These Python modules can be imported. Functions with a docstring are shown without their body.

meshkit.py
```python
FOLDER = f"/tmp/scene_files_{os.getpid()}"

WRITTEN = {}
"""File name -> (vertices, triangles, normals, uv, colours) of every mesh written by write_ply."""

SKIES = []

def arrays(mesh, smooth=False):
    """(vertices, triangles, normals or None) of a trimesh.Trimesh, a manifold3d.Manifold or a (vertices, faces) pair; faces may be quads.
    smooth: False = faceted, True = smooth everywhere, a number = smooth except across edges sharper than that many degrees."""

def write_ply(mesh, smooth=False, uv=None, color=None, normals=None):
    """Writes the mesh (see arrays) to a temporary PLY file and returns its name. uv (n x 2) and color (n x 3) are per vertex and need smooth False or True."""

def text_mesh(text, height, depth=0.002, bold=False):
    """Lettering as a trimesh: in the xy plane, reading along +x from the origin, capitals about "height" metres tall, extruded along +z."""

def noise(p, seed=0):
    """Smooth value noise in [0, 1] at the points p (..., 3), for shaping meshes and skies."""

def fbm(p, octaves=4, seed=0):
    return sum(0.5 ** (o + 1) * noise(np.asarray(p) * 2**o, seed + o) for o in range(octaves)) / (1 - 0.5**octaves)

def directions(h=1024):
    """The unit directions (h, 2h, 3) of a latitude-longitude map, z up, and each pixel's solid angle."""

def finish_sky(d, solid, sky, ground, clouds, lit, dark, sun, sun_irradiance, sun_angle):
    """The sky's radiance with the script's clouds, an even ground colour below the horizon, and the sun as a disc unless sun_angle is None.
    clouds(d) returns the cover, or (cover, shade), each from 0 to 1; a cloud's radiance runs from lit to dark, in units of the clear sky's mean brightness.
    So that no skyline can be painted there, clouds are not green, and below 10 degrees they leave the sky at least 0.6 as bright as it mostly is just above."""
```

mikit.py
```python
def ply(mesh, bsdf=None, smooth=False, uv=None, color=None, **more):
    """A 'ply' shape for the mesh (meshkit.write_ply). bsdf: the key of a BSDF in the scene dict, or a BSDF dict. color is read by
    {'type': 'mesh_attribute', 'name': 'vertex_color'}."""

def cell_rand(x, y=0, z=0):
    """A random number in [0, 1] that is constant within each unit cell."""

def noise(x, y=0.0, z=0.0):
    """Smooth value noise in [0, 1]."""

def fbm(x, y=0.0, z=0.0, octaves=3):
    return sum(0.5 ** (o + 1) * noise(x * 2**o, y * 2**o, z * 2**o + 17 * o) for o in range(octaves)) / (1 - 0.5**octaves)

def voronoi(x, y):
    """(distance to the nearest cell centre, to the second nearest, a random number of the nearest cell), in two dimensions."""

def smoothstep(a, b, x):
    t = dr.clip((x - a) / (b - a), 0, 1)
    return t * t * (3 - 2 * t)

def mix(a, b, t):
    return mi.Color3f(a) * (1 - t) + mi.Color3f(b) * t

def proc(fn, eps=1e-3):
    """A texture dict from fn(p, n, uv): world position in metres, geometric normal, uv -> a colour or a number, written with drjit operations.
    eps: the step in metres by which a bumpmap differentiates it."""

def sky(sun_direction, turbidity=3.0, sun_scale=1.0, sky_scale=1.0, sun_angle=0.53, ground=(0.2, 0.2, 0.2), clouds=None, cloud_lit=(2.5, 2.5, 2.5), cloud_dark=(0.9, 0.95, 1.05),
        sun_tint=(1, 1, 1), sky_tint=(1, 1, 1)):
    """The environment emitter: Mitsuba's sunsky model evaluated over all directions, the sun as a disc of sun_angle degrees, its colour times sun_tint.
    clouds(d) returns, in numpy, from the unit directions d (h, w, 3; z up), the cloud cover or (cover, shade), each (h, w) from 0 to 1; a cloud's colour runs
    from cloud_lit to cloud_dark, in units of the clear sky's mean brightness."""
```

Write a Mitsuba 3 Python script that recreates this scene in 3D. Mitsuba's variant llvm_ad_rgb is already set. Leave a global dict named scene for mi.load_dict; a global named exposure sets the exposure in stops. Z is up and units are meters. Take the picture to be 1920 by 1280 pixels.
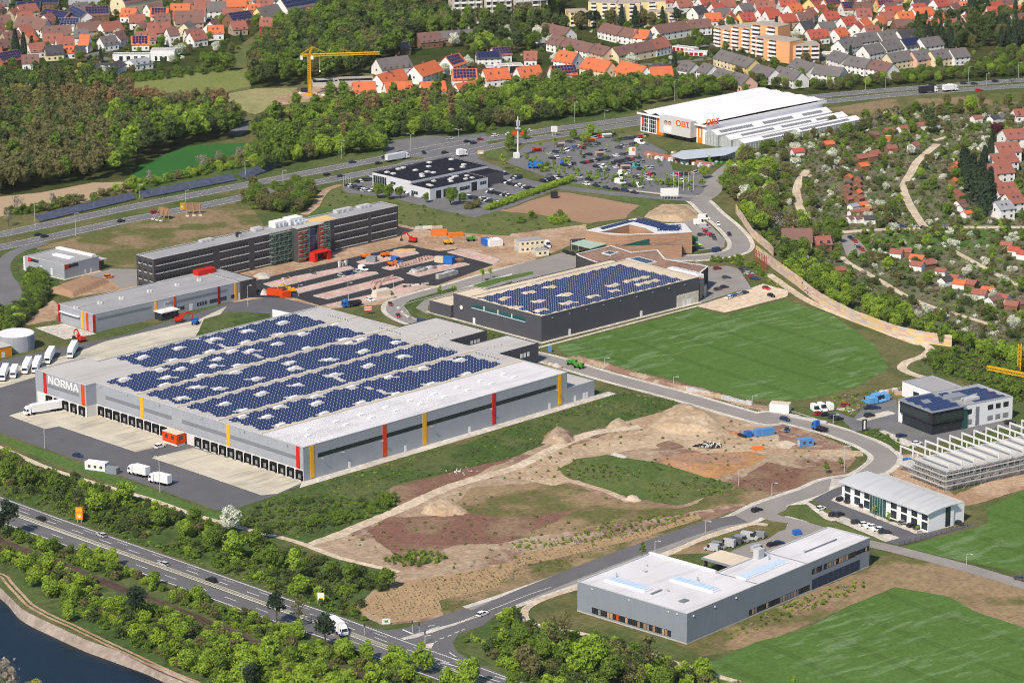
import math, random, re
import numpy as np, trimesh, drjit as dr, mitsuba as mi, mikit, meshkit
from mikit import noise, fbm, voronoi, cell_rand, smoothstep, mix
import shapely
from shapely.geometry import Polygon, LineString, Point
from shapely.ops import unary_union
T = mi.ScalarTransform4f
random.seed(7); RS = np.random.RandomState(11)
# ---------------------------------------------------------------- camera, light, exposure
F, PITCH, ROLL, H = 5936.0, math.radians(15.41), math.radians(-0.15), 350.0
D0 = H / math.tan(PITCH)
_c, _s = math.cos(PITCH), math.sin(PITCH)
FW = np.array([0, _c, -_s]); _up = np.array([0, _s, _c]); _rt = np.array([1.0, 0, 0])
RT = math.cos(ROLL) * _rt + math.sin(ROLL) * _up; UP = -math.sin(ROLL) * _rt + math.cos(ROLL) * _up
CAM = np.array([0, -D0, H])
scene, labels = {}, {}
scene['camera'] = {'type': 'perspective', 'fov': math.degrees(2 * math.atan(960 / F)), 'fov_axis': 'x', 'near_clip': 50.0, 'far_clip': 9000.0,
                   'to_world': T().look_at(origin=CAM.tolist(), target=(CAM + FW).tolist(), up=UP.tolist())}
scene['sky'] = mikit.sky((-5.6, -10.4, 11.6), turbidity=3, ground=(0.12, 0.13, 0.09), sun_tint=(.93, .985, 1.13))
exposure = 1.88


def G(px, py, z=0.0):
    """Author's survey of the photograph: the place on the level z that lies under a pixel of the 1920 x 1280 photograph."""
    d = (px - 960) / F * RT - (py - 640) / F * UP + FW
    t = (z - H) / d[2]
    return np.array([d[0] * t, d[1] * t - D0])


def PX(x, y, z=0.0):
    d = np.array([x, y, z]) - CAM
    w = d @ FW
    return 960 + F * (d @ RT) / w, 640 - F * (d @ UP) / w


def P(s, z=0.0):
    """'@cr x,y x,y': survey points read in the 4x enlargement of tile (column c, row r); '@@' in whole-photo pixels."""
    out, o, k = [], (0, 0), 1.0
    for tok in s.split():
        if tok == '@@':
            o, k = (0, 0), 1.0
        elif tok[0] == '@':
            o, k = (480 * int(tok[1]), 320 * int(tok[2])), 4.0
        else:
            x, y = tok.split(',')
            out.append(G(o[0] + float(x) / k, o[1] + float(y) / k, z))
    return np.array(out)


# ---------------------------------------------------------------- naming and entries
_used = {}


def nm(name):
    n = _used.get(name, 0); _used[name] = n + 1
    return name if n == 0 else f'{name}_{n:03d}'


def tag(key, label=None, cat=None, group=None, kind=None):
    d = labels.setdefault(key, {})
    for k, v in (('label', label), ('category', cat), ('group', group), ('kind', kind)):
        if v: d[k] = v
    return key


def thing(name, label=None, cat=None, group=None):
    k = nm(name); tag(k, label, cat, group)
    return k


def put(name, mesh, mat, parent=None, label=None, cat=None, group=None, kind=None, smooth=False, tw=None, color=None):
    """One entry of the scene; mesh is an M, a Trimesh or a ply dict to reuse."""
    key = nm(f'{parent}__{name}' if parent else name)
    if isinstance(mesh, dict):
        d = dict(mesh)
    else:
        if isinstance(mesh, M): mesh = mesh.get()
        d = mikit.ply(mesh, 'm_' + mat, smooth=smooth, color=color)
    if mat: d['bsdf'] = {'type': 'ref', 'id': 'm_' + mat}
    if tw is not None: d['to_world'] = tw
    scene[key] = d
    if label or cat or group or kind: tag(key, label, cat, group, kind)
    return key


def ordinal(n):
    w = ['', 'first', 'second', 'third', 'fourth', 'fifth', 'sixth', 'seventh', 'eighth', 'ninth', 'tenth', 'eleventh', 'twelfth']
    if n < len(w): return w[n]
    return f"{n}{'th' if 10 < n % 100 < 14 else {1: 'st', 2: 'nd', 3: 'rd'}.get(n % 10, 'th')}"


def rank(items, what):
    """items: (key, px, text): alike things of one place get their place from the left in that row."""
    by = {}
    for k, x, t in items: by.setdefault(t, []).append((x, k))
    for t, l in by.items():
        l.sort()
        for i, (x, k) in enumerate(l):
            labels[k]['label'] = (f'{t} {what}' if len(l) == 1 else f'{t} {what}, {ordinal(i + 1)} such from the left')
            labels[k]['label'] = ' '.join(labels[k]['label'].replace(' ,', ',').split())
            if len(labels[k]['label'].split()) > 16: labels[k]['label'] = labels[k]['label'].replace(' such from the left', ' from left')


# ---------------------------------------------------------------- mesh builder
class Fr:
    """A frame on the ground: origin, direction of u; v lies to the left of u."""
    def __init__(s, o, a):
        s.o = np.array(o[:2], float); s.a = a
        s.u = np.array([math.cos(a), math.sin(a)]); s.v = np.array([-s.u[1], s.u[0]])

    def p(s, u, v): return s.o + u * s.u + v * s.v
    def P(s, u, v, z): return np.array([*(s.o + u * s.u + v * s.v), z])

    def inv(s, q): d = np.asarray(q)[:2] - s.o; return float(d @ s.u), float(d @ s.v)
    def sub(s, u, v, da=0.0): return Fr(s.p(u, v), s.a + da)
    def tw(s, z=0.0): return T().translate([float(s.o[0]), float(s.o[1]), float(z)]).rotate([0, 0, 1], math.degrees(s.a))


def two(A, B):
    A, B = np.asarray(A), np.asarray(B)
    return Fr(A, math.atan2(*(B - A)[::-1])), float(np.linalg.norm(B - A))


W0 = Fr((0, 0), 0)


class M:
    def __init__(s): s.v, s.f, s.n = [], [], 0

    def add(s, v, f):
        s.v.append(np.asarray(v, float)); s.f.append(np.asarray(f, int) + s.n); s.n += len(v)
        return s

    def get(s):
        return trimesh.Trimesh(np.vstack(s.v), np.vstack(s.f), process=False)

    def quad(s, a, b, c, d): return s.add([a, b, c, d], [[0, 1, 2], [0, 2, 3]])
    def tri(s, a, b, c): return s.add([a, b, c], [[0, 1, 2]])

    def box(s, fr, u0, u1, v0, v1, z0, z1, bottom=False):
        p = [fr.P(u, v, z) for z in (z0, z1) for u, v in ((u0, v0), (u1, v0), (u1, v1), (u0, v1))]
        f = [[4, 5, 6], [4, 6, 7], [0, 1, 5], [0, 5, 4], [1, 2, 6], [1, 6, 5], [2, 3, 7], [2, 7, 6], [3, 0, 4], [3, 4, 7]]
        if bottom: f += [[0, 2, 1], [0, 3, 2]]
        return s.add(p, f)

    def prism(s, poly, z0, z1, sides=True):
        if not isinstance(poly, (Polygon, shapely.MultiPolygon)): poly = Polygon(poly)
        if not poly.is_valid: poly = poly.buffer(0)
        for g in (poly.geoms if hasattr(poly, 'geoms') else [poly]):
            if g.geom_type != 'Polygon': continue
            if g.is_empty or g.area < 1e-6: continue
            g = shapely.geometry.polygon.orient(g)
            v, f = trimesh.creation.triangulate_polygon(g, engine='earcut')
            a, b = v[f[:, 1]] - v[f[:, 0]], v[f[:, 2]] - v[f[:, 0]]; c = a[:, 0] * b[:, 1] - a[:, 1] * b[:, 0]
            f = np.where((c < 0)[:, None], f[:, ::-1], f)
            s.add(np.c_[v, np.full(len(v), z1)], f)
            if sides:
                for r in [g.exterior, *g.interiors]:
                    q = np.array(r.coords)[:-1]; n = len(q); i = np.arange(n); j = (i + 1) % n
                    s.add(np.vstack([np.c_[q, np.full(n, z0)], np.c_[q, np.full(n, z1)]]), np.vstack([np.c_[i, j, j + n], np.c_[i, j + n, i + n]]))
        return s

    def cyl(s, p0, p1, r0, r1=None, n=8, cap=True):
        p0, p1 = np.asarray(p0, float), np.asarray(p1, float); r1 = r0 if r1 is None else r1
        z = (p1 - p0) / np.linalg.norm(p1 - p0)
        x = np.cross(z, [0, 0, 1.0] if abs(z[2]) < .9 else [1.0, 0, 0]); x /= np.linalg.norm(x); y = np.cross(z, x)
        a = np.arange(n) * 2 * np.pi / n
        ring = np.cos(a)[:, None] * x + np.sin(a)[:, None] * y
        i = np.arange(n); j = (i + 1) % n
        f = np.vstack([np.c_[i, j, j + n], np.c_[i, j + n, i + n]])
        v = np.vstack([p0 + r0 * ring, p1 + r1 * ring])
        if cap:
            v = np.vstack([v, p0, p1]); f = np.vstack([f, np.c_[j, i, i * 0 + 2 * n], np.c_[i + n, j + n, i * 0 + 2 * n + 1]])
        return s.add(v, f)

    def bar(s, a, b, w=.1):
        return s.cyl(a, b, w * .6, n=4, cap=False)

    def gable(s, fr, u0, u1, v0, v1, z0, ze, zr):
        """Walls of a house with gables at both ends of u."""
        vm = (v0 + v1) / 2
        p = [fr.P(u, v, z) for u in (u0, u1) for v, z in ((v0, z0), (v1, z0), (v1, ze), (vm, zr), (v0, ze))]
        return s.add(p, [[0, 2, 1], [0, 4, 2], [4, 3, 2], [5, 6, 7], [5, 7, 9], [9, 7, 8], [0, 5, 9], [0, 9, 4], [1, 2, 7], [1, 7, 6]])

    def roof(s, fr, u0, u1, v0, v1, ze, zr, oh=.4, t=.22):
        """Two roof slabs with overhang and thickness over the gable walls."""
        vm = (v0 + v1) / 2; k = (zr - ze) / (vm - v0); zo = ze - oh * k + .06; zr += .06
        u0 -= oh; u1 += oh; a0, a1 = v0 - oh, v1 + oh
        p = [fr.P(u, v, z + d) for d in (0, t) for u in (u0, u1) for v, z in ((a0, zo), (vm, zr), (a1, zo))]
        # 0-2 u0 bottom, 3-5 u1 bottom, 6-8 u0 top, 9-11 u1 top
        return s.add(p, [[6, 9, 10], [6, 10, 7], [7, 10, 11], [7, 11, 8], [0, 3, 9], [0, 9, 6], [2, 8, 11], [2, 11, 5], [0, 6, 7], [0, 7, 1], [1, 7, 8], [1, 8, 2],
                         [3, 10, 9], [3, 4, 10], [4, 11, 10], [4, 5, 11], [0, 1, 4], [0, 4, 3], [1, 2, 5], [1, 5, 4]])


# ---------------------------------------------------------------- materials
def lin(h):
    """'rrggbb' as it looks in daylight to a base colour."""
    return [((int(h[i:i + 2], 16) / 255) ** 2.2) for i in (0, 2, 4)]


def flat(name, rgb, rough=None, **kw):
    if rough is None:
        scene['m_' + name] = {'type': 'twosided', 'b': {'type': 'diffuse', 'reflectance': {'type': 'rgb', 'value': list(rgb)}}}
    else:
        scene['m_' + name] = {'type': 'twosided', 'b': {'type': 'principled', 'base_color': {'type': 'rgb', 'value': list(rgb)}, 'roughness': rough, **kw}}


def tex(name, fn, rough=None, **kw):
    t = mikit.proc(fn)
    if rough is None:
        scene['m_' + name] = {'type': 'twosided', 'b': {'type': 'diffuse', 'reflectance': t}}
    else:
        scene['m_' + name] = {'type': 'twosided', 'b': {'type': 'principled', 'base_color': t, 'roughness': rough, **kw}}


def blotch(a, b, c, s1, s2, lo=.35, hi=.65, k=.5):
    """Two tones in patches of s1 metres, with a third speckled through at s2 metres."""
    def fn(p, n, uv):
        t = smoothstep(lo, hi, fbm(p.x / s1, p.y / s1, 3.1, 4))
        u = fbm(p.x / s2 + 40, p.y / s2, 1.7, 3)
        col = mix(a, b, t)
        return mix(col, c, k * smoothstep(.45, .75, u)) * (.8 + .4 * noise(p.x * 1.1, p.y * 1.1, p.z))
    return fn


tex('ground_rough', blotch((.088, .120, .040), (.150, .145, .065), (.06, .085, .03), 22, 5))
tex('ground_meadow', blotch((.090, .145, .042), (.135, .155, .058), (.065, .10, .032), 30, 5))
tex('ground_bank', blotch((.072, .118, .036), (.110, .138, .052), (.048, .075, .026), 14, 3, k=.7))
tex('ground_lawn', blotch((.085, .155, .040), (.095, .165, .045), (.11, .15, .05), 18, 4, k=.35))
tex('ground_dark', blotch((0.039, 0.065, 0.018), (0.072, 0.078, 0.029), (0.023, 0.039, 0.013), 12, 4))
tex('ground_dry', blotch((.26, .195, .115), (.115, .130, .045), (.19, .14, .08), 14, 3, .42, .62))
tex('ground_pale', blotch((.200, .230, .075), (.150, .210, .062), (.23, .23, .10), 40, 9, k=.5))
tex('ground_straw', blotch((.32, .30, .15), (.26, .26, .11), (.20, .22, .08), 40, 7))
tex('ground_dirt', blotch((.46, .33, .225), (.36, .235, .15), (.52, .42, .31), 10, 2.5))
tex('ground_sand', blotch((.50, .385, .26), (.40, .29, .19), (.56, .47, .35), 12, 3))
tex('ground_orange', blotch((.43, .24, .11), (.37, .235, .16), (.32, .19, .14), 9, 3))
tex('ground_lot', blotch((.38, .28, .195), (.25, .155, .115), (.46, .38, .28), 16, 3, .38, .62, .8))
tex('ground_lot_red', blotch((.215, .120, .088), (.27, .19, .125), (.17, .095, .07), 14, 3))
tex('ground_garden', blotch((.150, .155, .090), (.095, .118, .055), (.20, .18, .13), 9, 2.5, .38, .62, .7))
tex('ground_weedy', blotch((.30, .22, .13), (.13, .135, .05), (.24, .16, .11), 15, 3.5, .40, .6))


def planted(p, n, uv):
    a = mix((.42, .30, .175), (.36, .25, .14), fbm(p.x / 9, p.y / 9, 0, 3))
    return a * (.85 + .3 * noise(p.x * 1.3, p.y * 1.3))


tex('ground_slope', planted)


def soil(p, n, uv):
    r = .5 + .5 * dr.sin((p.x * .82 + p.y * .57) * 2.6)
    a = mix((.37, .235, .155), (.31, .195, .125), fbm(p.x / 25, p.y / 25, 0, 3))
    return a * (.93 + .10 * r + .1 * noise(p.x, p.y))


tex('ground_soil', soil)


def soil_tan(p, n, uv):
    r = .5 + .5 * dr.sin((p.x * .22 + p.y * .97) * 1.8)
    return mix((.45, .345, .235), (.39, .29, .19), fbm(p.x / 30, p.y / 30, 0, 3)) * (.94 + .08 * r + .06 * noise(p.x, p.y))


tex('ground_soil_tan', soil_tan)


def crop(p, n, uv):
    q = p.x * .8 + p.y * .6; r = p.y * .8 - p.x * .6
    a = fbm(p.x / 45, p.y / 45, 2, 3)
    w = fbm(q / 11 + fbm(p.x / 12, p.y / 12, 0, 3) * 1.6, r / 2.6 + fbm(p.x / 9 + 5, p.y / 9, 0, 2) * 1.5, 5, 5)
    col = mix((.078, .150, .034), (.100, .185, .048), a)
    col = mix(col, (.165, .255, .115), .75 * smoothstep(.50, .74, w) * smoothstep(.38, .62, fbm(p.x / 38 + 9, p.y / 38, 4, 3)))
    tr = dr.abs((q + 5 * fbm(p.x / 60, p.y / 60, 8, 2)) / 21 - dr.round((q + 5 * fbm(p.x / 60, p.y / 60, 8, 2)) / 21))
    return col * (1 - .14 * smoothstep(.045, .02, dr.abs(tr - .04))) * (.88 + .24 * noise(p.x * 1.2, p.y * 1.2))


tex('ground_crop', crop)
tex('ground_field', lambda p, n, uv: mix((.030, .125, .030), (.045, .150, .036), fbm(p.x / 30, p.y / 30, 0, 3)))


def asphalt(base, v=.16):
    def fn(p, n, uv):
        t = fbm(p.x / 7, p.y / 7, 0, 4)
        return mi.Color3f(base) * (1 - v + 2 * v * t) * (.94 + .12 * noise(p.x * 2.3, p.y * 2.3))
    return fn


tex('asphalt_old', asphalt((.175, .178, .185)))
tex('asphalt_road', asphalt((.29, .275, .26), .12))
tex('asphalt_new', asphalt((.050, .052, .060)))
tex('asphalt_yard', asphalt((.135, .138, .150), .12))
tex('asphalt_highway', asphalt((.150, .150, .156), .12))


def slabs(p, n, uv):
    u = (p.x + p.y) * .7071; v = (p.y - p.x) * .7071
    j = dr.minimum(dr.abs(u / 6 - dr.round(u / 6)), dr.abs(v / 6 - dr.round(v / 6)))
    c = mix((.62, .58, .47), (.52, .485, .39), fbm(p.x / 9, p.y / 9, 0, 4))
    st = fbm(u / 14, v / 2.2, 3, 3)
    c = c * (1 - .22 * smoothstep(.52, .75, st))
    return c * (.86 + .14 * smoothstep(.012, .03, j)) * (.93 + .14 * cell_rand(dr.floor(u / 6 + .5), dr.floor(v / 6 + .5)))


tex('concrete_slab', slabs)
tex('concrete_pale', blotch((.60, .565, .50), (.50, .47, .41), (.66, .63, .57), 8, 2))
tex('paving_pink', blotch((.60, .43, .375), (.52, .36, .31), (.64, .51, .43), 7, 2))
tex('gravel_cream', blotch((.62, .52, .39), (.52, .43, .31), (.68, .60, .48), 7, 2))
tex('gravel_beige', blotch((.70, .57, .43), (.62, .50, .36), (.74, .63, .50), 12, 3))
tex('rail_gravel', blotch((.085, .060, .055), (.12, .085, .075), (.06, .045, .04), 6, 2))
flat('kerb', (.52, .50, .46)); flat('line_white', (.74, .74, .72))
flat('white', (.78, .78, .78)); flat('white_paint', (.75, .76, .78), .5); flat('grey', (.33, .34, .36)); flat('dark', (.035, .036, .042)); flat('black', (.012, .012, .014))
flat('steel', (.42, .43, .45), .4, metallic=.6); flat('glass_dark', (.02, .028, .036), .12, specular=.6); flat('red', (.55, .028, .022)); flat('orange', (.75, .20, .035))
flat('yellow', (.80, .42, .02)); flat('red_dark', (.36, .012, .02)); flat('orange_red', (.66, .07, .012)); flat('blue', (.03, .15, .50)); flat('wood', (.42, .29, .17)); flat('green', (.08, .30, .05))
flat('grey_blue', (.245, .275, .315)); flat('concrete', (.47, .45, .41)); flat('brick', (.40, .17, .11)); flat('timber', (.44, .27, .165)); flat('pallet_pink', (.55, .38, .32))
scene['m_paint'] = {'type': 'twosided', 'b': {'type': 'principled', 'base_color': {'type': 'mesh_attribute', 'name': 'vertex_color'}, 'roughness': .32, 'clearcoat': .6, 'clearcoat_gloss': .9}}
scene['m_matt'] = {'type': 'twosided', 'b': {'type': 'diffuse', 'reflectance': {'type': 'mesh_attribute', 'name': 'vertex_color'}}}


def ripple(p, n, uv):
    return .03 * fbm(p.x / 2.5, p.y / 2.5, 0, 3)


scene['m_water_skin'] = {'type': 'twosided', 'b': {'type': 'bumpmap', 'arbitrary': mikit.proc(ripple, .2), 'scale': 1.0,
                       'b': {'type': 'principled', 'base_color': {'type': 'rgb', 'value': [.003, .012, .024]}, 'roughness': .22, 'specular': .14}}}
# ---------------------------------------------------------------- the ground: flat sheets, one above the other
_lev = []
HARD = ('road', 'highway', 'slip_road', 'path', 'yard', 'car_park', 'forecourt', 'track', 'parking_bay', 'pavement', 'lot', 'railway_bed')
BLOCK = []


def level(poly):
    n = 1 + max((l for q, l in _lev if q.intersects(poly)), default=0)
    _lev.append((poly, n))
    return n


def sheet(name, mat, poly, z=None, kind='structure', cut=None):
    if not isinstance(poly, (Polygon, shapely.MultiPolygon)): poly = Polygon(poly)
    poly = poly.buffer(0)
    if cut is not None: poly = poly.difference(cut)
    if name in NATURAL: poly = ragged(poly, NATURAL[name])
    if z is None: z = .005 * level(poly)
    if name in HARD: BLOCK.append(poly)
    return put(name, M().prism(poly, 0, z, sides=False), mat, kind=kind)


NATURAL = {'meadow': 1.6, 'bare_soil': 2.2, 'weeds': 2.4, 'sand': 2.0, 'slope': 1.3, 'embankment': 1.2, 'building_land': 1.4, 'field': 1.0, 'crop_field': .8, 'verge': .5, 'track': .6, 'woodland_floor': 2.0, 'building_site': 2, 'allotment_ground': 2, 'path': .25, 'lawn': .6, 'lot': .5}


def ragged(pg, amp):
    """Frays the outline of grown or dug ground."""
    out = []
    for g in (pg.geoms if hasattr(pg, 'geoms') else [pg]):
        if g.geom_type != 'Polygon': continue
        r = g.exterior.segmentize(1.6 if amp > .4 else 2.5); q = np.array(r.coords)[:-1, :2]
        for sc, k in ((9.0, 1.6), (2.6, .7)):
            n3 = np.c_[q / sc, np.zeros(len(q))]; q = q + amp * k * np.c_[meshkit.fbm(n3, 3, 4) - .5, meshkit.fbm(n3 + 31.7, 3, 8) - .5]
        p2 = Polygon(q).buffer(0)
        out += list(p2.geoms) if hasattr(p2, 'geoms') else [p2]
    return shapely.MultiPolygon([o for o in out if o.area > .5])


def line(s, w):
    p = P(s) if isinstance(s, str) else s
    return LineString(smooth_line(p)).buffer(w / 2, cap_style=2, join_style=1)


def smooth_line(p, n=6):
    """Catmull-Rom through the points."""
    p = np.asarray(p); q = np.vstack([2 * p[0] - p[1], p, 2 * p[-1] - p[-2]]); out = []
    for i in range(1, len(q) - 2):
        for t in np.arange(n) / n:
            a, b, c, d = q[i - 1:i + 3]
            out.append(.5 * (2 * b + (c - a) * t + (2 * a - 5 * b + 4 * c - d) * t * t + (3 * b - a - 3 * c + d) * t ** 3))
    return np.vstack([out, p[-1:]])


def off(p, d):
    """The line p shifted by d to its left."""
    p = np.asarray(p); t = np.gradient(p, axis=0); t /= np.linalg.norm(t, axis=1, keepdims=True)
    return p + d * np.c_[-t[:, 1], t[:, 0]]


WATER = Polygon(P('@@ -90,1055 0,1108 40,1149 101,1180 158,1206 215,1227 279,1251 340,1279 420,1312 470,1345 300,1345 120,1300 -20,1262 -160,1230'))
BASE = Polygon([(-1500, -700), (1500, -700), (1900, 3600), (-1900, 3600)])
BANKTOP = Polygon(P('@@ -90,1046 0,1101 42,1141 104,1172 160,1198 217,1218 281,1241 343,1269 424,1302 480,1345 300,1348 120,1304 -20,1266 -160,1232'))
sheet('ground', 'ground_rough', BASE.difference(BANKTOP), z=0.0)
# canal: water 2.6 m down, sloping concrete lining
sheet('water', 'water_skin', WATER.buffer(2), z=-2.6)
_b = M()
_o = np.array(BANKTOP.exterior.coords)[:10]; _i = np.array(WATER.exterior.coords)[:10]
_o, _i = smooth_line(_o), smooth_line(_i)
for a in range(len(_o) - 1):
    _b.quad([*_i[a], -2.7], [*_i[a + 1], -2.7], [*_o[a + 1], .02], [*_o[a], .02])
tex('lining', blotch((.34, .29, .25), (.27, .225, .19), (.40, .36, .32), 5, 1.5))
put('canal_bank', _b, 'lining', kind='structure')
_b = M(); _o2, _i2 = np.array(BANKTOP.exterior.coords)[9:-1], np.array(WATER.exterior.coords)[9:-1]
_n = min(len(_o2), len(_i2))
for a in range(_n - 1): _b.quad([*_o2[a], .02], [*_o2[a + 1], .02], [*_i2[a + 1], -2.7], [*_i2[a], -2.7])
put('canal_bank', _b, 'ground_bank', kind='structure')

# far land
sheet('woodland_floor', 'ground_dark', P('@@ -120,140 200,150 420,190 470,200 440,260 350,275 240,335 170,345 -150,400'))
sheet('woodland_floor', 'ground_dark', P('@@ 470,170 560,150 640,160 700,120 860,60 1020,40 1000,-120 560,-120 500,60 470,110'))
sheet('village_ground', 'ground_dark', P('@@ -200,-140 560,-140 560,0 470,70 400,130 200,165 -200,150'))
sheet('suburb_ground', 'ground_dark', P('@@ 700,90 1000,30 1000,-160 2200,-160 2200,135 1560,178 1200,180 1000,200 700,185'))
sheet('field', 'ground_pale', P('@00 800,640 900,590 1850,515 1880,650 1640,700 1000,700'))
sheet('field', 'ground_meadow', P('@00 1760,350 1920,320 @10 60,340 20,480 @00 1780,500'))
sheet('field', 'ground_straw', P('@00 1600,720 1920,665 @10 310,660 240,720 150,760 60,830 0,860 @00 1700,790'))
sheet('field', 'ground_field', P('@@ 238,340 262,310 350,274 462,268 440,290 400,300 350,330 300,345'))
sheet('field', 'ground_soil_tan', P('@01 -300,220 0,195 300,165 700,90 920,85 1230,75 1190,125 900,160 600,240 0,345 -300,400'))
sheet('building_site', 'ground_dirt', P('@10 130,740 330,680 520,640 880,640 720,720 420,760 100,800'))
sheet('meadow', 'ground_dry', P('@01 200,600 560,500 1000,390 1330,310 1760,230 1780,290 1920,300 @11 0,300 50,420 -300,640 @01 1020,740 760,690 700,640 470,570'))
sheet('meadow', 'ground_meadow', P('@11 330,350 470,250 590,120 900,130 1100,200 1780,290 @21 0,310 620,390 560,410 0,480 @11 1700,490 1400,440 1070,400 1000,300'))
sheet('path', 'ground_dirt', line('@11 640,105 540,140 480,200 440,270 360,330', 4))
sheet('field', 'ground_soil', P('@21 -40,290 330,165 420,165 950,260 840,360 560,395 200,330 -60,305 -150,290'))
sheet('verge', 'ground_meadow', P('@21 330,160 440,95 1020,195 1080,240 990,345 900,330 960,260 700,200 420,162'))
sheet('meadow', 'ground_dry', P('@30 400,820 900,745 1300,740 1860,690 2100,700 2100,815 1400,850 900,890 560,900'))
sheet('allotment_ground', 'ground_garden', P('@@ 1395,270 1600,222 1920,205 2000,200 2000,720 1860,660 1790,650 1700,620 1560,545 1470,480 1440,445 1395,380 1370,330'))
sheet('lawn', 'ground_lawn', P('@31 600,485 1820,435 1870,560 1500,592 1100,612 750,612 690,560'))
# building land
sheet('building_land', 'ground_dirt', P('@11 -1000,900 -1060,860 -760,830 -600,700 0,700 560,600 1070,400 1300,450 1900,490 @21 0,475 560,402 550,520 430,560 100,700 @11 1900,740 1500,870 1000,1000 500,1040 300,1000 0,1000'))
sheet('sand', 'ground_sand', P('@21 990,350 1110,250 1330,255 1430,350 1280,392 1120,385'))
sheet('building_land', 'ground_dirt', P('@01 340,900 560,950 1020,880 1020,860 700,720 620,790 0,1080 100,1180 420,1120 440,1010'))
sheet('forecourt', 'asphalt_road', P('@01 650,790 830,735 1030,740 1030,860 900,880 840,820'))
sheet('soil_heap_top', 'ground_soil', P('@01 345,890 640,795 830,830 540,950'))
sheet('verge', 'ground_bank', P('@@ -60,560 20,530 30,470 60,455 100,500 120,550 40,600 -60,610'))
# yard of the big warehouse
sheet('yard', 'asphalt_yard', P('@@ -120,690 0,676 80,658 230,628 430,568 515,555 600,575 640,640 580,904 515,929 433,955 403,955 114,851 0,810 -140,762'))
sheet('yard', 'concrete_slab', P('@@ 17,779 46,770 84,742 190,770 335,815 318,830 292,838 254,847 111,799 84,804'))
sheet('yard', 'concrete_slab', P('@@ 284,858 362,839 572,902 520,925 490,928 380,890'))
sheet('yard', 'concrete_slab', P('@@ -60,745 -60,700 70,680 140,662 196,640 372,599 425,574 380,632 200,672 120,690'))
sheet('lawn', 'ground_bank', P('@@ 366,632 383,598 430,584 505,588 512,604 475,612'))
sheet('verge', 'ground_lawn', P('@@ -140,768 0,814 114,855 403,961 440,960 425,985 395,972 100,868 0,826 -150,782'))
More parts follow.
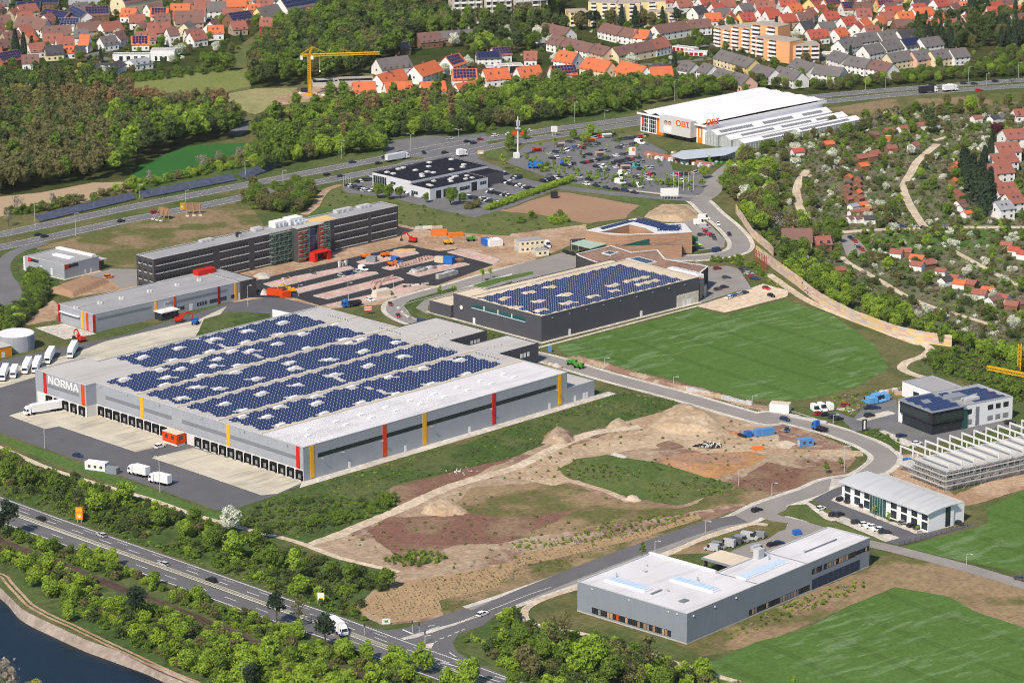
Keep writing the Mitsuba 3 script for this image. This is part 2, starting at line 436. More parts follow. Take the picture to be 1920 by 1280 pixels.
# embankment, excavation land, slope
LOT = Polygon(P('@@ 572,1022 640,990 700,970 850,895 1060,812 1170,738 1290,748 1420,792 1500,800 1590,838 1606,860 1570,893 1420,943 1150,1038 960,1112 830,1160 720,1172 662,1142 742,1074'))
sheet('building_land', 'ground_lot', LOT)
sheet('bare_soil', 'ground_lot_red', P('@13 850,150 1000,40 1500,20 1920,-60 @23 200,-150 620,-100 1100,-150 1300,0 1000,60 300,150 -100,230 @13 1500,250 1250,330 1050,330'))
sheet('bare_soil', 'ground_lot_red', P('@12 1000,1100 1350,1020 1700,880 1920,820 1920,880 1600,1010 1250,1180 1080,1250 1000,1180'))
sheet('bare_soil', 'ground_lot_red', P('@32 0,900 300,960 620,900 560,1010 0,1150 @22 1600,1170 1650,1060'))
sheet('weeds', 'ground_weedy', P('@22 -300,1100 300,1040 720,1160 600,1240 0,1330 -500,1250'))
sheet('weeds', 'ground_weedy', P('@22 700,1180 1250,1260 1660,1090 1920,1130 1920,1180 1300,1290 900,1350 300,1440 0,1480'))
sheet('sand', 'ground_sand', P('@22 60,930 460,780 720,700 700,640 1000,545 1290,480 1500,500 1920,610 @32 120,800 700,820 720,860 200,860 0,830 @22 1500,850 1300,800 1000,800 700,850 520,870 340,960 420,1060 300,1080 0,1010'))
sheet('sand', 'ground_orange', P('@22 1090,880 1300,840 1800,820 1920,860 1800,930 1660,980 1520,1035 1250,960'))
sheet('bare_soil', 'ground_lot_red', P('@22 1095,770 1180,742 1300,790 1200,812 1110,805'))
sheet('bare_soil', 'gravel_cream', P('@32 40,760 130,745 230,770 180,800 80,800'))
sheet('meadow', 'ground_meadow', P('@22 340,960 500,880 720,850 1060,900 1520,1035 1660,1070 1600,1130 1250,1230 900,1170 600,1080 350,1000'))
sheet('slope', 'ground_slope', P('@13 730,740 860,640 1020,530 1600,440 1920,370 @23 100,300 800,180 1400,10 1440,60 1000,220 600,330 0,510 @13 1700,640 1390,770 1000,830 900,780'))
sheet('slope', 'ground_weedy', P('@13 1390,770 1380,660 1800,560 @23 0,420 600,280 1000,180 1440,40 1440,100 900,300 0,640 @13 1500,800'))
sheet('track', 'gravel_cream', line('@@ 578,1018 640,1000 740,958 850,910 960,878 1045,838 1110,812 1200,800', 5))
sheet('track', 'ground_sand', line('@22 330,970 420,1040 700,1120 880,1200', 3))
sheet('embankment', 'ground_bank', P('@@ 415,985 440,962 515,931 575,905 640,895 850,838 1180,732 1196,742 1290,748 1240,772 1130,802 1060,818 960,858 850,884 740,908 690,945 735,955 640,992 570,1020 500,1000'))
# crop fields
sheet('crop_field', 'ground_rough', P('@@ 1030,645 1310,573 1480,540 1600,590 1755,655 1720,680 1690,730 1600,775 1500,780 1420,762 1250,712 1050,672'))
sheet('bare_soil', 'ground_lot', line('@@ 1068,670 1150,690 1280,725 1400,757 1480,778', 6))
sheet('crop_field', 'ground_crop', P('@@ 1040,647 1310,578 1360,592 1470,562 1560,590 1640,645 1668,690 1600,728 1500,752 1400,748 1250,708 1150,686 1060,664'))
sheet('lot', 'gravel_beige', P('@@ 1306,574 1430,532 1480,545 1475,556 1360,586'))
sheet('meadow', 'ground_weedy', P('@33 -1600,1100 -700,980 0,740 320,590 760,420 830,320 1020,280 1500,410 1920,560 2100,640 2100,900 1600,800 950,560 600,720 -100,990 -1250,1250'))
sheet('meadow', 'ground_rough', P('@23 490,560 500,740 1310,1000 1480,1140 1900,1300 2400,1500 1700,1330 850,1000 560,920 300,870 130,820 80,740 200,680'))
sheet('crop_field', 'ground_crop', P('@33 -450,1130 -100,975 300,865 600,705 950,558 1350,630 1550,740 1920,865 2300,1000 2300,1600 200,1600 -650,1250'))
sheet('crop_field', 'ground_crop', P('@33 1010,262 1220,200 1560,120 1660,75 @32 1640,1250 1920,1110 2300,1000 @33 2300,560 1920,455 1400,350'))
sheet('meadow', 'ground_bank', P('@32 1120,100 1260,40 1500,70 2300,150 2300,560 1850,440 1560,310 1240,240 1080,230'))
sheet('building_land', 'ground_dirt', P('@32 960,850 1120,840 1400,1150 2000,900 2300,850 2300,1000 1920,1110 1470,1240 1300,1200 860,960'))
sheet('meadow', 'ground_rough', P('@32 0,450 300,430 720,400 1000,350 1000,480 760,560 480,640 160,560'))
sheet('woodland_floor', 'ground_bank', P('@@ -160,800 0,838 100,874 395,978 570,1030 742,1078 662,1142 700,1176 640,1156 514,1112 348,1050 0,928 -120,890'))
sheet('woodland_floor', 'ground_bank', P('@@ -120,930 0,985 215,1064 437,1146 600,1203 800,1278 920,1330 700,1400 440,1310 340,1266 215,1214 100,1164 40,1120 -110,1040'))
sheet('woodland_floor', 'ground_bank', P('@@ 870,1215 900,1160 985,1130 1010,1170 1100,1190 1240,1240 1400,1290 1500,1330 1000,1340'))
sheet('woodland_floor', 'ground_bank', P('@@ 250,345 470,295 560,250 720,205 1000,185 1190,190 1190,212 960,245 830,266 715,290 480,335 300,372'))

# parking by the office
sheet('car_park', 'asphalt_new', P('@11 -80,850 100,795 1150,555 1225,577 1370,603 1420,598 1540,582 1430,612 1780,706 1350,862 1290,860 1100,845 960,905 480,1012 300,955 -80,950'))
for s in ('50,850 230,805 700,715 740,735 200,870 120,875', '250,898 800,762 900,758 922,775 330,920', '420,940 1000,795 1080,800 1112,820 540,966', '750,686 1050,600 1200,605 1228,622 880,702 800,706',
          '935,730 1300,640 1370,650 1345,672 1010,749', '1122,770 1330,715 1560,690 1608,706 1220,797', '1425,612 1560,588 1830,665 1790,703', '510,1012 960,908 1110,848 1290,862 1100,935 700,1025'):
    q = Polygon(P('@11 ' + s)).buffer(-1).buffer(1)
    put('kerb', M().prism(q, 0, .18), 'kerb', kind='structure')
    put('parking_bay', M().prism(q.buffer(-.5), 0, .195, sides=False), 'paving_pink', kind='structure')

# roads
IND = '@21 900,130 1180,165 1380,215 @21 1500,320 1640,440 1715,540 1690,600 1560,635 1350,655 1000,650 600,690 300,690 0,745 @11 1500,865 1250,930 1085,985 1050,1040 1110,1095 1250,1150 1500,1225 1900,1345 @22 300,140 700,260 1300,420 1900,590 @32 0,555 320,625 560,695 760,775 860,840 880,880 840,935 700,1020 480,1060 300,1135 0,1235 @23 1700,60 1300,190 900,340 500,480 0,655 @13 1650,745'
ip = P(IND)
sheet('pavement', 'concrete_pale', line(ip, 13))
sheet('road', 'asphalt_road', line(ip, 8.6))
sheet('road', 'asphalt_highway', line('@@ 1390,972 1327,985 1211,1025 1085,1072 962,1122 880,1160 820,1185', 8.2))
sheet('pavement', 'concrete_pale', line('@32 560,1030 540,1170 600,1300 @33 150,60 420,150 780,250', 8))
sheet('road', 'asphalt_road', line('@32 120,1230 @33 0,20 250,90 520,170 780,238 1000,290 1500,420 1920,545 2300,650', 6.6))
_hw = P('@@ -200,872 0,944 124,989 348,1068 514,1127 640,1171 760,1216 880,1258 1000,1302 1120,1346')
_h2 = P('@@ -200,898 0,967 124,1011 348,1092 514,1152 640,1195 760,1239 880,1281 1000,1324 1120,1368')
HWY = [smooth_line(_hw), smooth_line(_h2)]
sheet('highway', 'asphalt_highway', unary_union([LineString(HWY[0]).buffer(5.1, cap_style=2), LineString(HWY[1]).buffer(4.6, cap_style=2)]))
sheet('road', 'asphalt_highway', P('@13 800,850 980,885 1130,865 1560,720 1700,760 1800,770 1700,850 1520,910 1475,980 1510,1050 1650,1130 1920,1245 @23 200,1360 0,1400 @13 1500,1200 1000,950'))
sheet('verge', 'concrete_pale', P('@13 1090,945 1470,835 1700,770 1480,850 1200,940 1110,955'))
sheet('verge', 'concrete_pale', P('@13 1230,1000 1330,975 1315,1020 1290,1020'))
T1 = [smooth_line(P('@@ -200,478 0,440 125,414 250,388 480,343 600,320 720,297 830,274 960,254 1080,237 1200,221 1350,203 1500,184 1690,167 1815,158 1920,150 2100,137'))]
T2 = [smooth_line(P('@@ -200,505 0,464 75,449 225,416 325,397 480,365 600,341 740,314 850,292 960,268 1080,249 1200,231 1350,212 1520,194 1690,177 1815,168 1920,161 2100,148'))]
for t in (T1[0], T2[0]): sheet('highway', 'asphalt_old', LineString(t).buffer(5.3, cap_style=2))
sheet('highway', 'asphalt_old', P('@10 970,1060 1100,1045 1300,1015 1450,1030 1720,1000 1750,1120 1660,1190 1780,1240 1600,1240 1250,1180 1000,1180 960,1130'))
sheet('verge', 'ground_meadow', P('@10 1700,1150 1760,1120 1850,1110 1900,1160 1840,1190 1720,1180'))
sheet('slip_road', 'asphalt_old', line('@01 330,540 180,585 70,640 25,710 40,790 90,860 110,930 90,1010', 6.5))
sheet('slip_road', 'asphalt_old', line('@01 -60,780 0,850 30,930 20,1010', 6.5))
sheet('road', 'asphalt_old', line('@00 1750,1010 1830,960 1900,930 @10 60,930 110,880', 9))
# store car park, dealer, roads there
sheet('car_park', 'asphalt_old', P('@@ 950,305 985,272 1100,258 1205,262 1250,285 1262,320 1335,328 1345,345 1322,368 1200,358 1050,342'))
sheet('car_park', 'asphalt_old', P('@@ 640,352 705,330 760,300 885,298 935,312 985,345 1060,345 1058,348 960,388 890,408 800,388 720,368 650,362'))
sheet('road', 'asphalt_old', line('@@ 860,292 895,306 930,322 985,340 1040,350 1130,361 1230,370 1320,376', 8))
sheet('road', 'asphalt_road', line('@@ 1310,378 1335,360 1340,340 1358,322 1380,305', 9))
sheet('forecourt', 'asphalt_road', P('@21 1250,395 1410,360 1500,420 1600,520 1590,575 1400,600 1350,560 1330,470'))
sheet('forecourt', 'asphalt_road', P('@21 1330,650 1400,690 1480,720 1620,715 1700,735 1800,890 1700,900 1400,1000 1340,1000 1440,900 1420,730'))
sheet('forecourt', 'asphalt_road', P('@21 0,715 400,610 560,650 600,690 300,780 0,860'))
sheet('forecourt', 'asphalt_road', P('@11 1110,1010 1280,960 1500,890 @21 60,800 @11 1500,1000 1290,1010 1290,1080 1200,1060'))
sheet('verge', 'ground_bank', P('@11 1110,1010 1160,970 1500,870 1510,900 1260,970 1200,1030 1290,1080 1500,1120 1900,1240 @22 150,80 @11 1850,1320 1450,1200 1160,1090'))
sheet('lawn', 'ground_lawn', P('@11 1625,860 1750,820 1920,785 @21 150,755 160,775 0,815 @11 1680,880'))
sheet('yard', 'asphalt_old', P('@32 490,520 640,575 780,430 960,435 990,600 1240,700 1700,600 1920,620 1930,660 1700,650 1160,790 1090,770 870,690 640,670'))
sheet('verge', 'concrete_pale', P('@32 500,505 600,490 660,515 600,530')); sheet('verge', 'concrete_pale', P('@32 655,585 800,540 900,520 960,540 720,600'))
sheet('verge', 'concrete_pale', P('@32 800,680 870,665 1080,750 1110,790 1050,795'))
sheet('verge', 'ground_bank', P('@32 650,675 850,645 830,670 1000,770 1110,810 960,820 900,760'))
sheet('forecourt', 'asphalt_yard', P('@32 330,1185 480,1110 620,1060 640,1110 480,1180 700,1280 @33 980,110 1200,150 1530,90 1560,100 1000,250 880,225 985,190 560,30'))
sheet('verge', 'concrete_pale', P('@32 200,1215 290,1195 @33 480,30 600,50 985,190 880,222'))
sheet('verge', 'concrete_pale', P('@32 475,1190 600,1150 640,1200 @33 900,60 1200,150 1100,160'))
sheet('verge', 'ground_meadow', P('@32 150,1230 290,1220 @33 420,50 860,215 780,215 400,100 120,20'))
sheet('forecourt', 'asphalt_road', P('@23 1540,340 1760,240 1920,200 @33 160,90 300,95 400,130 200,220 0,290 @23 1900,330 1700,360'))
sheet('verge', 'ground_weedy', P('@23 1180,320 1500,190 1800,100 @33 0,60 150,80 130,130 0,170 @23 1800,190 1500,310 1350,310'))
sheet('path', 'gravel_cream', line('@23 1130,330 1500,170 1790,90 1920,95', 2.8))
# paths
sheet('path', 'gravel_cream', line('@31 0,775 60,815 150,880 350,1000 700,1140 1100,1290 @32 1120,0 1200,40 1210,70 1150,115 1050,150 1005,195 1060,235 1180,275', 4.0))
sheet('path', 'gravel_cream', line('@31 300,-5 245,60 215,140 222,210 250,300 330,420', 4.2))
sheet('path', 'gravel_cream', line('@31 1170,420 1120,350 1050,230 1018,120 1080,0 @30 1130,1200 1270,1080', 4.2)); sheet('path', 'gravel_cream', line('@30 1250,1055 1400,1010', 3.5))
sheet('path', 'gravel_cream', line('@31 480,468 600,458 900,440 1300,430 1500,425 2000,425', 5))
sheet('path', 'gravel_cream', line('@31 550,645 600,690 800,800 1000,920 1200,1010 1430,1080 1660,1150', 3))
sheet('path', 'gravel_cream', line('@31 1380,595 1500,660 1700,770 1920,880', 3))
sheet('car_park', 'asphalt_road', P('@31 550,480 625,478 700,540 745,602 700,637 590,642 560,560'))
sheet('path', 'gravel_cream', line('@23 500,565 300,625 150,690 90,750 130,825 300,868 560,918 800,990 1200,1120 1600,1245 1850,1310', 2.6))
sheet('path', 'gravel_cream', line('@@ -120,790 27,850 84,875 151,897 218,917 286,937 353,961 420,980 487,998 555,1015 640,1046 748,1072', 2.6))
_tp = P('@03 -300,380 0,470 60,520 150,620 220,690 300,740 420,800 560,860 760,960 1000,1070 1250,1190 1500,1290 1700,1370')
for d in (-.9, .9): sheet('path', 'ground_dirt', LineString(off(smooth_line(_tp), d)).buffer(.5, cap_style=2))
_rp = smooth_line(P('@03 -300,120 0,215 175,290 350,350 500,410 640,470 720,500 900,570 1240,700 1560,830 1760,910 1920,985 @13 180,1040 360,1100 600,1165 900,1260 1200,1370'))
sheet('railway_bed', 'rail_gravel', LineString(_rp).buffer(2.2, cap_style=2))
# ---------------------------------------------------------------- building helpers
def membrane(a, v=.10):
    def fn(p, n, uv):
        t = fbm(p.x / 11, p.y / 11, 0, 4)
        s = fbm((p.x + p.y) / 30, (p.y - p.x) / 3, 2, 3)
        return mi.Color3f(a) * (1 - v + 2 * v * t) * (1 - .10 * smoothstep(.55, .75, s))
    return fn


def cladding(a, pitch=1.1):
    """Ribbed sheet metal: each panel a shade apart, thin joints."""
    def fn(p, n, uv):
        u = (p.x * n.y - p.y * n.x) / pitch
        c = mi.Color3f(a) * (.965 + .07 * cell_rand(dr.floor(u), dr.floor(p.z / 3.2)))
        j = dr.abs(u - dr.round(u))
        return c * (.90 + .10 * smoothstep(.01, .05, j)) * (.97 + .06 * fbm(p.x / 6, p.y / 6, p.z / 3, 3))
    return fn


tex('roof_white', membrane((.66, .66, .68))); tex('roof_grey', membrane((.36, .365, .375))); tex('roof_light', membrane((.50, .49, .47)))
tex('roof_beige', membrane((.66, .57, .44), .12)); tex('roof_black', membrane((.022, .024, .036), .2)); tex('roof_gravel', blotch((.30, .195, .145), (.235, .15, .115), (.36, .25, .2), 9, 2))
tex('clad_light', cladding((.335, .36, .405))); tex('clad_dark', cladding((.085, .088, .105))); tex('clad_mid', cladding((.30, .325, .36)))
tex('clad_brown', cladding((.075, .072, .078), 2.2)); tex('clad_slate', cladding((.235, .27, .315)))


def boards(p, n, uv):
    k = dr.floor(p.z / .34)
    g = fbm((p.x - p.y) / 3.5, p.z * 4, 0, 3)
    return mix((.34, .205, .135), (.43, .275, .19), g) * (.84 + .3 * cell_rand(k, dr.floor((p.x + p.y * .4) / 4 + k * 3.7)))


tex('timber_boards', boards)
flat('render_white', (.80, .81, .83)); flat('render_cream', (.78, .70, .52)); flat('cream_roof_edge', (.62, .56, .46))
flat('solar', (.012, .020, .082), .25, specular=.55); flat('solar_frame', (.30, .33, .40)); flat('skylight_dome', (.80, .80, .90), .3)
flat('louvre', (.20, .215, .245)); flat('dock_black', (.016, .017, .02)); flat('dock_door', (.22, .23, .25)); flat('plinth', (.66, .66, .65))
flat('glass_green', (.02, .085, .08), .12, specular=.6); flat('sign_green', (.02, .16, .05)); flat('glass_blue', (.50, .62, .78), .2, specular=.5)
flat('scaffold', (.20, .30, .24)); flat('galva', (.50, .51, .52))

_cube = trimesh.Trimesh(*[np.array(x) for x in (W0 and [[x, y, z] for z in (0., 1.) for x, y in ((0, 0), (1, 0), (1, 1), (0, 1))], [[0, 2, 1], [0, 3, 2], [4, 5, 6], [4, 6, 7], [0, 1, 5], [0, 5, 4], [1, 2, 6], [1, 6, 5], [2, 3, 7], [2, 7, 6], [3, 0, 4], [3, 4, 7]])], process=False)
UB = mikit.ply(_cube)


def bx(parent, name, mat, fr, u0, u1, v0, v1, z0, z1, **k):
    """A block in the frame as one part."""
    tw = fr.tw(0) @ T().translate([float(u0), float(v0), float(z0)]).scale([float(u1 - u0), float(v1 - v0), float(z1 - z0)])
    return put(name, UB, mat, parent, tw=tw, **k)


def face(parent, name, mat, fr, f, pos, a0, a1, z0, z1, t=.08, back=.02, **k):
    """A block proud of one wall: f is 'u-', 'u+', 'v-' or 'v+', pos the wall's place, a the run along it."""
    if f[1] == '-': lo, hi = pos - t, pos + back
    else: lo, hi = pos - back, pos + t
    a0, a1 = min(a0, a1), max(a0, a1)
    return bx(parent, name, mat, fr, *((lo, hi, a0, a1) if f[0] == 'u' else (a0, a1, lo, hi)), z0, z1, **k)


def along(fr, f, pos, x, z=0.0):
    """Where along a wall a photograph column x falls."""
    lo, hi = -300.0, 300.0
    q = lambda a: PX(*(fr.P(pos, a, z) if f[0] == 'u' else fr.P(a, pos, z)))[0]
    s = 1 if q(50) > q(0) else -1
    for _ in range(45):
        m = (lo + hi) / 2
        if (q(m) - x) * s < 0: lo = m
        else: hi = m
    return lo


def shell(key, fr, u0, u1, v0, v1, h, wall, roof, par=.35, w=.3, z0=0.0, cap=None):
    pg = lambda d: Polygon([fr.p(u0 + d, v0 + d), fr.p(u1 - d, v0 + d), fr.p(u1 - d, v1 - d), fr.p(u0 + d, v1 - d)])
    return polyshell(key, pg(0), h, wall, roof, par, w, z0, cap)


def polyshell(key, pg, h, wall, roof, par=.35, w=.3, z0=0.0, cap=None):
    BLOCK.append(pg.buffer(1.2)); k = put('wall', M().prism(pg.difference(pg.buffer(-w, join_style=2)), z0, h), wall, key)
    put('roof', M().prism(pg.buffer(-w + .01, join_style=2), 0, h - par, sides=False), roof, key)
    if cap:
        put('roof_edge', M().prism(pg.buffer(.06, join_style=2).difference(pg.buffer(-w - .05, join_style=2)), h - .12, h + .03), cap, key)
    return k


def words(parent, name, txt, mat, o, xd, yd, h, width=None, t=.12, bold=True, **k):
    m = meshkit.text_mesh(txt, h, t, bold)
    v = np.array(m.vertices)
    if width: v[:, 0] *= width / np.ptp(v[:, 0])
    xd, yd = np.asarray(xd, float), np.asarray(yd, float)
    m.vertices = np.asarray(o) + v[:, :1] * xd + v[:, 1:2] * yd + v[:, 2:] * np.cross(xd, yd)
    return put(name, m, mat, parent, **k)


ZUP = np.array([0, 0, 1.0])


def v3(a): return np.array([a[0], a[1], 0.0])


def panels(m, fr, u0, u1, v0, v1, z, holes, pu=1.72, pv=1.55, lu=1.62, lv=1.18, tilt=.22, diag=False):
    """Tilted solar modules on a grid, leaving out the holes (u, v, half u, half v); diag sets the rows east-west over a skewed roof."""
    if diag:
        c = np.array([fr.p(u, v) for u, v in ((u0, v0), (u1, v0), (u1, v1), (u0, v1))]); g, sp = W0, (*c.min(0), *c.max(0))
    else: g, sp = fr, (u0, v0, u1, v1)
    for j in range(int((sp[3] - sp[1]) / pv)):
        for i in range(int((sp[2] - sp[0]) / pu)):
            a, b = sp[0] + i * pu + (pu / 2 if j % 2 else 0), sp[1] + j * pv
            q = [(a, b), (a + lu, b), (a + lu, b + lv), (a, b + lv)]
            w = [fr.inv(g.p(*t)) for t in q] if diag else q
            e = .7 if diag else 0
            if min(t[0] for t in w) < u0 - e or max(t[0] for t in w) > u1 + e or min(t[1] for t in w) < v0 - e or max(t[1] for t in w) > v1 + e: continue
            cu, cv = sum(t[0] for t in w) / 4, sum(t[1] for t in w) / 4
            if any(abs(cu - hu) < su + lu * .12 and abs(cv - hv) < sv + lv * .12 for hu, hv, su, sv in holes): continue
            q = [g.P(*t, z + (tilt if k > 1 else 0)) for k, t in enumerate(q)]
            d = [x - [0, 0, .06] for x in q]
            m.add(q + d, [[0, 1, 2], [0, 2, 3], [0, 4, 5], [0, 5, 1], [1, 5, 6], [1, 6, 2], [2, 6, 7], [2, 7, 3], [3, 7, 4], [3, 4, 0]])
    return m


# ---------------------------------------------------------------- the big warehouse
def warehouse():
    K = thing('warehouse', 'huge light grey warehouse with dark blue solar roof, loading docks and NORMA lettering', 'warehouse')
    fr, _ = two(G(569.6, 902.3), G(1064.9, 756.2)); U, V, h = 136.6, 143.5, 12.8
    foot = unary_union([Polygon([fr.p(*q) for q in ((0, 0), (U, 0), (U, V), (0, V))]), Polygon([fr.p(*q) for q in ((-5, 119.2), (20, 119.2), (20, 151), (-5, 151))])])
    put('wall', M().prism(foot.difference(foot.buffer(-.3, join_style=2)), 0, h), 'clad_light', K)
    hb = Polygon([fr.p(*q) for q in ((-4.7, 119.5), (26, 119.5), (26, 143.2), (19.7, 143.2), (19.7, 150.7), (-4.7, 150.7))])
    BLOCK.append(foot.buffer(2)); whole = foot.buffer(-.29, join_style=2)
    front = Polygon([fr.p(*q) for q in ((.3, .3), (U - .3, .3), (U - .3, 24), (.3, 24))])
    put('roof', M().prism(front, 0, h - .3, sides=False), 'roof_white', K, label='bare white roof strip along the right-hand wall')
    put('roof', M().prism(whole.difference(front).difference(hb), 0, h - .3, sides=False), 'roof_light', K)
    put('roof', M().prism(hb, 0, h - .304, sides=False), 'roof_light', K, label='bare grey roof over the projecting corner block')
    put('roof_edge', M().prism(foot.buffer(.08, join_style=2).difference(foot.buffer(-.45, join_style=2)), h - .15, h + .04), 'galva', K)
    # gutters between the bays, each a raised beam
    for v in (24, 48, 72, 96, 120):
        bx(K, 'roof_beam', 'cream_roof_edge', fr, .5 if v < 120 else 26, U - 1, v - .55, v + .55, h - .3, h + .18)
    # skylights in the photograph's places
    z = {'2': (300, 720), '3': (600, 660), '5': (200, 540), '6': (480, 520)}
    S = {'2': '250,150 410,30 650,45 715,215 1130,100 1490,140 935,285 915,355 1190,360 1315,250 1740,210 1730,130 1350,450 1830,320 1530,5',
         '3': '100,80 920,45 535,145 155,245 340,385 1145,175 765,275 850,460 460,560 70,670 1240,350 1640,240 1560,80',
         '5': '400,765 805,665 1150,705 1205,565 745,800 590,905 985,805 1235,790 825,895 1195,865 1455,860 670,995 640,1075 1050,970 185,1015 1420,935 1390,700 1610,695 1570,475 1545,605 1005,1105 1250,1115 850,1220 1665,1005 1735,1170',
         '6': '290,500 265,630 510,625 220,740 565,785 975,690 1040,730 1165,690 890,520 1555,720 1190,820 810,915 390,945 1250,975 400,1015 870,1080 1640,880 480,1185 1080,1225'}
    holes = []
    for k, s in S.items():
        for w in s.split():
            x, y = map(float, w.split(','))
            a = fr.inv(G(z[k][0] + x / 5.953, z[k][1] + y / 5.953, h))
            if all(abs(a[0] - q[0]) + abs(a[1] - q[1]) > 4 for q in holes): holes.append((a[0], a[1], 2.7, 2.0))
    for u, v, _, _ in holes:
        c = bx(K, 'skylight', 'plinth', fr, u - 1.7, u + 1.7, v - .8, v + .8, h - .3, h + .12)
        bx(c, 'dome', 'skylight_dome', fr, u - 1.5, u + 1.5, v - .62, v + .62, h + .12, h + .3)
    holes += [(68.6, v, .45, 12) for v in range(24, 150, 24)] + [(100, 46, 3, 3)]
    for j, v in enumerate((24, 48, 72, 96, 120)):
        v1 = v + 23 if v < 120 else 142.4
        for u0, u1 in ((3.6 if v < 120 else 27, 68.4), (68.8, (127.5, 127.5, 124.5, 121, 122)[j])):
            m = panels(M(), fr, u0, u1, v + 1.2, v1 - .2, h - .22, holes, 2.35, 2.0, 2.08, 1.52, .14, True)
            put('solar_field', m, 'solar', K, kind='stuff')
    # ventilator rows near the far edge
    for u, v in [(129 + .0 * i, 130 - i * 1.5) for i in range(9)] + [(130, 100 - i * 1.5) for i in range(9)] + [(127.5, 62 - i * 1.6) for i in range(7)] + [(131, 45 - i * 1.7) for i in range(8)]:
        put('ventilator', M().cyl(fr.P(u, v, h - .3), fr.P(u, v, h + .5), .28, n=6).cyl(fr.P(u, v, h + .5), fr.P(u, v, h + .8), .45, n=6), 'galva', K)
    for x, y in ((1650, 500), (1650, 570)):
        u, v = fr.inv(G(300 + x / 5.953, 720 + y / 5.953, h)); c = bx(K, 'skylight', 'plinth', fr, u - 1.2, u + 1.2, v - .8, v + .8, h - .3, h + .1); bx(c, 'dome', 'skylight_dome', fr, u - 1, u + 1, v - .6, v + .6, h + .1, h + .28)
    for i in range(8):
        for v in (10, 15.6):
            u = 30 + i * 12.5
            c = bx(K, 'skylight', 'plinth', fr, u - 1.2, u + 1.2, v - .8, v + .8, h - .3, h + .1); bx(c, 'dome', 'skylight_dome', fr, u - 1, u + 1, v - .6, v + .6, h + .1, h + .28)
    # dock side
    al = lambda x, z=0.: along(fr, 'u-', 0, x, z)
    face(K, 'plinth', 'plinth', fr, 'u-', 0, .05, 119.2, 0, 4.3, .12)
    face(K, 'plinth', 'plinth', fr, 'u-', -5, 119.0, 150, 0, 4.3, .12)
    face(K, 'plinth', 'plinth', fr, 'v-', 119.2, -5.1, -.13, 0, 4.3, .10)

    def dock(pos, v):
        d = put('loading_dock', M().box(fr, pos - .85, pos - .1, v - 1.65, v - 1.2, .35, 3.9, True).box(fr, pos - .85, pos - .1, v + 1.2, v + 1.65, .35, 3.9, True).box(fr, pos - .85, pos - .1, v - 1.2, v + 1.2, 3.05, 3.9, True).box(fr, pos - .3, pos - .1, v - 1.2, v + 1.2, .35, 3.05, True), 'dock_black', K)
        bx(d, 'door', 'dock_door', fr, pos - .36, pos - .302, v - .75, v + .75, .9, 2.5)
        bx(d, 'bumper', 'kerb', fr, pos - .9, pos - .14, v - 1.3, v + 1.3, 0, .33)
    for i in range(13): dock(0, 1.9 + i * 4.71)
    for v in [78.4 - 4.72 + i * 4.72 for i in range(10)]: dock(0, v)
    for i in range(5): dock(-5, 121.6 + i * 5.15)
    for x0, x1 in ((198, 262), (270, 322), (341, 425), (432, 555)): face(K, 'window_band', 'louvre', fr, 'u-', 0, al(x0, 8), al(x1, 8), 7.4, 8.9, .05)
    face(K, 'window_band', 'louvre', fr, 'u-', -5, 123.5, 144.5, 7.2, 8.6, .05)
    for x, m in ((266.5, 'yellow'), (428.5, 'yellow'), (559, 'red')): v = al(x, 8); face(K, 'colour_strip', m, fr, 'u-', 0, v - .95, v + .95, 4.4, h - .2, .16, label=f'{m} vertical strip on the dock wall')
    for v, m in ((144.8, 'red'), (121.0, 'orange_red')): face(K, 'colour_strip', m, fr, 'u-', -5, v - 1.0, v + 1.0, 4.4, h - .2, .16)
    words(K, 'lettering', 'NORMA', 'white', fr.P(-5.12, 142.9, h - 3.75), -v3(fr.v), ZUP, 2.9, 19.0)
    # right-hand side
    be = lambda x, z=8.: along(fr, 'v-', 0, x, z)
    for x0, x1 in ((596, 717), (725, 792), (800, 922), (930, 1043)): face(K, 'window_band', 'glass_dark', fr, 'v-', 0, be(x0), be(x1), 7.4, 9.0, .05)
    for x, m in ((585, 'yellow'), (721, 'orange_red'), (796, 'yellow'), (926, 'red'), (1049.5, 'yellow')): u = be(x); face(K, 'colour_strip', m, fr, 'v-', 0, u - .95, u + .95, .5, h - .2, .16)
    for x in (655, 760, 880, 1030): face(K, 'door', 'white', fr, 'v-', 0, be(x, 1) - .6, be(x, 1) + .6, .1, 2.4, .06)
    for x in (600, 640, 713, 805, 917, 1040):
        u = be(x, 7.2); put('wall_lamp', M().bar(fr.P(u, -.05, 6.9), fr.P(u, -1.2, 7.2), .09).box(fr, u - .3, u + .3, -1.6, -1.1, 7.1, 7.3, True), 'galva', K)
    for x in (190, 240, 300, 380, 460, 540): v = al(x, 10.5); put('wall_lamp', M().bar(fr.P(-.05, v, 12), fr.P(-.9, v, 12.4), .08).box(fr, -1.2, -.8, v - .25, v + .25, 12.3, 12.5, True), 'galva', K)
    sheet('pavement', 'concrete_pale', [fr.p(*q) for q in ((-6, -4.5), (160, -4.5), (160, 0), (-1, 0))])
    # annexes
    A = Fr(fr.o, fr.a)
    k = put('annex_wall', M().prism(Polygon([fr.p(*q) for q in ((U, 0), (152, 0), (152, 22), (U, 22))]).difference(Polygon([fr.p(*q) for q in ((U, .3), (151.7, .3), (151.7, 22), (U, 22))])), 0, 6.2), 'clad_light', K)
    bx(K, 'annex_roof', 'roof_light', A, U + .01, 151.7, .3, 22, 5.5, 5.8)
    for u in (141, 146, 147.6): face(k, 'door', 'white', A, 'v-', 0, u - .6, u + .6, .1, 2.4, .06)
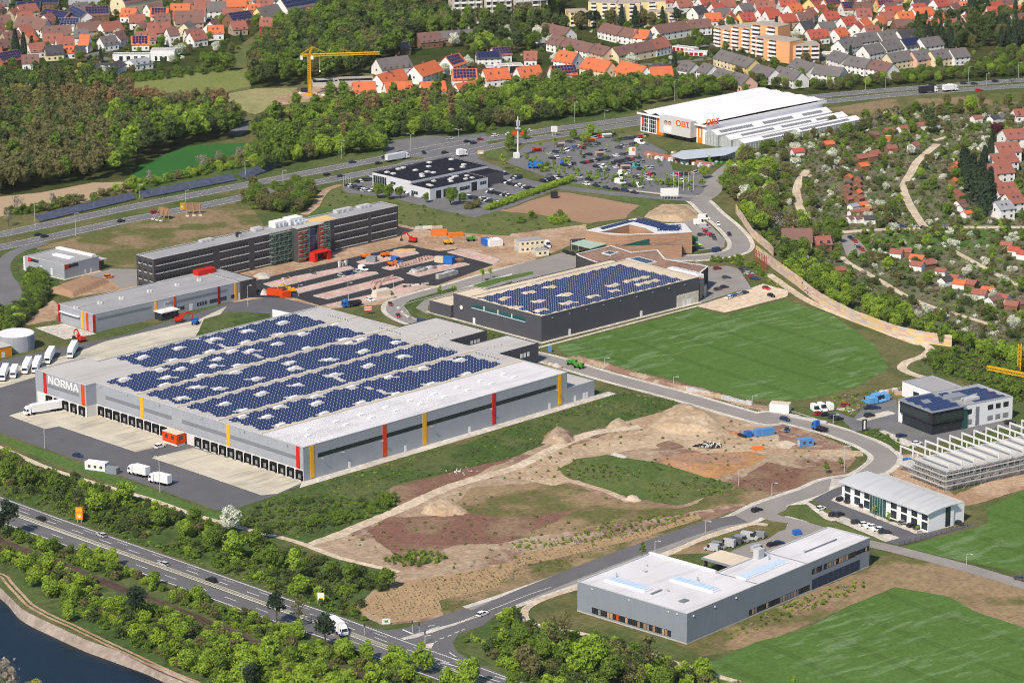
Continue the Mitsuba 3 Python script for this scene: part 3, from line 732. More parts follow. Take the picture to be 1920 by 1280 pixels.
    for v0, v1, u1, m in ((49, 67, 171.0, 'clad_dark'), (77.5, 108, 170, 'clad_dark')):
        r = Polygon([fr.p(*q) for q in ((U + .01, v0), (u1, v0), (u1, v1), (U + .01, v1))])
        k = put('annex_wall', M().prism(r.difference(r.buffer(-.3)), 0, 8.3), m, K)
        put('annex_roof', M().prism(r.buffer(-.29), 0, 8.0, sides=False), 'roof_light', K)
        for u in (161, 163, 165): face(k, 'window', 'white', A, 'v-', v0, u - .7, u + .7, 3.8, 5.6, .05)
        for i in range(3): put('roof_vent', M().cyl(fr.P(150 + 4 * i, v0 + 9, 8), fr.P(150 + 4 * i, v0 + 9, 8.7), .5, n=8), 'galva', K)
    # orange dock office
    O = thing('dock_office', 'small bright orange site office with three windows standing before the loading docks', 'site office')
    v0 = al(352); v1 = v0 + 8.4
    bx(O, 'wall', 'orange_red', A, -5.2, -1.0, v0, v1, .9, 4.6); bx(O, 'roof', 'roof_beige', A, -5.3, -.95, v0 - .1, v1 + .1, 4.6, 4.75); bx(O, 'base', 'plinth', A, -5.0, -1.1, v0 + .2, v1 - .2, 0, .9)
    for v in (v0 + 2.4, v0 + 6): face(O, 'window', 'glass_dark', A, 'u-', -5.2, v - .8, v + .8, 2.3, 3.8, .05)
    face(O, 'window', 'glass_dark', A, 'v-', v0, -4, -2.2, 2.3, 3.8, .05)
    return fr


NF = warehouse()


# ---------------------------------------------------------------- dark hall with solar roof, and the low brown roofed hall behind
def dark_hall():
    fr, L = two(G(1015.2, 641.3), G(1310.3, 565.5)); h = 11.2
    K = thing('dark_hall', 'dark grey windowless hall under a solar roof beside the green crop field', 'hall')
    shell(K, fr, 0, L, 0, 44.5, h, 'clad_dark', 'roof_beige', .3, .3, cap='cream_roof_edge')
    S = '1300,355 1500,398 1255,460 990,525 1645,485 1365,558 1680,580 1090,628 1395,655'
    holes = [(*fr.inv(G(780 + float(a) / 5.953, 470 + float(b) / 5.953, h)), 3.2, 1.7) for a, b in (q.split(',') for q in S.split())]
    S2 = '15,900 40,990 305,920 548,858 535,798'
    holes += [(*fr.inv(G(1060 + float(a) / 5.953, 400 + float(b) / 5.953, h)), 2.8, 1.6) for a, b in (q.split(',') for q in S2.split())]
    holes += [(*fr.inv(G(1060 + a / 5.953, 400 + b / 5.953, h)), 7.2, 1.5) for a, b in ((790, 730), (915, 765))]
    for u, v, su, sv in holes:
        c = bx(K, 'skylight', 'roof_beige', fr, u - su + 1, u + su - 1, v - .8, v + .8, h - .3, h + .05)
        bx(c, 'dome', 'cream_roof_edge', fr, u - su + 1.3, u + su - 1.3, v - .5, v + .5, h + .05, h + .2)
    put('solar_field', panels(M(), fr, 1.4, 87, 1.0, 40.5, h - .22, holes, 1.95, 1.75, 1.72, 1.3, .12, True), 'solar', K, kind='stuff')
    al = lambda x, z=8.: along(fr, 'u-', 0, x, z)
    face(K, 'window_band', 'glass_green', fr, 'u-', 0, al(884), al(985), 7.0, 8.6, .06)
    for x in (908, 934, 960): v = al(x); face(K, 'mullion', 'plinth', fr, 'u-', 0, v - .3, v + .3, 6.7, 8.8, .2)
    face(K, 'sill', 'glass_blue', fr, 'u-', 0, al(884), al(985), 6.6, 6.9, .14)
    for f, c in (('u-', (889,)), ('v-', (1068, 1202))):
        for x in c:
            a = along(fr, f, 0, x, 1); face(K, 'door', 'white', fr, f, 0, a - .7, a + .7, .1, 2.6, .08)
    for i in range(9):
        face(K, 'wall_lamp', 'grey', fr, 'v-', 0, 6 + 10 * i, 6.6 + 10 * i, 9.2, 9.5, .4)
    face(K, 'gate_surround', 'concrete_pale', fr, 'v-', 0, L - 14, L - .5, .05, 5.2, .25)
    for u in (L - 10, L - 7.5, L - 6): face(K, 'gate', 'white', fr, 'v-', -.25, u - .6, u + .6, .1, 2.6, .05)
    sheet('pavement', 'concrete_pale', [fr.p(*q) for q in ((-2, -2), (L, -2), (L, 0), (0, 0), (0, 70), (-2, 70))])
    sheet('path', 'concrete_pale', [fr.p(*q) for q in ((-15, -6.3), (L + 5, -5.3), (L + 5, -3.6), (-15, -4.6))])
    # tower and annex on the left
    shell(K, fr, .4, 14, 44.5, 54.6, h - .2, 'clad_dark', 'roof_beige', .3, cap='cream_roof_edge')
    shell(K, fr, 14, L - 4, 44.5, 50, h - .4, 'clad_dark', 'roof_beige', .3)
    put('round_sign', M().cyl(fr.P(.4, 49.5, 5.5), fr.P(.2, 49.5, 5.5), .9, n=16), 'white', K)
    shell(K, fr, -1, 30, 54.7, 68.3, 5.6, 'clad_dark', 'roof_beige', .4, cap='cream_roof_edge')
    # low hall behind with brown gravel roof
    K2 = thing('gravel_roof_hall', 'low dark hall with angular brown gravel roof between the solar hall and timber market', 'hall')
    pg = Polygon(P('@21 505,640 480,622 745,562 900,612 1092,592 1150,662 1472,716 1402,776 1250,800 800,700 640,690', 9.6)).buffer(0)
    polyshell(K2, pg, 9.6, 'clad_brown', 'roof_gravel', .35, .7, cap='plinth')
    for s in ('670,620 720,605 805,612 740,637', '855,660 960,648 1090,685 1010,705'):
        q = Polygon(P('@21 ' + s, 9.4)); c = put('rooflight', M().prism(q, 9.2, 9.62), 'plinth', K2); put('pane', M().prism(q.buffer(-.9), 9.6, 9.68), 'glass_dark', c)
    q2 = fr.sub(L - 10, 27)
    for i in range(2):
        f2, _ = two(G(*(1060 + 1140 / 5.953 + 16 * i, 400 + 640 / 5.953 + 3.2 * i), 9.8), G(1060 + 1330 / 5.953, 400 + 685 / 5.953, 9.8))
        k = bx(K2, 'cooling_unit', 'white_paint', f2, 0, 14, 0, 3.6, 9.3, 11.2)
        for j in range(4): put('fan', M().cyl(f2.P(2 + 3.3 * j, 1.8, 11.2), f2.P(2 + 3.3 * j, 1.8, 11.45), 1.2, n=10), 'galva', k)
    m = M()
    for i in range(5): m.cyl(f2.P(14.3 + .5 * i, 1, 9.4), f2.P(14.3 + .5 * i, 1, 10.2), .16, n=6)
    put('pipework', m, 'rust', K2)
    # glass stair end on the right
    f3, l3 = two(G(960 + 1410 / 4, 320 + 985 / 4), G(960 + 1475 / 4, 320 + 930 / 4))
    bx(K2, 'stair_glass', 'glass_dark', f3, 1, 8, .5, 3.5, 0, 8); bx(K2, 'stair_wall', 'concrete', f3, 8, 12, .5, 4, 0, 5)


dark_hall()


def timber_market():
    K = thing('timber_market', 'angular timber clad market hall with courtyard, solar roof and a green ebl sign', 'market hall')
    h = 10.0
    out = Polygon(P('@21 550,448 925,356 1130,397 1295,395 1352,462 1215,470 1090,476 880,482 740,480', h)).buffer(0)
    BLOCK.append(out.buffer(9)); hole = Polygon(P('@21 660,462 880,404 1000,432 1072,470 880,476', h)).buffer(0)
    ring = out.difference(hole)
    put('wall', M().prism(out.difference(out.buffer(-.4, join_style=2)), 0, h), 'timber_boards', K)
    put('courtyard_wall', M().prism(hole.buffer(.3, join_style=2).difference(hole), 4.5, h), 'timber_boards', K)
    put('roof', M().prism(ring, 0, h + .02, sides=False), 'plinth', K)
    put('lower_roof', M().prism(hole, 0, 4.6, sides=False), 'roof_light', K)
    # solar rows follow the ring
    f, L = two(G(960 + 640 / 4, 320 + 434 / 4, h), G(960 + 890 / 4, 320 + 368 / 4, h))
    put('solar_field', panels(M(), f, 0, L, -3.6, .6, h + .1, [], 2.6, 2.0, 2.3, 1.4), 'solar', K, kind='stuff')
    f, L = two(G(960 + 900 / 4, 320 + 372 / 4, h), G(960 + 1210 / 4, 320 + 452 / 4, h))
    put('solar_field', panels(M(), f, 0, L, -1.5, 7, h + .1, [], 2.6, 2.0, 2.3, 1.4), 'solar', K, kind='stuff')
    f, L = two(G(960 + 1090 / 4, 320 + 452 / 4, h), G(960 + 1290 / 4, 320 + 452 / 4, h))
    put('solar_field', panels(M(), f, 0, L, 0, 12, h + .1, [], 2.6, 2.0, 2.3, 1.4), 'solar', K, kind='stuff')
    f, L = two(G(960 + 740 / 4, 320 + 480 / 4, 4.6), G(960 + 940 / 4, 320 + 470 / 4, 4.6))
    put('solar_field', panels(M(), f, 0, L, 1, 9, 4.9, [], 1.5, 2.4, 1.2, 1.9, 1.2), 'solar', K, kind='stuff')
    f, L = two(G(960 + 900 / 4, 320 + 458 / 4, 5), G(960 + 1035 / 4, 320 + 470 / 4, 5))
    bx(K, 'courtyard_glazing', 'glass_dark', f, 0, L, 6, 6.3, 4.7, 9)
    # front, facing the camera
    f, L = two(G(960 + 740 / 4, 320 + 480 / 4, h), G(960 + 1352 / 4, 320 + 462 / 4, h))
    wf, wl = two(f.o, f.p(L, 0))
    bx(K, 'low_front', 'timber_boards', wf, 2, L - 6, -7, .3, 0, 6.0); bx(K, 'terrace', 'roof_gravel', wf, 1.9, L - 6, -7.1, .2, 6.0, 6.15)
    put('balustrade', M().quad(wf.P(4, -6.6, 6.15), wf.P(L * .45, -6.6, 6.15), wf.P(L * .45, -6.6, 9.2), wf.P(4, -6.6, 6.4)), 'glass_green', K)
    words(K, 'lettering', 'ebl', 'sign_green', wf.P(L - 20, -.25, 6.6), v3(wf.u), ZUP, 2.6, 5.2)
    put('leaf_sign', M().tri(wf.P(L - 13.5, -.3, 7.2), wf.P(L - 9, -.3, 9.2), wf.P(L - 13.5, -.3, 9.6)).tri(wf.P(L - 12, -.3, 6.8), wf.P(L - 9, -.3, 9.2), wf.P(L - 13.2, -.3, 7.0)), 'orange', K)
    e, el = two(G(960 + 1215 / 4, 320 + 600 / 4), G(960 + 1375 / 4, 320 + 575 / 4))
    bx(K, 'entrance_glass', 'glass_dark', e, 0, el, 0, 3, 0, 3.2); bx(K, 'entrance_canopy', 'sign_green', e, -.4, el + .3, -1.5, 3, 3.2, 5.2)
    # canopy on the left
    C = Polygon(P('@21 440,545 540,515 718,545 592,583', 5.4)); c = put('canopy', M().prism(C, 5.1, 5.4), 'pale_green', K)
    cf, cl = two(G(960 + 450 / 4, 320 + 606 / 4), G(960 + 560 / 4, 320 + 600 / 4)); bx(K, 'canopy_wall', 'clad_brown', cf, 0, cl + 8, 3, 3.4, 0, 5.1)
    for i in range(6): put('canopy_post', M().cyl(cf.P(i * 3.2, .5, 0), cf.P(i * 3.2, .5, 5.1), .12, n=6), 'galva', K)
    for i in range(3):
        o = e.p(2.5 + 4.4 * i, -4)
        u = thing('parasol', 'lime green parasol on the terrace of the timber market', 'parasol', 'parasols before the timber market')
        put('canopy', M().cyl([*o, 2.3], [*o, 3.0], 2.0, .05, n=8), 'lime', u); put('pole', M().cyl([*o, 0], [*o, 2.4], .05, n=5), 'galva', u)


flat('pale_green', (.36, .50, .42)); flat('lime', (.32, .62, .10))
timber_market()


# ---------------------------------------------------------------- four storey office, tower, scaffolds
def lattice(parent, name, mat, fr, u0, u1, v0, v1, z1, du=2.5, dz=2.1, w=.09, deck='scaffold'):
    m = M(); n = max(1, int(round((u1 - u0) / du))); us = np.linspace(u0, u1, n + 1); zs = np.arange(0, z1 + .1, dz)
    for u in us:
        for v in (v0, v1): m.bar(fr.P(u, v, 0), fr.P(u, v, z1), w)
    for z in zs[1:]:
        for v in (v0, v1): m.bar(fr.P(u0, v, z), fr.P(u1, v, z), w)
        m.bar(fr.P(u0, v0, z + 1), fr.P(u1, v0, z + 1), w)
    for i in range(n):
        for j in range(len(zs) - 1):
            if (i + j) % 3 == 0: m.bar(fr.P(us[i], v0, zs[j]), fr.P(us[i + 1], v0, zs[j + 1]), w)
    put(name, m, mat, parent)
    for z in zs[1:]: bx(parent, 'deck', deck, fr, u0, u1, min(v0, v1), max(v0, v1), z - .06, z)


def office():
    fr, L = two(G(288, 485.9, 15.1), G(746.1, 385.5, 15.1)); h, W = 15.1, 12.2
    K = thing('office_block', 'long dark grey four storey office block with rows of small windows', 'office building')
    shell(K, fr, 0, L, 0, W, h, 'clad_brown', 'roof_grey', .35, .35, cap='galva')
    U = lambda x, z=14: along(fr, 'v-', 0, x, z)
    runs = [(293, 400), (413, 467), (478, 508), (602, 618), (628, 690), (697, 744)]
    for fl in range(4):
        z0 = 1.1 + fl * 3.6
        for x0, x1 in runs:
            a, b = U(x0, 8), U(x1, 8); n = max(2, int((b - a) / 1.55)); p = (b - a) / n
            w = face(K, 'window_ledge', 'plinth', fr, 'v-', 0, a - .2, b, z0 - .34, z0, .16)
            for i in range(n): face(w, 'window', 'glass_dark', fr, 'v-', 0, a + i * p, a + i * p + p * .62, z0, z0 + 1.55, .05)
        for v in (2.2, 6, 9.8):
            w = face(K, 'window_ledge', 'plinth', fr, 'u-', 0, v - 1.1, v + 1.1, z0 - .3, z0, .16)
            for d in (-.6, .6): face(w, 'window', 'glass_dark', fr, 'u-', 0, v + d - .4, v + d + .4, z0, z0 + 1.55, .05)
    # roof plant
    def up(tile, s, z=15.1): return [fr.inv(q) for q in P(tile + ' ' + s, z)]
    for (u, v), (a, b, c), m in ((up('@01', '1530,520')[0], (7, 2, .8), 'galva'), (up('@01', '1790,490')[0], (2, 2, 1.6), 'dark'), (up('@01', '1910,440')[0], (5, 3, 1.2), 'galva'), (up('@11', '110,400')[0], (7, 4.5, 2.4), 'white_paint'), (up('@11', '215,375')[0], (8, 5, 2.8), 'white_paint'),
                                 (up('@11', '640,300')[0], (10, 2.6, 1.2), 'galva'), (up('@11', '800,268')[0], (7, 3, .9), 'galva'), (up('@11', '320,385')[0], (8, 5, .8), 'glass_blue')):
        v = min(max(v, b / 2 + .6), W - b / 2 - .6); bx(K, 'roof_plant', m, fr, u - a / 2, u + a / 2, v - b / 2, v + b / 2, h - .3, h + c)
        for k in range(3): bx(K, 'roof_duct', 'galva', fr, u - a / 2 + k * a / 3 + .2, u - a / 2 + k * a / 3 + 1.2, v - b / 2 - .5, v - b / 2 + .4, h - .3, h + c * .7)
    u, v = up('@11', '440,362')[0]; bx(K, 'roof_boards', 'yellow_pale', fr, u - 9, u + 9, 2, 10, h - .34, h - .2)
    # entrance tower
    a, b = U(480 + 262 / 4, 0), U(480 + 470 / 4, 0)
    E = thing('entrance_tower', 'red and glass stair tower with scaffolding on the dark office block', 'tower')
    T0, T1, d = a + .5, b - .5, -4.8
    w = 5.2
    for u0, u1 in ((T0, T0 + w), (T1 - w * .7, T1)):
        bx(E, 'side_wall', 'clad_brown', fr, u0, u1, d, -.05, 0, h + .7)
        for z in np.arange(.6, h, 2.1): face(E, 'red_panel', 'red', fr, 'v-', d, u0 + .1, u1 - .1, z, z + 1.45, .06)
    bx(E, 'glass_front', 'glass_blue_dark', fr, T0 + w, T1 - w * .7, d + 1.6, -.1, 0, h + .69); bx(E, 'tower_roof', 'roof_light', fr, T0, T1, d, -.06, h + .7, h + .95)
    for z in (3.4, 7, 10.6, 13.6): face(E, 'floor_edge', 'grey_blue', fr, 'v-', d + 1.6, T0 + w, T1 - w * .7, z, z + .35, .1)
    P0, P1 = T0 + w + .2, T1 - .5
    for u0, u1 in ((P0, P0 + 2), (P1 - 2, P1)): bx(E, 'porch', 'red', fr, u0, u1, d - 5, d + .5, 0, 3.8)
    bx(E, 'porch_roof', 'red', fr, P0, P1, d - 5.2, d + .6, 3.8, 4.3)
    S = thing('scaffold', 'green grey scaffolding along the office front left of the red tower', 'scaffold')
    lattice(S, 'frame', 'scaffold', fr, U(505, 2), T0 - .6, -1.6, -.5, h + .5)
    S = thing('scaffold', 'green scaffolding in front of the red tower columns', 'scaffold')
    lattice(S, 'frame', 'scaffold', fr, T0 - .4, T0 + w + .4, d - 1.5, d - .5, h + 1)
    S = thing('scaffold', 'green scaffolding at the right flank of the red tower', 'scaffold')
    lattice(S, 'frame', 'scaffold', fr, T1 - w * .6, T1 + 2.2, d - 1.5, d - .5, h + 1)


flat('yellow_pale', (.70, .50, .22)); flat('glass_blue_dark', (.05, .09, .16), .15, specular=.6)
office()


def long_hall():
    fr, L = two(G(176.3, 623.8), G(450, 561.25)); h, W = 8.0, 24.5
    K = thing('long_hall', 'long low light grey hall with red, orange and yellow wall strips below the office block', 'hall')
    shell(K, fr, 0, L, 0, W, h, 'clad_light', 'roof_grey', .3, .3, cap='galva')
    shell(K, fr, L, 88, -.6, W + .4, h + .1, 'clad_brown', 'roof_grey', .3)
    U = lambda x, z=4: along(fr, 'v-', 0, x, z); V = lambda x, z=4: along(fr, 'u-', 0, x, z)
    for x, m in ((176, 'red'), (292, 'yellow'), (327.5, 'orange_red'), (410, 'red_dark'), (441.5, 'yellow')): u = U(x); face(K, 'colour_strip', m, fr, 'v-', 0, u - .55, u + .55, .3, h - .15, .2)
    for x, m in ((111.5, 'red_dark'), (155, 'yellow'), (164, 'orange_red')): v = V(x); face(K, 'colour_strip', m, fr, 'u-', 0, v - .7, v + .7, .3, h - .15, .2)
    face(K, 'window_band', 'louvre', fr, 'v-', 0, U(183), U(285), 4.8, 6.0, .05); face(K, 'window_band', 'louvre', fr, 'v-', 0, U(310, 5), U(426, 5), 4.8, 6.0, .05)
    face(K, 'window_band', 'louvre', fr, 'u-', 0, V(150), V(116), 3.6, 4.8, .05); face(K, 'canopy', 'white', fr, 'u-', 0, V(150), V(114), 4.9, 5.2, 1.0)
    for x in (317, 322, 335, 340, 344, 371, 376, 381, 386, 395, 399, 403, 407, 415, 419, 423, 435, 438): u = U(x, 2); face(K, 'window', 'glass_dark', fr, 'v-', 0, u - .5, u + .5, 1.2, 2.9, .05)
    for x in (358, 450): u = U(x, 2); face(K, 'door', 'white', fr, 'v-', 0, u - .8, u + .8, .1, 3.0, .08)
    u0 = U(290, 0); c = bx(K, 'porch', 'glass_dark', fr, u0, u0 + 9, -5, -.1, 0, 3.4); bx(c, 'porch_roof', 'white', fr, u0 - .5, u0 + 9.4, -5.6, -.06, 3.4, 3.75)
    for x, y in ((185, 569), (278, 547), (371, 526), (140, 578), (225, 560), (330, 535)):
        u, v = fr.inv(G(x, y, h)); put('roof_vent', M().cyl(fr.P(u, v, h - .3), fr.P(u, v, h + .9), .55, n=8).cyl(fr.P(u + 1.2, v, h - .3), fr.P(u + 1.2, v, h + .4), .8, n=8), 'plinth', K)
    q = fr.inv(G(385, 512, 8)); bx(K, 'red_stair_head', 'red', fr, q[0] - 5, q[0] + 5, q[1] - 1.5, q[1] + 2.5, h - .3, h + 1.9)
    fs = fr.sub(-15, 4); sheet('forecourt', 'concrete_pale', [fs.p(*q) for q in ((0, -4), (14.6, -6), (14.8, 17), (2, 20))])
    # small pavilion far left
    f2, L2 = two(G(121.3, 523.8), G(185, 507.5)); h2 = 6.8
    K = thing('pavilion', 'small light grey showroom building with dark wall signs and a red entrance', 'building')
    shell(K, f2, 0, 21, 0, 26, h2, 'clad_light', 'roof_grey', .3, .3, cap='galva'); put('rooflight', M().box(f2, 9, 12, 6, 18, h2 - .3, h2 + .35), 'skylight_dome', K)
    bx(K, 'white_upstand', 'white', f2, 18.5, 21.05, 2, 26.1, h2 - .2, h2 + .5); bx(K, 'side_wall', 'plinth', f2, -.2, 1.8, 26, 27.2, 0, h2 - .4)
    e = bx(K, 'entrance', 'red', f2, 21, 22.2, .5, 6, 0, 4.4); bx(e, 'glass', 'glass_dark', f2, 22.2, 24.5, .6, 5.9, 0, 4.2); bx(e, 'canopy', 'roof_light', f2, 20.5, 26, 0, 6.5, 4.4, 4.75)
    face(K, 'wall_sign', 'dark', f2, 'v-', 0, 2.6, 8.2, 4.9, 6.2, .14); face(K, 'sign_square', 'red', f2, 'v-', 0, .4, 2.5, 4.6, 6.5, .14)
    face(K, 'wall_sign', 'dark', f2, 'u-', 0, 17, 22, 4.9, 6.2, .14); face(K, 'sign_square', 'red', f2, 'u-', 0, 22.1, 24, 4.6, 6.5, .14)
    for v in (8.5, 15.5):
        for z in (.8, 1.9, 3.0): face(K, 'window', 'white', f2, 'u-', 0, v - .6, v + .6, z, z + .85, .05)
    for u in (12.5, 16): face(K, 'door', 'plinth', f2, 'v-', 0, u - .5, u + .5, .1, 2.2, .05)
    sheet('pavement', 'concrete_pale', [f2.p(*q) for q in ((-1, -1), (21, -1), (21, 0), (0, 0), (0, 26), (-1, 26))])
    o = G(31, 653); K = thing('storage_tank', 'round white cylindrical storage tank with flat top beside the truck yard', 'tank')
    put('shell', M().cyl([*o, 0], [*o, 6.6], 7.5, n=40), 'clad_light', K, smooth=30); put('lid', M().cyl([*o, 6.6], [*o, 6.9], 7.6, 7.0, n=40), 'white', K)
    for i in range(0, 40, 5): a = i * math.pi / 20; put('rib', M().bar([*(o + 7.6 * np.array([math.cos(a), math.sin(a)])), 0], [*(o + 7.6 * np.array([math.cos(a), math.sin(a)])), 6.6], .12), 'galva', K)
    f3, _ = two(G(-20, 676), G(22, 667)); K = thing('pump_house', 'small orange pump house with grey door below the storage tank', 'building')
    bx(K, 'wall', 'orange_deep', f3, -6, 11, 0, 8, 0, 4.2); bx(K, 'roof', 'roof_light', f3, -6.2, 11.2, -.2, 8.2, 4.2, 4.5); face(K, 'door', 'plinth', f3, 'v-', 0, 6, 7.6, .1, 2.3, .06)


flat('orange_deep', (.72, .24, .015))
long_hall()
# ---------------------------------------------------------------- business buildings at the right
def grey_factory():
    fr, L = two(G(1287.6, 1207.6), G(1627.3, 1062.5)); h = 10.1
    K = thing('grey_factory', 'blue grey flat roofed factory with white L shaped roof in the foreground', 'factory')
    pg = Polygon([fr.p(*q) for q in ((0, 0), (96, 0), (96, 17), (36, 17), (36, 44.6), (0, 44.6))])
    polyshell(K, pg, h, 'clad_slate', 'roof_white', .3, .35, cap='galva')
    V = lambda x, z=2: along(fr, 'u-', 0, x, z); U = lambda x, z=2: along(fr, 'v-', 0, x, z)
    v0, v1 = V(1258), V(1110); face(K, 'window_recess', 'black', fr, 'u-', 0, v0, v1, .9, 2.9, .04)
    rr = random.Random(3); n = 26
    for i in range(n):
        a = v0 + (v1 - v0) * i / n; face(K, 'window', rr.choice(['glass_dark'] * 6 + ['dark', 'dark', 'wood', 'wood_brown', 'steel', 'orange_red']), fr, 'u-', 0, a + .12, a + (v1 - v0) / n - .12, 1.0, 2.8, .07)
    face(K, 'base_strip', 'concrete', fr, 'u-', 0, V(1082, 0), V(1287, 0), 0, .4, .07); face(K, 'base_strip', 'concrete', fr, 'v-', 0, 0, 96, 0, .35, .07)
    for x0, x1, z0, z1, n, f in ((1404, 1518, .7, 2.6, 22, .6), (1522, 1604, 5.6, 7.5, 18, .6), (1604, 1622, 5.9, 7.3, 1, .95), (1622, 1630, 5.7, 7.5, 2, .6)):
        a, b = U(x0, z0), min(U(x1, z0), 95.8); face(K, 'window_recess', 'black', fr, 'v-', 0, a, b, z0, z1, .04)
        for i in range(n):
            p = (b - a) / n; face(K, 'window', rr.choice(['glass_dark', 'glass_dark', 'dark', 'louvre', 'wood']), fr, 'v-', 0, a + i * p + .1, a + i * p + p * .85, z0 + .1, z1 - .1, .07)
    a, b = U(1522), U(1612); n = 9
    for i in range(n): p = (b - a) / n; face(K, 'gate', 'grey_blue_dark', fr, 'v-', 0, a + i * p + .08, a + (i + 1) * p - .08, .25, 3.9, .06)
    for x in (1300, 1340, 1380): face(K, 'wall_lamp', 'white', fr, 'v-', 0, U(x, 8) - .25, U(x, 8) + .25, 8.4, 8.8, .3)
    for x in (1111, 1180, 1254, 1270): face(K, 'wall_lamp', 'white', fr, 'u-', 0, V(x, 9) - .25, V(x, 9) + .25, 8.9, 9.2, .3)
    # rooflights, each with white kerb and blue panes
    zt = lambda x, y: fr.inv(G(1060 + x / 5.447, 980 + y / 5.447, h))
    zu = lambda x, y: fr.inv(G(1340 + x / 5.953, 960 + y / 5.953, h))
    for A, B in ((zt(450, 570), zt(840, 685)), (zt(1110, 570), zt(1545, 690)), (zu(310, 740), zu(750, 545))):
        u0, u1, v0, v1 = min(A[0], B[0]), max(A[0], B[0]), min(A[1], B[1]), max(A[1], B[1])
        um, vm = (u0 + u1) / 2, (v0 + v1) / 2
        if u1 - u0 < v1 - v0: u0, u1 = um - 1.6, um + 1.6
        else: v0, v1 = vm - 1.6, vm + 1.6
        c = bx(K, 'rooflight', 'white', fr, u0 - .4, u1 + .4, v0 - .4, v1 + .4, h - .3, h + .25)
        n = 9
        for i in range(n):
            if u1 - u0 < v1 - v0: p = (v1 - v0) / n; bx(c, 'pane', 'glass_blue', fr, u0, u1, v0 + i * p + .1, v0 + (i + 1) * p - .1, h + .25, h + .5)
            else: p = (u1 - u0) / n; bx(c, 'pane', 'glass_blue', fr, u0 + i * p + .1, u0 + (i + 1) * p - .1, v0, v1, h + .25, h + .5)
    for t, x, y, a, b, c in ((zt, 810, 490, 1.5, 1.5, .4), (zt, 830, 435, .6, .6, .6), (zt, 930, 700, 5, .7, .3), (zt, 1040, 690, 1, 1, .5), (zt, 1210, 790, 3, 2, .3), (zt, 520, 545, .4, .4, 1.5), (zt, 1350, 585, .4, .4, 1.5), (zu, 490, 500, 3, 2.2, 3.2), (zu, 600, 520, .5, .5, 1.6), (zu, 1000, 430, 1, 1, .4), (zu, 1180, 370, 17, .5, .25), (zu, 1330, 310, 3, .5, .3)):
        u, v = t(x, y); bx(K, 'roof_unit', 'galva' if c > .35 else 'louvre', fr, u - a / 2, u + a / 2, v - b / 2, v + b / 2, h - .3, h + c - .2)
    bx(K, 'roof_joint', 'louvre', fr, 36, 36.4, .4, 17, h - .3, h - .22); bx(K, 'roof_joint', 'louvre', fr, 62, 62.4, .4, 16.5, h - .3, h - .22)
    bx(K, 'parapet', 'white', fr, 35.6, 36.35, 17.3, 44.6, h - .2, h + .5)
    # yard canopy
    bx(K, 'yard_wall', 'concrete', fr, 52, 52.4, 17.1, 38, 0, 3.2); bx(K, 'yard_wall', 'concrete', fr, 36.1, 52, 38, 38.4, 0, 3.2)
    bx(K, 'canopy', 'grey_blue', fr, 54.8, 65, 23, 38, 4.5, 5.25); bx(K, 'canopy_top', 'roof_beige', fr, 55.1, 64.7, 23.3, 37.7, 5.25, 5.3)
    for u, v in ((56, 24), (64, 24), (56, 37), (64, 37)): bx(K, 'canopy_post', 'dark', fr, u - .4, u + .4, v - .4, v + .4, 0, 4.5)
    for i in range(26):
        u, v = 38 + rr.random() * 12, 20 + rr.random() * 16
        k = thing('scrap_bin', 'dark bin or pallet stack in the walled yard behind the blue grey factory', 'bin', 'bins in the factory yard')
        bx(k, 'body', rr.choice(['dark', 'wood', 'steel', 'black']), fr, u, u + 1.6, v, v + 1.3, 0, .8 + rr.random()); 


flat('grey_blue_dark', (.045, .06, .095))
grey_factory()


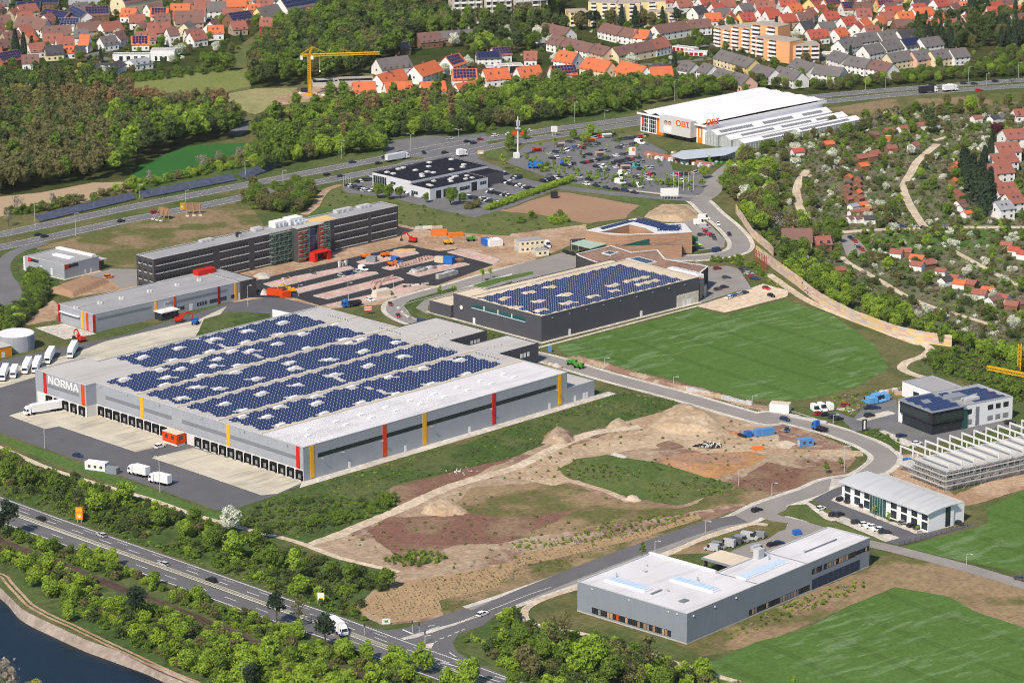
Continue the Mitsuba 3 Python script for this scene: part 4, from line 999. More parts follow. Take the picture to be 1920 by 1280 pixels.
def glass_office():
    fr, L = two(G(1747.5, 815), G(1897.5, 785)); h = 9
    K = thing('glass_office', 'white and black glazed office building with blue solar panels on its roof', 'office building')
    shell(K, fr, 0, 39, 0, 20.4, h, 'render_white', 'roof_grey', .25, .3, cap='grey_blue')
    U = lambda x, z=4: along(fr, 'v-', 0, x, z); V = lambda x, z=4: along(fr, 'u-', 0, x, z)
    # black glass corner
    g = put('glass_corner', M().box(fr, -1.0, 14, -1.0, 18.2, 4.4, h + .05, True), 'dark', K)
    for i in range(6): face(g, 'pane', 'glass_room', fr, 'u-', -1.0, 1.2 + i * 2.8, 3.8 + i * 2.8, 5.3, 7.9, .04)
    for i in range(5): face(g, 'pane', 'glass_room', fr, 'v-', -1.0, .6 + i * 2.6, 3.0 + i * 2.6, 5.3, 7.9, .04)
    g2 = put('ground_floor_glass', M().box(fr, -.3, 14, -.3, 17.5, 0, 4.4), 'glass_dark', K)
    for i in range(9): face(g2, 'mullion', 'dark', fr, 'u-', -.3, .4 + i * 1.95, .55 + i * 1.95, .1, 4.4, .08)
    for i in range(7): face(g2, 'mullion', 'dark', fr, 'v-', -.3, .4 + i * 1.95, .55 + i * 1.95, .1, 4.4, .08)
    bx(K, 'roof_slab', 'grey_blue', fr, -1.6, 15, -1.6, 19, h + .06, h + .5)
    put('solar_field', panels(M(), fr, -.5, 14.4, -.6, 18, h + .55, [(5.5, 11.5, 1.4, 1.6)], 1.9, 2.3, 1.75, 2.1, .12), 'solar', K, kind='stuff')
    put('solar_field', panels(M(), fr, 22, 38, 2, 19, h - .2, [], 2.2, 2.6, 2.0, 2.3, .12), 'solar', K, kind='stuff')
    put('solar_field', panels(M(), fr, 16, 23, 14, 18.5, h - .2, [], 2.2, 2.2, 2.0, 1.9, .12), 'solar', K, kind='stuff')
    bx(K, 'roof_plant', 'grey_blue', fr, 15.5, 23, 8, 13, h - .2, h + 1.0); bx(K, 'roof_plant', 'galva', fr, 19, 26, 4, 6.5, h - .2, h + .9); put('duct', M().cyl(fr.P(18, 5, h + 1), fr.P(27, 7, h + 1), .35, n=6), 'galva', K)
    for x0, x1, z0, z1 in ((1812, 1822, 5.2, 7.2), (1812, 1822, 1.2, 3.2), (1852, 1862, 5.4, 7.4), (1867, 1876, 5.4, 7.4), (1881, 1891, 5.4, 7.4), (1851, 1861, 1.2, 3.1), (1866, 1875, 1.2, 3.1), (1880, 1890, 1.2, 3.1)):
        a, b = U(x0, z0), U(x1, z0); w = face(K, 'window', 'glass_dark', fr, 'v-', 0, a, b, z0, z1, .05); face(w, 'shutter', 'steel', fr, 'v-', -.05, a, b, z0 + (1.0 if z0 > 3 else .2), z1, .03) if z0 < 3 else None
    face(K, 'stair_slot', 'louvre', fr, 'v-', 0, U(1829), U(1836), .2, 7.6, .05); face(K, 'entrance', 'glass_green', fr, 'v-', -.3, 14.1, 16.5, .1, 7.5, .3)
    put('round_logo', M().quad(fr.P(-.12, 19.6, 7.9), fr.P(-.12, 19.1, 7.9), fr.P(-.12, 18.7, 6.4), fr.P(-.12, 19.2, 6.4)).quad(fr.P(-.12, 18.7, 6.4), fr.P(-.12, 18.3, 7.9), fr.P(-.12, 17.9, 7.9), fr.P(-.12, 18.4, 6.2)), 'blue_dark', K)
    K2 = thing('white_shed', 'plain white hall with grey roof and two dark doors behind the glazed office', 'hall')
    shell(K2, fr, 23, 38, 27.5, 47, 6, 'render_white', 'roof_grey', .25, .3, cap='grey_blue'); face(K2, 'gate', 'glass_dark', fr, 'u-', 23, 31, 34.5, .1, 3.6, .06); face(K2, 'gate', 'glass_dark', fr, 'u-', 23, 36.5, 40, .1, 3.6, .06)
    s = thing('totem_sign', 'slim black and white totem sign at the yard entrance of the glazed office', 'sign'); o = Fr(G(1440 + 722 / 4, 640 + 672 / 4), .2)
    bx(s, 'panel', 'dark', o, -.9, .9, -.15, .15, 0, 4.6); face(s, 'stripe', 'white', o, 'v-', -.15, -.3, .3, .8, 4.2, .04)


flat('blue_dark', (.015, .02, .16)); flat('glass_room', (.03, .045, .05), .1, specular=.7)
glass_office()


def curved_office():
    fr, L = two(G(1740, 997.5), G(1806, 979)); V = 43.5
    fr = Fr(fr.o, math.radians(36.5))
    K = thing('barrel_roof_office', 'white two storey office with a curved pale metal roof and glazed entrance', 'office building')
    prof = [(-1.3, 7.0), (0, 7.3), (2.5, 7.75), (5.5, 8.05), (9, 8.2), (12, 8.2), (13, 8.1)]
    m = M(); n = len(prof); v0, v1 = -1.0, V + 1
    top = [fr.P(u, v, z) for u, z in prof for v in (v0, v1)]; bot = [x - [0, 0, .4] for x in top]
    m.add(top + bot, [f for i in range(n - 1) for a in [2 * i] for f in ([a, a + 2, a + 3], [a, a + 3, a + 1], [a + 2 * n, a + 1 + 2 * n, a + 3 + 2 * n], [a + 2 * n, a + 3 + 2 * n, a + 2 + 2 * n], [a, a + 2 * n, a + 2 + 2 * n], [a, a + 2 + 2 * n, a + 2], [a + 1, a + 3, a + 3 + 2 * n], [a + 1, a + 3 + 2 * n, a + 1 + 2 * n])] + [[0, 1, 1 + 2 * n], [0, 1 + 2 * n, 2 * n]])
    put('roof', m, 'roof_metal', K)
    w = M(); zs = np.interp([0, 3, 6, 9, 12], [p[0] for p in prof], [p[1] - .38 for p in prof]); us = [0, 3, 6, 9, 12]
    for v, flip in ((0, 1), (V, -1)):
        for i in range(4): q = [fr.P(us[i], v, 0), fr.P(us[i + 1], v, 0), fr.P(us[i + 1], v, zs[i + 1]), fr.P(us[i], v, zs[i])]; w.quad(*q[::flip])
    w.quad(fr.P(0, 0, 0), fr.P(0, V, 0), fr.P(0, V, zs[0]), fr.P(0, 0, zs[0])).quad(fr.P(12, 0, 0), fr.P(12, V, 0), fr.P(12, V, zs[4]), fr.P(12, 0, zs[4]))
    put('wall', w, 'render_white', K)
    bx(K, 'rear_wing', 'render_white', fr, 12.05, 17.5, .6, V - 2, 0, 7.2); bx(K, 'rear_roof', 'roof_light', fr, 12, 17.6, .5, V - 1.9, 7.2, 7.35)
    face(K, 'gable_window', 'glass_dark', fr, 'v-', 0, 8.0, 10.4, .3, 7.6, .05)
    for v in (1.8, 6.9, 12.0, 17.1, 30.6, 35.6, 40.6):
        for z in (.5, 3.9): face(K, 'window', 'glass_dark', fr, 'u-', 0, v - 1.45, v + 1.45, z, z + (2.7 if z < 1 else 2.9), .05)
    e = bx(K, 'entrance_glass', 'glass_green', fr, -1.6, -.02, 21, 27.5, 0, 6.6)
    for i in range(6): face(e, 'mullion', 'galva', fr, 'u-', -1.6, 21 + 1.28 * i, 21.12 + 1.28 * i, 0, 6.6, .08)
    # fence before the crop field
    f = thing('fence', 'dark grey mesh fence along the lot of the barrel roofed office', 'fence'); a, b = G(1440 + 985 / 4, 960 + 255 / 4), G(1440 + 1530 / 4, 960 + 100 / 4); ff, fl = two(a, b); mm = M()
    for i in range(int(fl / 2.5) + 1): put('post', M().bar(ff.P(i * 2.5, 0, 0), ff.P(i * 2.5, 0, 1.6), .1), 'dark', f)
    for z in (.15, .55, .95, 1.35): put('rail', M().bar(ff.P(0, 0, z), ff.P(fl, 0, z), .06), 'dark', f)


tex('roof_metal', membrane((.52, .54, .56), .06))
curved_office()


def frame_building():
    fr, L = two(G(1772.5, 918.8), G(1920, 886)); U1, V1 = 62, 17.5
    K = thing('building_shell', 'unfinished concrete building shell with white roof girders at the right edge', 'building shell')
    bx(K, 'ground_floor', 'concrete', fr, 0, U1, 0, V1, 0, 3.1); bx(K, 'floor_slab', 'concrete_raw', fr, -.5, U1, -.5, V1 + 9, 3.1, 3.5); bx(K, 'upper_slab', 'concrete_raw', fr, -.4, U1, -.4, V1, 6.4, 6.8)
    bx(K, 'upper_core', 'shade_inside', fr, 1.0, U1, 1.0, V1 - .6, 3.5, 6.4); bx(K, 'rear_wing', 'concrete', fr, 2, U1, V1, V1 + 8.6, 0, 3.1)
    for i in range(20): bx(K, 'column', 'concrete', fr, .1 + i * 3.2, .6 + i * 3.2, 0, .5, 3.5, 6.4)
    for i in range(6): bx(K, 'column', 'concrete', fr, 0, .5, .6 + i * 3.2, 1.1 + i * 3.2, 3.5, 6.4)
    for i in range(13): face(K, 'window_hole', 'black', fr, 'v-', 0, 3 + 4.4 * i, 4.6 + 4.4 * i, 1.0, 2.4, .04)
    for i in range(4): face(K, 'window_hole', 'black', fr, 'u-', 0, 2 + 4 * i, 3.4 + 4 * i, 1.0, 2.4, .04)
    for i in range(11):
        u = 1.5 + i * 5.8
        put('roof_girder', M().box(fr, u - .22, u + .22, -.2, V1 + 9.6, 8.9, 9.5, True).box(fr, u - .22, u + .22, V1 + 9.1, V1 + 9.6, 3.5, 8.9).box(fr, u - .2, u + .2, -.2, .3, 6.8, 8.9).box(fr, u - .18, u + .18, V1 - .2, V1 + .2, 6.8, 8.9), 'plinth', K)
    S = thing('scaffold', 'grey scaffolding wrapped round the concrete building shell', 'scaffold'); lattice(S, 'frame', 'galva', fr, -1.2, U1, -1.9, -.9, 8.4, 2.6, 2.0, .1, 'kerb')
    s2 = fr.sub(-1.2, 18, -math.pi / 2); lattice(S, 'frame', 'galva', s2, 0, 19.5, -1.0, 0, 8.4, 2.6, 2.0, .1, 'kerb')


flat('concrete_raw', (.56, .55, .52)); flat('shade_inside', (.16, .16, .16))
frame_building()


def dealer():
    fr, L = two(G(815, 373.8), G(915, 352.7)); h = 6.4
    K = thing('car_showroom', 'white car showroom with two black flat roofs beside the busy junction', 'showroom')
    shell(K, fr, -3, L, 0, 15.3, h - .6, 'render_grey', 'roof_black', .25, .3, cap='dark'); shell(K, fr, -1.8, 51, 15.4, 44.6, h + .8, 'render_grey', 'roof_black', .25, .3, cap='dark')
    shell(K, fr, L, 51, 4, 15.3, h - .6, 'clad_dark', 'roof_black', .25, .3)
    rr = random.Random(5)
    for i in range(11): u, v = rr.uniform(2, L - 4), rr.uniform(3, 13); bx(K, 'rooflight', 'plinth', fr, u - .9, u + .9, v - .9, v + .9, h - .9, h - .3)
    for i in range(15): u, v = rr.uniform(3, 48), rr.uniform(18, 42); bx(K, 'rooflight', 'plinth', fr, u - 1, u + 1, v - 1, v + 1, h + .5, h + 1.2)
    for v0, v1, z0, z1 in ((34, 44, .4, 5.8), (27, 31, 3.2, 4.6), (9, 14, 1.2, 2.8)):
        n = max(2, int((v1 - v0) / 1.6))
        for i in range(n): face(K, 'window', 'glass_dark', fr, 'u-', -1.8 if v0 > 15 else -3, v0 + (v1 - v0) * i / n + .1, v0 + (v1 - v0) * (i + 1) / n - .15, z0, z1, .06)
    for u0, u1, z0, z1 in ((1, 4.5, .1, 4.2), (6, 9, .1, 4.2), (11, 15, 2.8, 4), (17, 24, 1.6, 3.4), (25, 29, .1, 4.6), (31, 35.5, 2.4, 4)):
        n = max(1, int((u1 - u0) / 1.5)) if z0 > 1 else 1
        for i in range(n): face(K, 'window' if z0 > 1 else 'gate', 'glass_dark' if z0 > 1 else 'dark', fr, 'v-', 0, u0 + (u1 - u0) * i / n, u0 + (u1 - u0) * (i + 1) / n - .2, z0, z1, .06)


flat('render_grey', (.60, .62, .66))
dealer()


def obi():
    a, b = G(1201, 246), G(1319, 270); fr, L = two(a, b)
    K = thing('diy_store', 'big white DIY store with folded roof, orange portal and OBI lettering', 'store')
    D = 100; pg = Polygon([fr.p(*q) for q in ((0, 0), (L + 2, 0), (L + 2, D - 6), (14, D - 6), (0, D - 20))])
    put('wall', M().prism(pg.difference(pg.buffer(-.4, join_style=2)), 0, 10.4), 'render_white', K)
    # folded roof: shallow pleats rising to the rear edge
    m = M(); n = 22; nv = 2
    rows = [[fr.P(-1 + (L + 4) * i / n, v, 10.5 + (1.5 if i % 4 == 2 else .8 if i % 2 else 0) * (1 - .55 * (v > 50)) * (1 if v > -5 else .1) + .008 * v) for i in range(n + 1)] for v in (-1.5, 45, D - 4)]
    for r0, r1 in zip(rows, rows[1:]):
        for i in range(n): m.quad(r0[i], r0[i + 1], r1[i + 1], r1[i])
    put('roof', m, 'roof_bright', K); bx(K, 'roof_edge', 'white', fr, -1.2, L + 3, -1.8, -1.4, 9.7, 10.7); bx(K, 'roof_edge', 'white', fr, L + 2.7, L + 3.1, -1.6, D - 4, 9.7, 11.2)
    U = lambda x, z=4: along(fr, 'v-', 0, x, z)
    # glazed bays, orange portal, banner
    for x0, x1 in ((1203, 1215), (1217, 1230)):
        a0, a1 = U(x0), U(x1)
        for i in range(4):
            for j in range(4): face(K, 'window', 'glass_dark', fr, 'v-', 0, a0 + (a1 - a0) * i / 4 + .12, a0 + (a1 - a0) * (i + 1) / 4 - .12, .5 + 2.35 * j, 2.6 + 2.35 * j, .05)
    face(K, 'banner', 'banner_red', fr, 'v-', -.05, U(1204), U(1207.5), 3.6, 8.8, .1)
    face(K, 'portal', 'obi_orange', fr, 'v-', 0, U(1231.5), U(1247), .1, 9.9, .12); face(K, 'portal_slot', 'white', fr, 'v-', -.12, U(1243), U(1244.6), 5.2, 9.4, .06)
    b0, b1 = U(1248), U(1306); bd = face(K, 'poster', 'poster_grey', fr, 'v-', -4.6, b0, b1, 3.0, 11.9, .25, 4.5)
    w = b1 - b0
    for k in (.20, .33):
        o = fr.p(b0 + w * k, -4.9)
        put('poster_face', M().cyl([*o, 8.6], [*(o - .04 * fr.v), 8.6], 1.0, n=14), 'skin', bd); put('poster_hair', M().cyl([*(o + .05 * fr.v), 8.9], [*(o + .02 * fr.v), 8.9], 1.25, n=14), 'dark', bd)
        put('poster_shirt', M().box(Fr(o, fr.a), -1.5, 1.5, .0, .04, 4.0, 7.6, True), 'white', bd)
    words(bd, 'lettering', 'OBI', 'obi_red', fr.P(b0 + w * .52, -4.88, 8.4), v3(fr.u), ZUP, 3.0, w * .42)
    face(K, 'entrance', 'glass_dark', fr, 'v-', 0, b0, b1, .1, 3.1, .2); face(K, 'portal', 'obi_orange', fr, 'v-', 0, U(1308.5), U(1317), .1, 9.4, .14); face(K, 'portal_slot', 'white', fr, 'v-', -.14, U(1312), U(1314), 3, 8, .06)
    q = G(960 + 1452 / 4, 940 / 4, 11.0); sf = Fr(q, math.radians(30)); words(K, 'roof_lettering', 'OBI', 'obi_red', sf.P(0, 0, 11.0), v3(sf.u), ZUP, 2.9, 8.0, .4)
    # garden centre: three stepped glass gables running to the back
    g0 = G(1322, 271); gf, gl = two(g0, G(1348, 279)); gl = 26
    gf = Fr(g0, math.radians(-47)); S = thing('garden_centre', 'white glasshouse garden centre with stepped ridged roofs beside the DIY store', 'glasshouse')
    for i, (wd, ze, zr, d0, d1) in enumerate(((9, 6.2, 8.4, 0, 92), (8, 4.6, 6.4, 2, 96), (8, 3.6, 5.2, 4, 98))):
        u0 = sum((9, 8, 8)[:i]); mf = Fr(gf.p(u0, 0), gf.a + math.pi / 2)  # u along the depth, v to the left is -u
        put('wall', M().gable(mf, d0, d1, -wd + .02, -.02, 0, ze, zr), 'glass_pale', S); put('roof', M().roof(mf, d0, d1, -wd, 0, ze, zr, .15, .15), 'roof_bright', S)
        for k in range(9): bx(S, 'glazing_bar', 'white', gf, u0 + wd * k / 8 - .06, u0 + wd * k / 8 + .06, d0 - .06, d0 + .04, 0, ze + (zr - ze) * (1 - abs(k / 4 - 1)))
        for d, l in ((4 + 6 * i, 26), (38 + 4 * i, 24), (70, 16)):
            k = (zr - ze) / (wd / 2); a = math.atan(k); r = M()
            for sgn in ((1,),):
                p = lambda dd, t: mf.P(dd, -wd / 2 - t * wd / 2, zr - t * (zr - ze) + .3)
                for z in range(int(l / 2)): r.quad(p(d0 + d + 2 * z, .35), p(d0 + d + 2 * z + 1.8, .35), p(d0 + d + 2 * z + 1.8, .8), p(d0 + d + 2 * z, .8))
            put('roof_glazing', r, 'louvre', S)
    for k in range(48): bx(S, 'glazing_bar', 'white', gf, 25.0, 25.12, 5 + 1.95 * k, 5.14 + 1.95 * k, 0, 3.6)
    # flat canopy and brick wall of the plant yard
    C = thing('garden_canopy', 'flat glass roofed plant yard with a brick wall before the glasshouse', 'canopy')
    pgc = Polygon(P('@20 1190,1170 1270,1130 1720,1095 1735,1115 1600,1165 1290,1195', 3.6)); put('roof', M().prism(pgc, 3.4, 3.6), 'roof_glass_grey', C)
    cf, cl = two(G(960 + 1560 / 4, 1200 / 4), G(960 + 1730 / 4, 1180 / 4))
    for i in range(14): bx(C, 'glazing_bar', 'white', cf, cl * i / 13, cl * i / 13 + .15, 0, .15, 0, 3.4)
    bx(C, 'glass_wall', 'glass_pale', cf, 0, cl, .2, .3, 0, 3.4)
    wf, wl = two(G(960 + 990 / 4, 1165 / 4), G(960 + 1500 / 4, 1255 / 4)); bx(C, 'brick_wall', 'brick', wf, 0, wl, 0, .4, 0, 2.4); rr = random.Random(8)
    for i in range(40):
        u, v = rr.uniform(3, wl - 2), rr.uniform(1.5, 14); k = thing('plant_pallet', 'pallet of goods or potted plants behind the brick yard wall of the store', 'pallet', 'pallets in the plant yard')
        bx(k, 'load', rr.choice(['white', 'green', 'glass_blue', 'wood', 'green', 'ground_bank']), wf, u, u + 1.6, v, v + 1.2, 0, rr.uniform(.7, 1.8))
    for i in range(30):
        u, v = rr.uniform(2, wl), rr.uniform(-5, -1.5); k = thing('goods_pallet', 'white wrapped pallet stacked outside the brick yard wall of the store', 'pallet', 'wrapped pallets by the yard wall')
        bx(k, 'load', rr.choice(['white', 'white', 'glass_blue', 'wood', 'plinth']), wf, u, u + 1.4, v, v + 1.2, 0, rr.uniform(.8, 1.8))


flat('obi_orange', (.82, .21, .01)); flat('obi_red', (.80, .10, .01)); flat('banner_red', (.62, .10, .07)); flat('poster_grey', (.56, .56, .55)); flat('skin', (.60, .36, .26)); flat('glass_pale', (.34, .38, .38), .2, specular=.5); flat('roof_glass_grey', (.40, .45, .48), .35)
tex('roof_bright', membrane((.80, .80, .81), .05))
obi()


# ---------------------------------------------------------------- noise wall
def noise_wall():
    K = thing('noise_wall', 'long cream and pink panelled noise barrier bending along the gravel path', 'noise barrier')
    def run(p, h, K, skip=()):
        p = np.asarray(p); ls = LineString(p); n = int(ls.length / 4.2); pts = [np.array(ls.interpolate(i / n, normalized=True).coords[0]) for i in range(n + 1)]
        rr = random.Random(4)
        for i in range(n):
            f, l = two(pts[i], pts[i + 1])
            put('post', M().box(f, -.14, .14, -.14, .14, 0, h + .15), 'kerb', K)
            for j in range(5): bx(K, 'panel', rr.choice(['panel_cream', 'panel_cream', 'panel_pink', 'panel_yellow', 'panel_grey']), f, .14, l - .12, -.08, .08, h * j / 5 + .02, h * (j + 1) / 5 - .02)
        return pts
    base = P('@31 -90,640 40,735 150,815 250,890 320,950 400,1005 500,1060 640,1130 800,1190 950,1245 1150,1290 @32 1380,42', 0)
    pts = run(base, 5.0, K)
    # graffiti blocks on the face
    rr = random.Random(9); f, l = two(G(1440 + 255 / 4, 320 + 893 / 4), G(1440 + 345 / 4, 320 + 965 / 4))
    for i in range(26): a = rr.uniform(0, l - 1); z = rr.uniform(.3, 3.6); face(K, 'graffiti', rr.choice(['white', 'red', 'blue', 'dark', 'glass_blue']), f, 'v-', -.3, a, a + rr.uniform(.4, 1.2), z, z + rr.uniform(.4, 1.2), .05)
    K2 = thing('noise_wall', 'grey noise barrier section at the road bend beside the trees', 'noise barrier')
    run(P('@21 1680,320 1730,390 1800,500 1920,600 @31 40,645', 0), 4.2, K2)
    K3 = thing('steel_frame', 'rusty red steel frame of an unfinished barrier section by the road bend', 'frame')
    f, l = two(G(960 + 1820 / 4, 320 + 690 / 4), G(960 + 1905 / 4, 320 + 745 / 4))
    for i in range(8): put('post', M().bar(f.P(l * i / 7, 0, 0), f.P(l * i / 7, 0, 6.5), .3), 'rust', K3)
    for z in (1.5, 3.2, 5): put('rail', M().bar(f.P(0, 0, z), f.P(l, 0, z), .2), 'rust', K3)


flat('panel_cream', (.66, .53, .40)); flat('panel_pink', (.60, .40, .34)); flat('panel_yellow', (.70, .50, .22)); flat('panel_grey', (.50, .46, .46)); flat('rust', (.33, .09, .05))
noise_wall()


# ---------------------------------------------------------------- solar strip by the highway
def solar_strip():
    for lab, s, n in (('left', '@01 300,390 1040,215', 64), ('middle', '@01 1075,215 1790,75', 62), ('right', '@01 1840,72 @11 215,-40', 30)):
        p = P(s); fr, L = two(p[0], p[1]); K = thing('solar_array', f'{lab} section of the long tilted solar panel row beside the highway', 'solar array')
        n = int(L / 2.0); m = M()
        for i in range(n):
            put('post', M().bar(fr.P(i * 2 + 1, 2.2, 0), fr.P(i * 2 + 1, 2.2, 2.2), .12), 'galva', K) if i % 3 == 0 else None
            for r in range(4):
                a = lambda t: (1.1 * r + 1.04 * t, .7 + .62 * (r + .94 * t))
                q = [fr.P(i * 2 + d, *a(t)) for d, t in ((0, 0), (1.9, 0), (1.9, 1), (0, 1))]
                b = [x - [0, 0, .06] for x in q]
                put('panel', M().add(q + b, [[0, 1, 2], [0, 2, 3], [0, 4, 5], [0, 5, 1], [1, 5, 6], [1, 6, 2], [2, 6, 7], [2, 7, 3], [3, 7, 4], [3, 4, 0]]), 'solar_grey', K) if i < 74 and len([1]) and (i * 4 + r) < 296 else m.add(q + b, [[0, 1, 2], [0, 2, 3], [0, 4, 5], [0, 5, 1], [1, 5, 6], [1, 6, 2], [2, 6, 7], [2, 7, 3], [3, 7, 4], [3, 4, 0]])
        if m.n: put('panel_rest', m, 'solar_grey', K, kind='stuff')


def _sol(p, n, uv): return mix((.05, .06, .11), (.10, .11, .16), noise(p.x * .6, p.y * .6, p.z))


tex('solar_grey', _sol, .3)
solar_strip()


# ---------------------------------------------------------------- crane, billboards, lamps, poles
def truss(m, a, b, w, n, r=.09):
    a, b = np.asarray(a, float), np.asarray(b, float); d = (b - a) / np.linalg.norm(b - a)
    x = np.cross(d, [0, 0, 1.0] if abs(d[2]) < .9 else [1.0, 0, 0]); x /= np.linalg.norm(x); y = np.cross(d, x)
    c = [(x * i + y * j) * w / 2 for i, j in ((-1, -1), (1, -1), (1, 1), (-1, 1))]
    for k in c: m.bar(a + k, b + k, r * 2)
    for i in range(n):
        p, q = a + (b - a) * i / n, a + (b - a) * (i + 1) / n
        for k in range(4): m.bar(p + c[k], q + c[(k + 1) % 4], r * 1.3); m.bar(p + c[k], p + c[(k + 1) % 4], r * 1.3)
    return m


def crane():
    K = thing('tower_crane', 'tall yellow tower crane on the building site before the wood', 'crane'); o = G(581, 179)
    top = 46.0
    lo, hi = 0, 80
    for _ in range(40):
        mm = (lo + hi) / 2
        if PX(*o, mm)[1] > 104: lo = mm
        else: hi = mm
    top = lo; c = np.array([*o, 0])
    put('base', M().box(Fr(o, .3), -2.4, 2.4, -2.4, 2.4, 0, 1.0), 'crane_yellow', K); put('mast', truss(M(), c + [0, 0, 1], c + [0, 0, top], 1.7, 20, .14), 'crane_yellow', K)
    e = G(711, 101, top); d = np.array([*(e - o), 0]); d /= np.linalg.norm(d); L = 41
    put('jib', truss(M(), c + [0, 0, top] + d * .8, c + [0, 0, top + .4] + d * L, 1.3, 22, .12), 'crane_yellow', K); put('counter_jib', truss(M(), c + [0, 0, top] - d * .8, c + [0, 0, top + .2] - d * 5, 1.2, 4, .12), 'crane_yellow', K)
    ap = c + [0, 0, top + 5] + d * 2
    put('cat_head', truss(M(), c + [0, 0, top], ap, .8, 4, .12), 'crane_yellow', K); k = c + [0, 0, top + 5.2] + d * 13
    put('tie_bar', M().bar(ap, c - d * 4.8 + [0, 0, top + .5], .25).bar(ap, c + d * 11 + [0, 0, top + .6], .25).bar(c + d * 11 + [0, 0, top], k, .25).bar(k, c + d * 24 + [0, 0, top + 1.2], .12), 'crane_yellow', K); put('counterweight', M().box(Fr(o - 4.4 * d[:2], math.atan2(d[1], d[0])), -.8, .8, -1.2, 1.2, top - 2.4, top - .2, True), 'plinth', K)
    put('cab', M().box(Fr(o, math.atan2(d[1], d[0])), .9, 2.4, -1.8, -.5, top - 2.2, top - .2, True), 'white', K)
    h = c + d * 6; put('hook', M().bar(h + [0, 0, top], h + [0, 0, top - 9], .1).box(Fr(h[:2], 0), -.4, .4, -.4, .4, top - 10, top - 9, True), 'white', K)
    J = thing('crane_jib', 'yellow crane jib lying low over the bushes at the right edge', 'crane')
    a, b = G(1852, 689, 14), G(1960, 711, 14); put('jib', truss(M(), [*a, 14], [*b, 14], 1.3, 12, .12), 'crane_yellow', J); q = G(1910, 704); put('mast', truss(M(), [*q, 0], [*q, 13.2], 1.2, 8, .1), 'crane_yellow', J)


flat('crane_yellow', (.72, .40, .02))
crane()


def board(px, py, w, z0, h, ang, mat, label, content=None, posts=2, cat='billboard', name='billboard', postmat='galva'):
    K = thing(name, label, cat); f = Fr(G(px, py), math.radians(ang))
    for i in range(posts): u = -w / 2 + w * (i + .5) / posts; put('post', M().bar(f.P(u, .1, 0), f.P(u, .1, z0 + h * .8), .22), postmat, K)
    p = bx(K, 'panel', mat, f, -w / 2, w / 2, -.1, .08, z0, z0 + h)
    for c in content or (): u0, u1, v0, v1, m = c; face(p, 'print', m, f, 'v-', -.1, -w / 2 + w * u0, -w / 2 + w * u1, z0 + h * v0, z0 + h * v1, .03)
    return K


board(149, 980, 2.6, 1.2, 4.6, -8, 'orange', 'tall orange and yellow advertising board on the grass beside the bottom highway', [(.1, .9, .62, .92, 'yellow'), (.15, .85, .1, .5, 'yellow'), (.3, .7, .2, .36, 'white')])
board(602, 1135, 2.2, .8, 3.6, -10, 'white', 'white roadside board with red and yellow picture near the junction', [(.2, .55, .25, .5, 'red'), (.5, .85, .3, .55, 'yellow')])
board(724, 1171, 2.6, .3, 1.8, 8, 'white', 'low white sign with green mark at the junction corner', [(.3, .75, .3, .75, 'green')])
board(1255, 374, 9, 1.8, 4.0, 5, 'white', 'very large white hoarding on the sand mound by the road', [(.12, .88, .08, .12, 'plinth')], 6)
board(1039, 255, 3.4, 2.2, 3.2, 0, 'white', 'white billboard beside the highway left of the DIY store', [(.1, .9, .1, .9, 'plinth')], 2)
board(1185, 298, 3.6, 2.0, 4.2, 10, 'white', 'tall pale advertising board with orange corner on the store car park', [(.5, .9, .5, .9, 'orange')], 1)
board(343, 396, 2.6, .8, 3.4, 30, 'yellow', 'yellow sign board at the highway edge above the bare field', [(.1, .5, .3, .6, 'white')], 1)
board(901, 291, 3.4, .6, 2.0, 15, 'panel_yellow', 'small yellow and white board on the grass island at the junction', [(.3, .9, .1, .5, 'white')], 2)
for px, py, n, w, lab in ((362, 401, 0, 8, 'right brown wooden hoarding frame on the bare field, facing the camera'), (308, 410, 50, 7, 'left brown wooden hoarding frame on the bare field, seen edge on')):
    K = thing('hoarding_frame', lab, 'hoarding'); f = Fr(G(px, py), math.radians(10 - n))
    for i in range(9): bx(K, 'board', 'wood_brown', f, -w / 2 + w * i / 9, -w / 2 + w * (i + .9) / 9, -.1, .1, 1.6, 5.6)
    for i in (0, 1, 2): u = -w / 2 + w * (.1 + .4 * i); put('prop', M().bar(f.P(u, -.1, 5), f.P(u, -4.6, 0), .25).bar(f.P(u, .2, 0), f.P(u, .2, 5.4), .25), 'wood', K); bx(K, 'footing', 'plinth', f, u - .8, u + .8, -5.4, -4.4, 0, .5)
flat('wood_brown', (.33, .20, .12))


def lamp(px, py, top, arm=(1.6, 0), name='street_lamp', mat='galva', lab=None, group='street lamps', dbl=False):
    o = G(px, py); lo, hi = 0, 60
    for _ in range(40):
        mm = (lo + hi) / 2
        if PX(*o, mm)[1] > top: lo = mm
        else: hi = mm
    z = max(lo, 4); K = thing(name, lab, 'street lamp', group); c = np.array([*o, 0]); a = np.array([*arm, .25])
    put('pole', M().cyl(c, c + [0, 0, z], .13, .08, n=6), mat, K)
    for s in ((1, -1) if dbl else (1,)):
        put('arm', M().bar(c + [0, 0, z - .1], c + [s * a[0], s * a[1], z + .25], .1), mat, K); q = c[:2] + s * a[:2]; put('head', M().box(Fr(q, math.atan2(a[1], a[0])), -.5, .5, -.22, .22, z + .15, z + .35, True), mat, K)
    return K


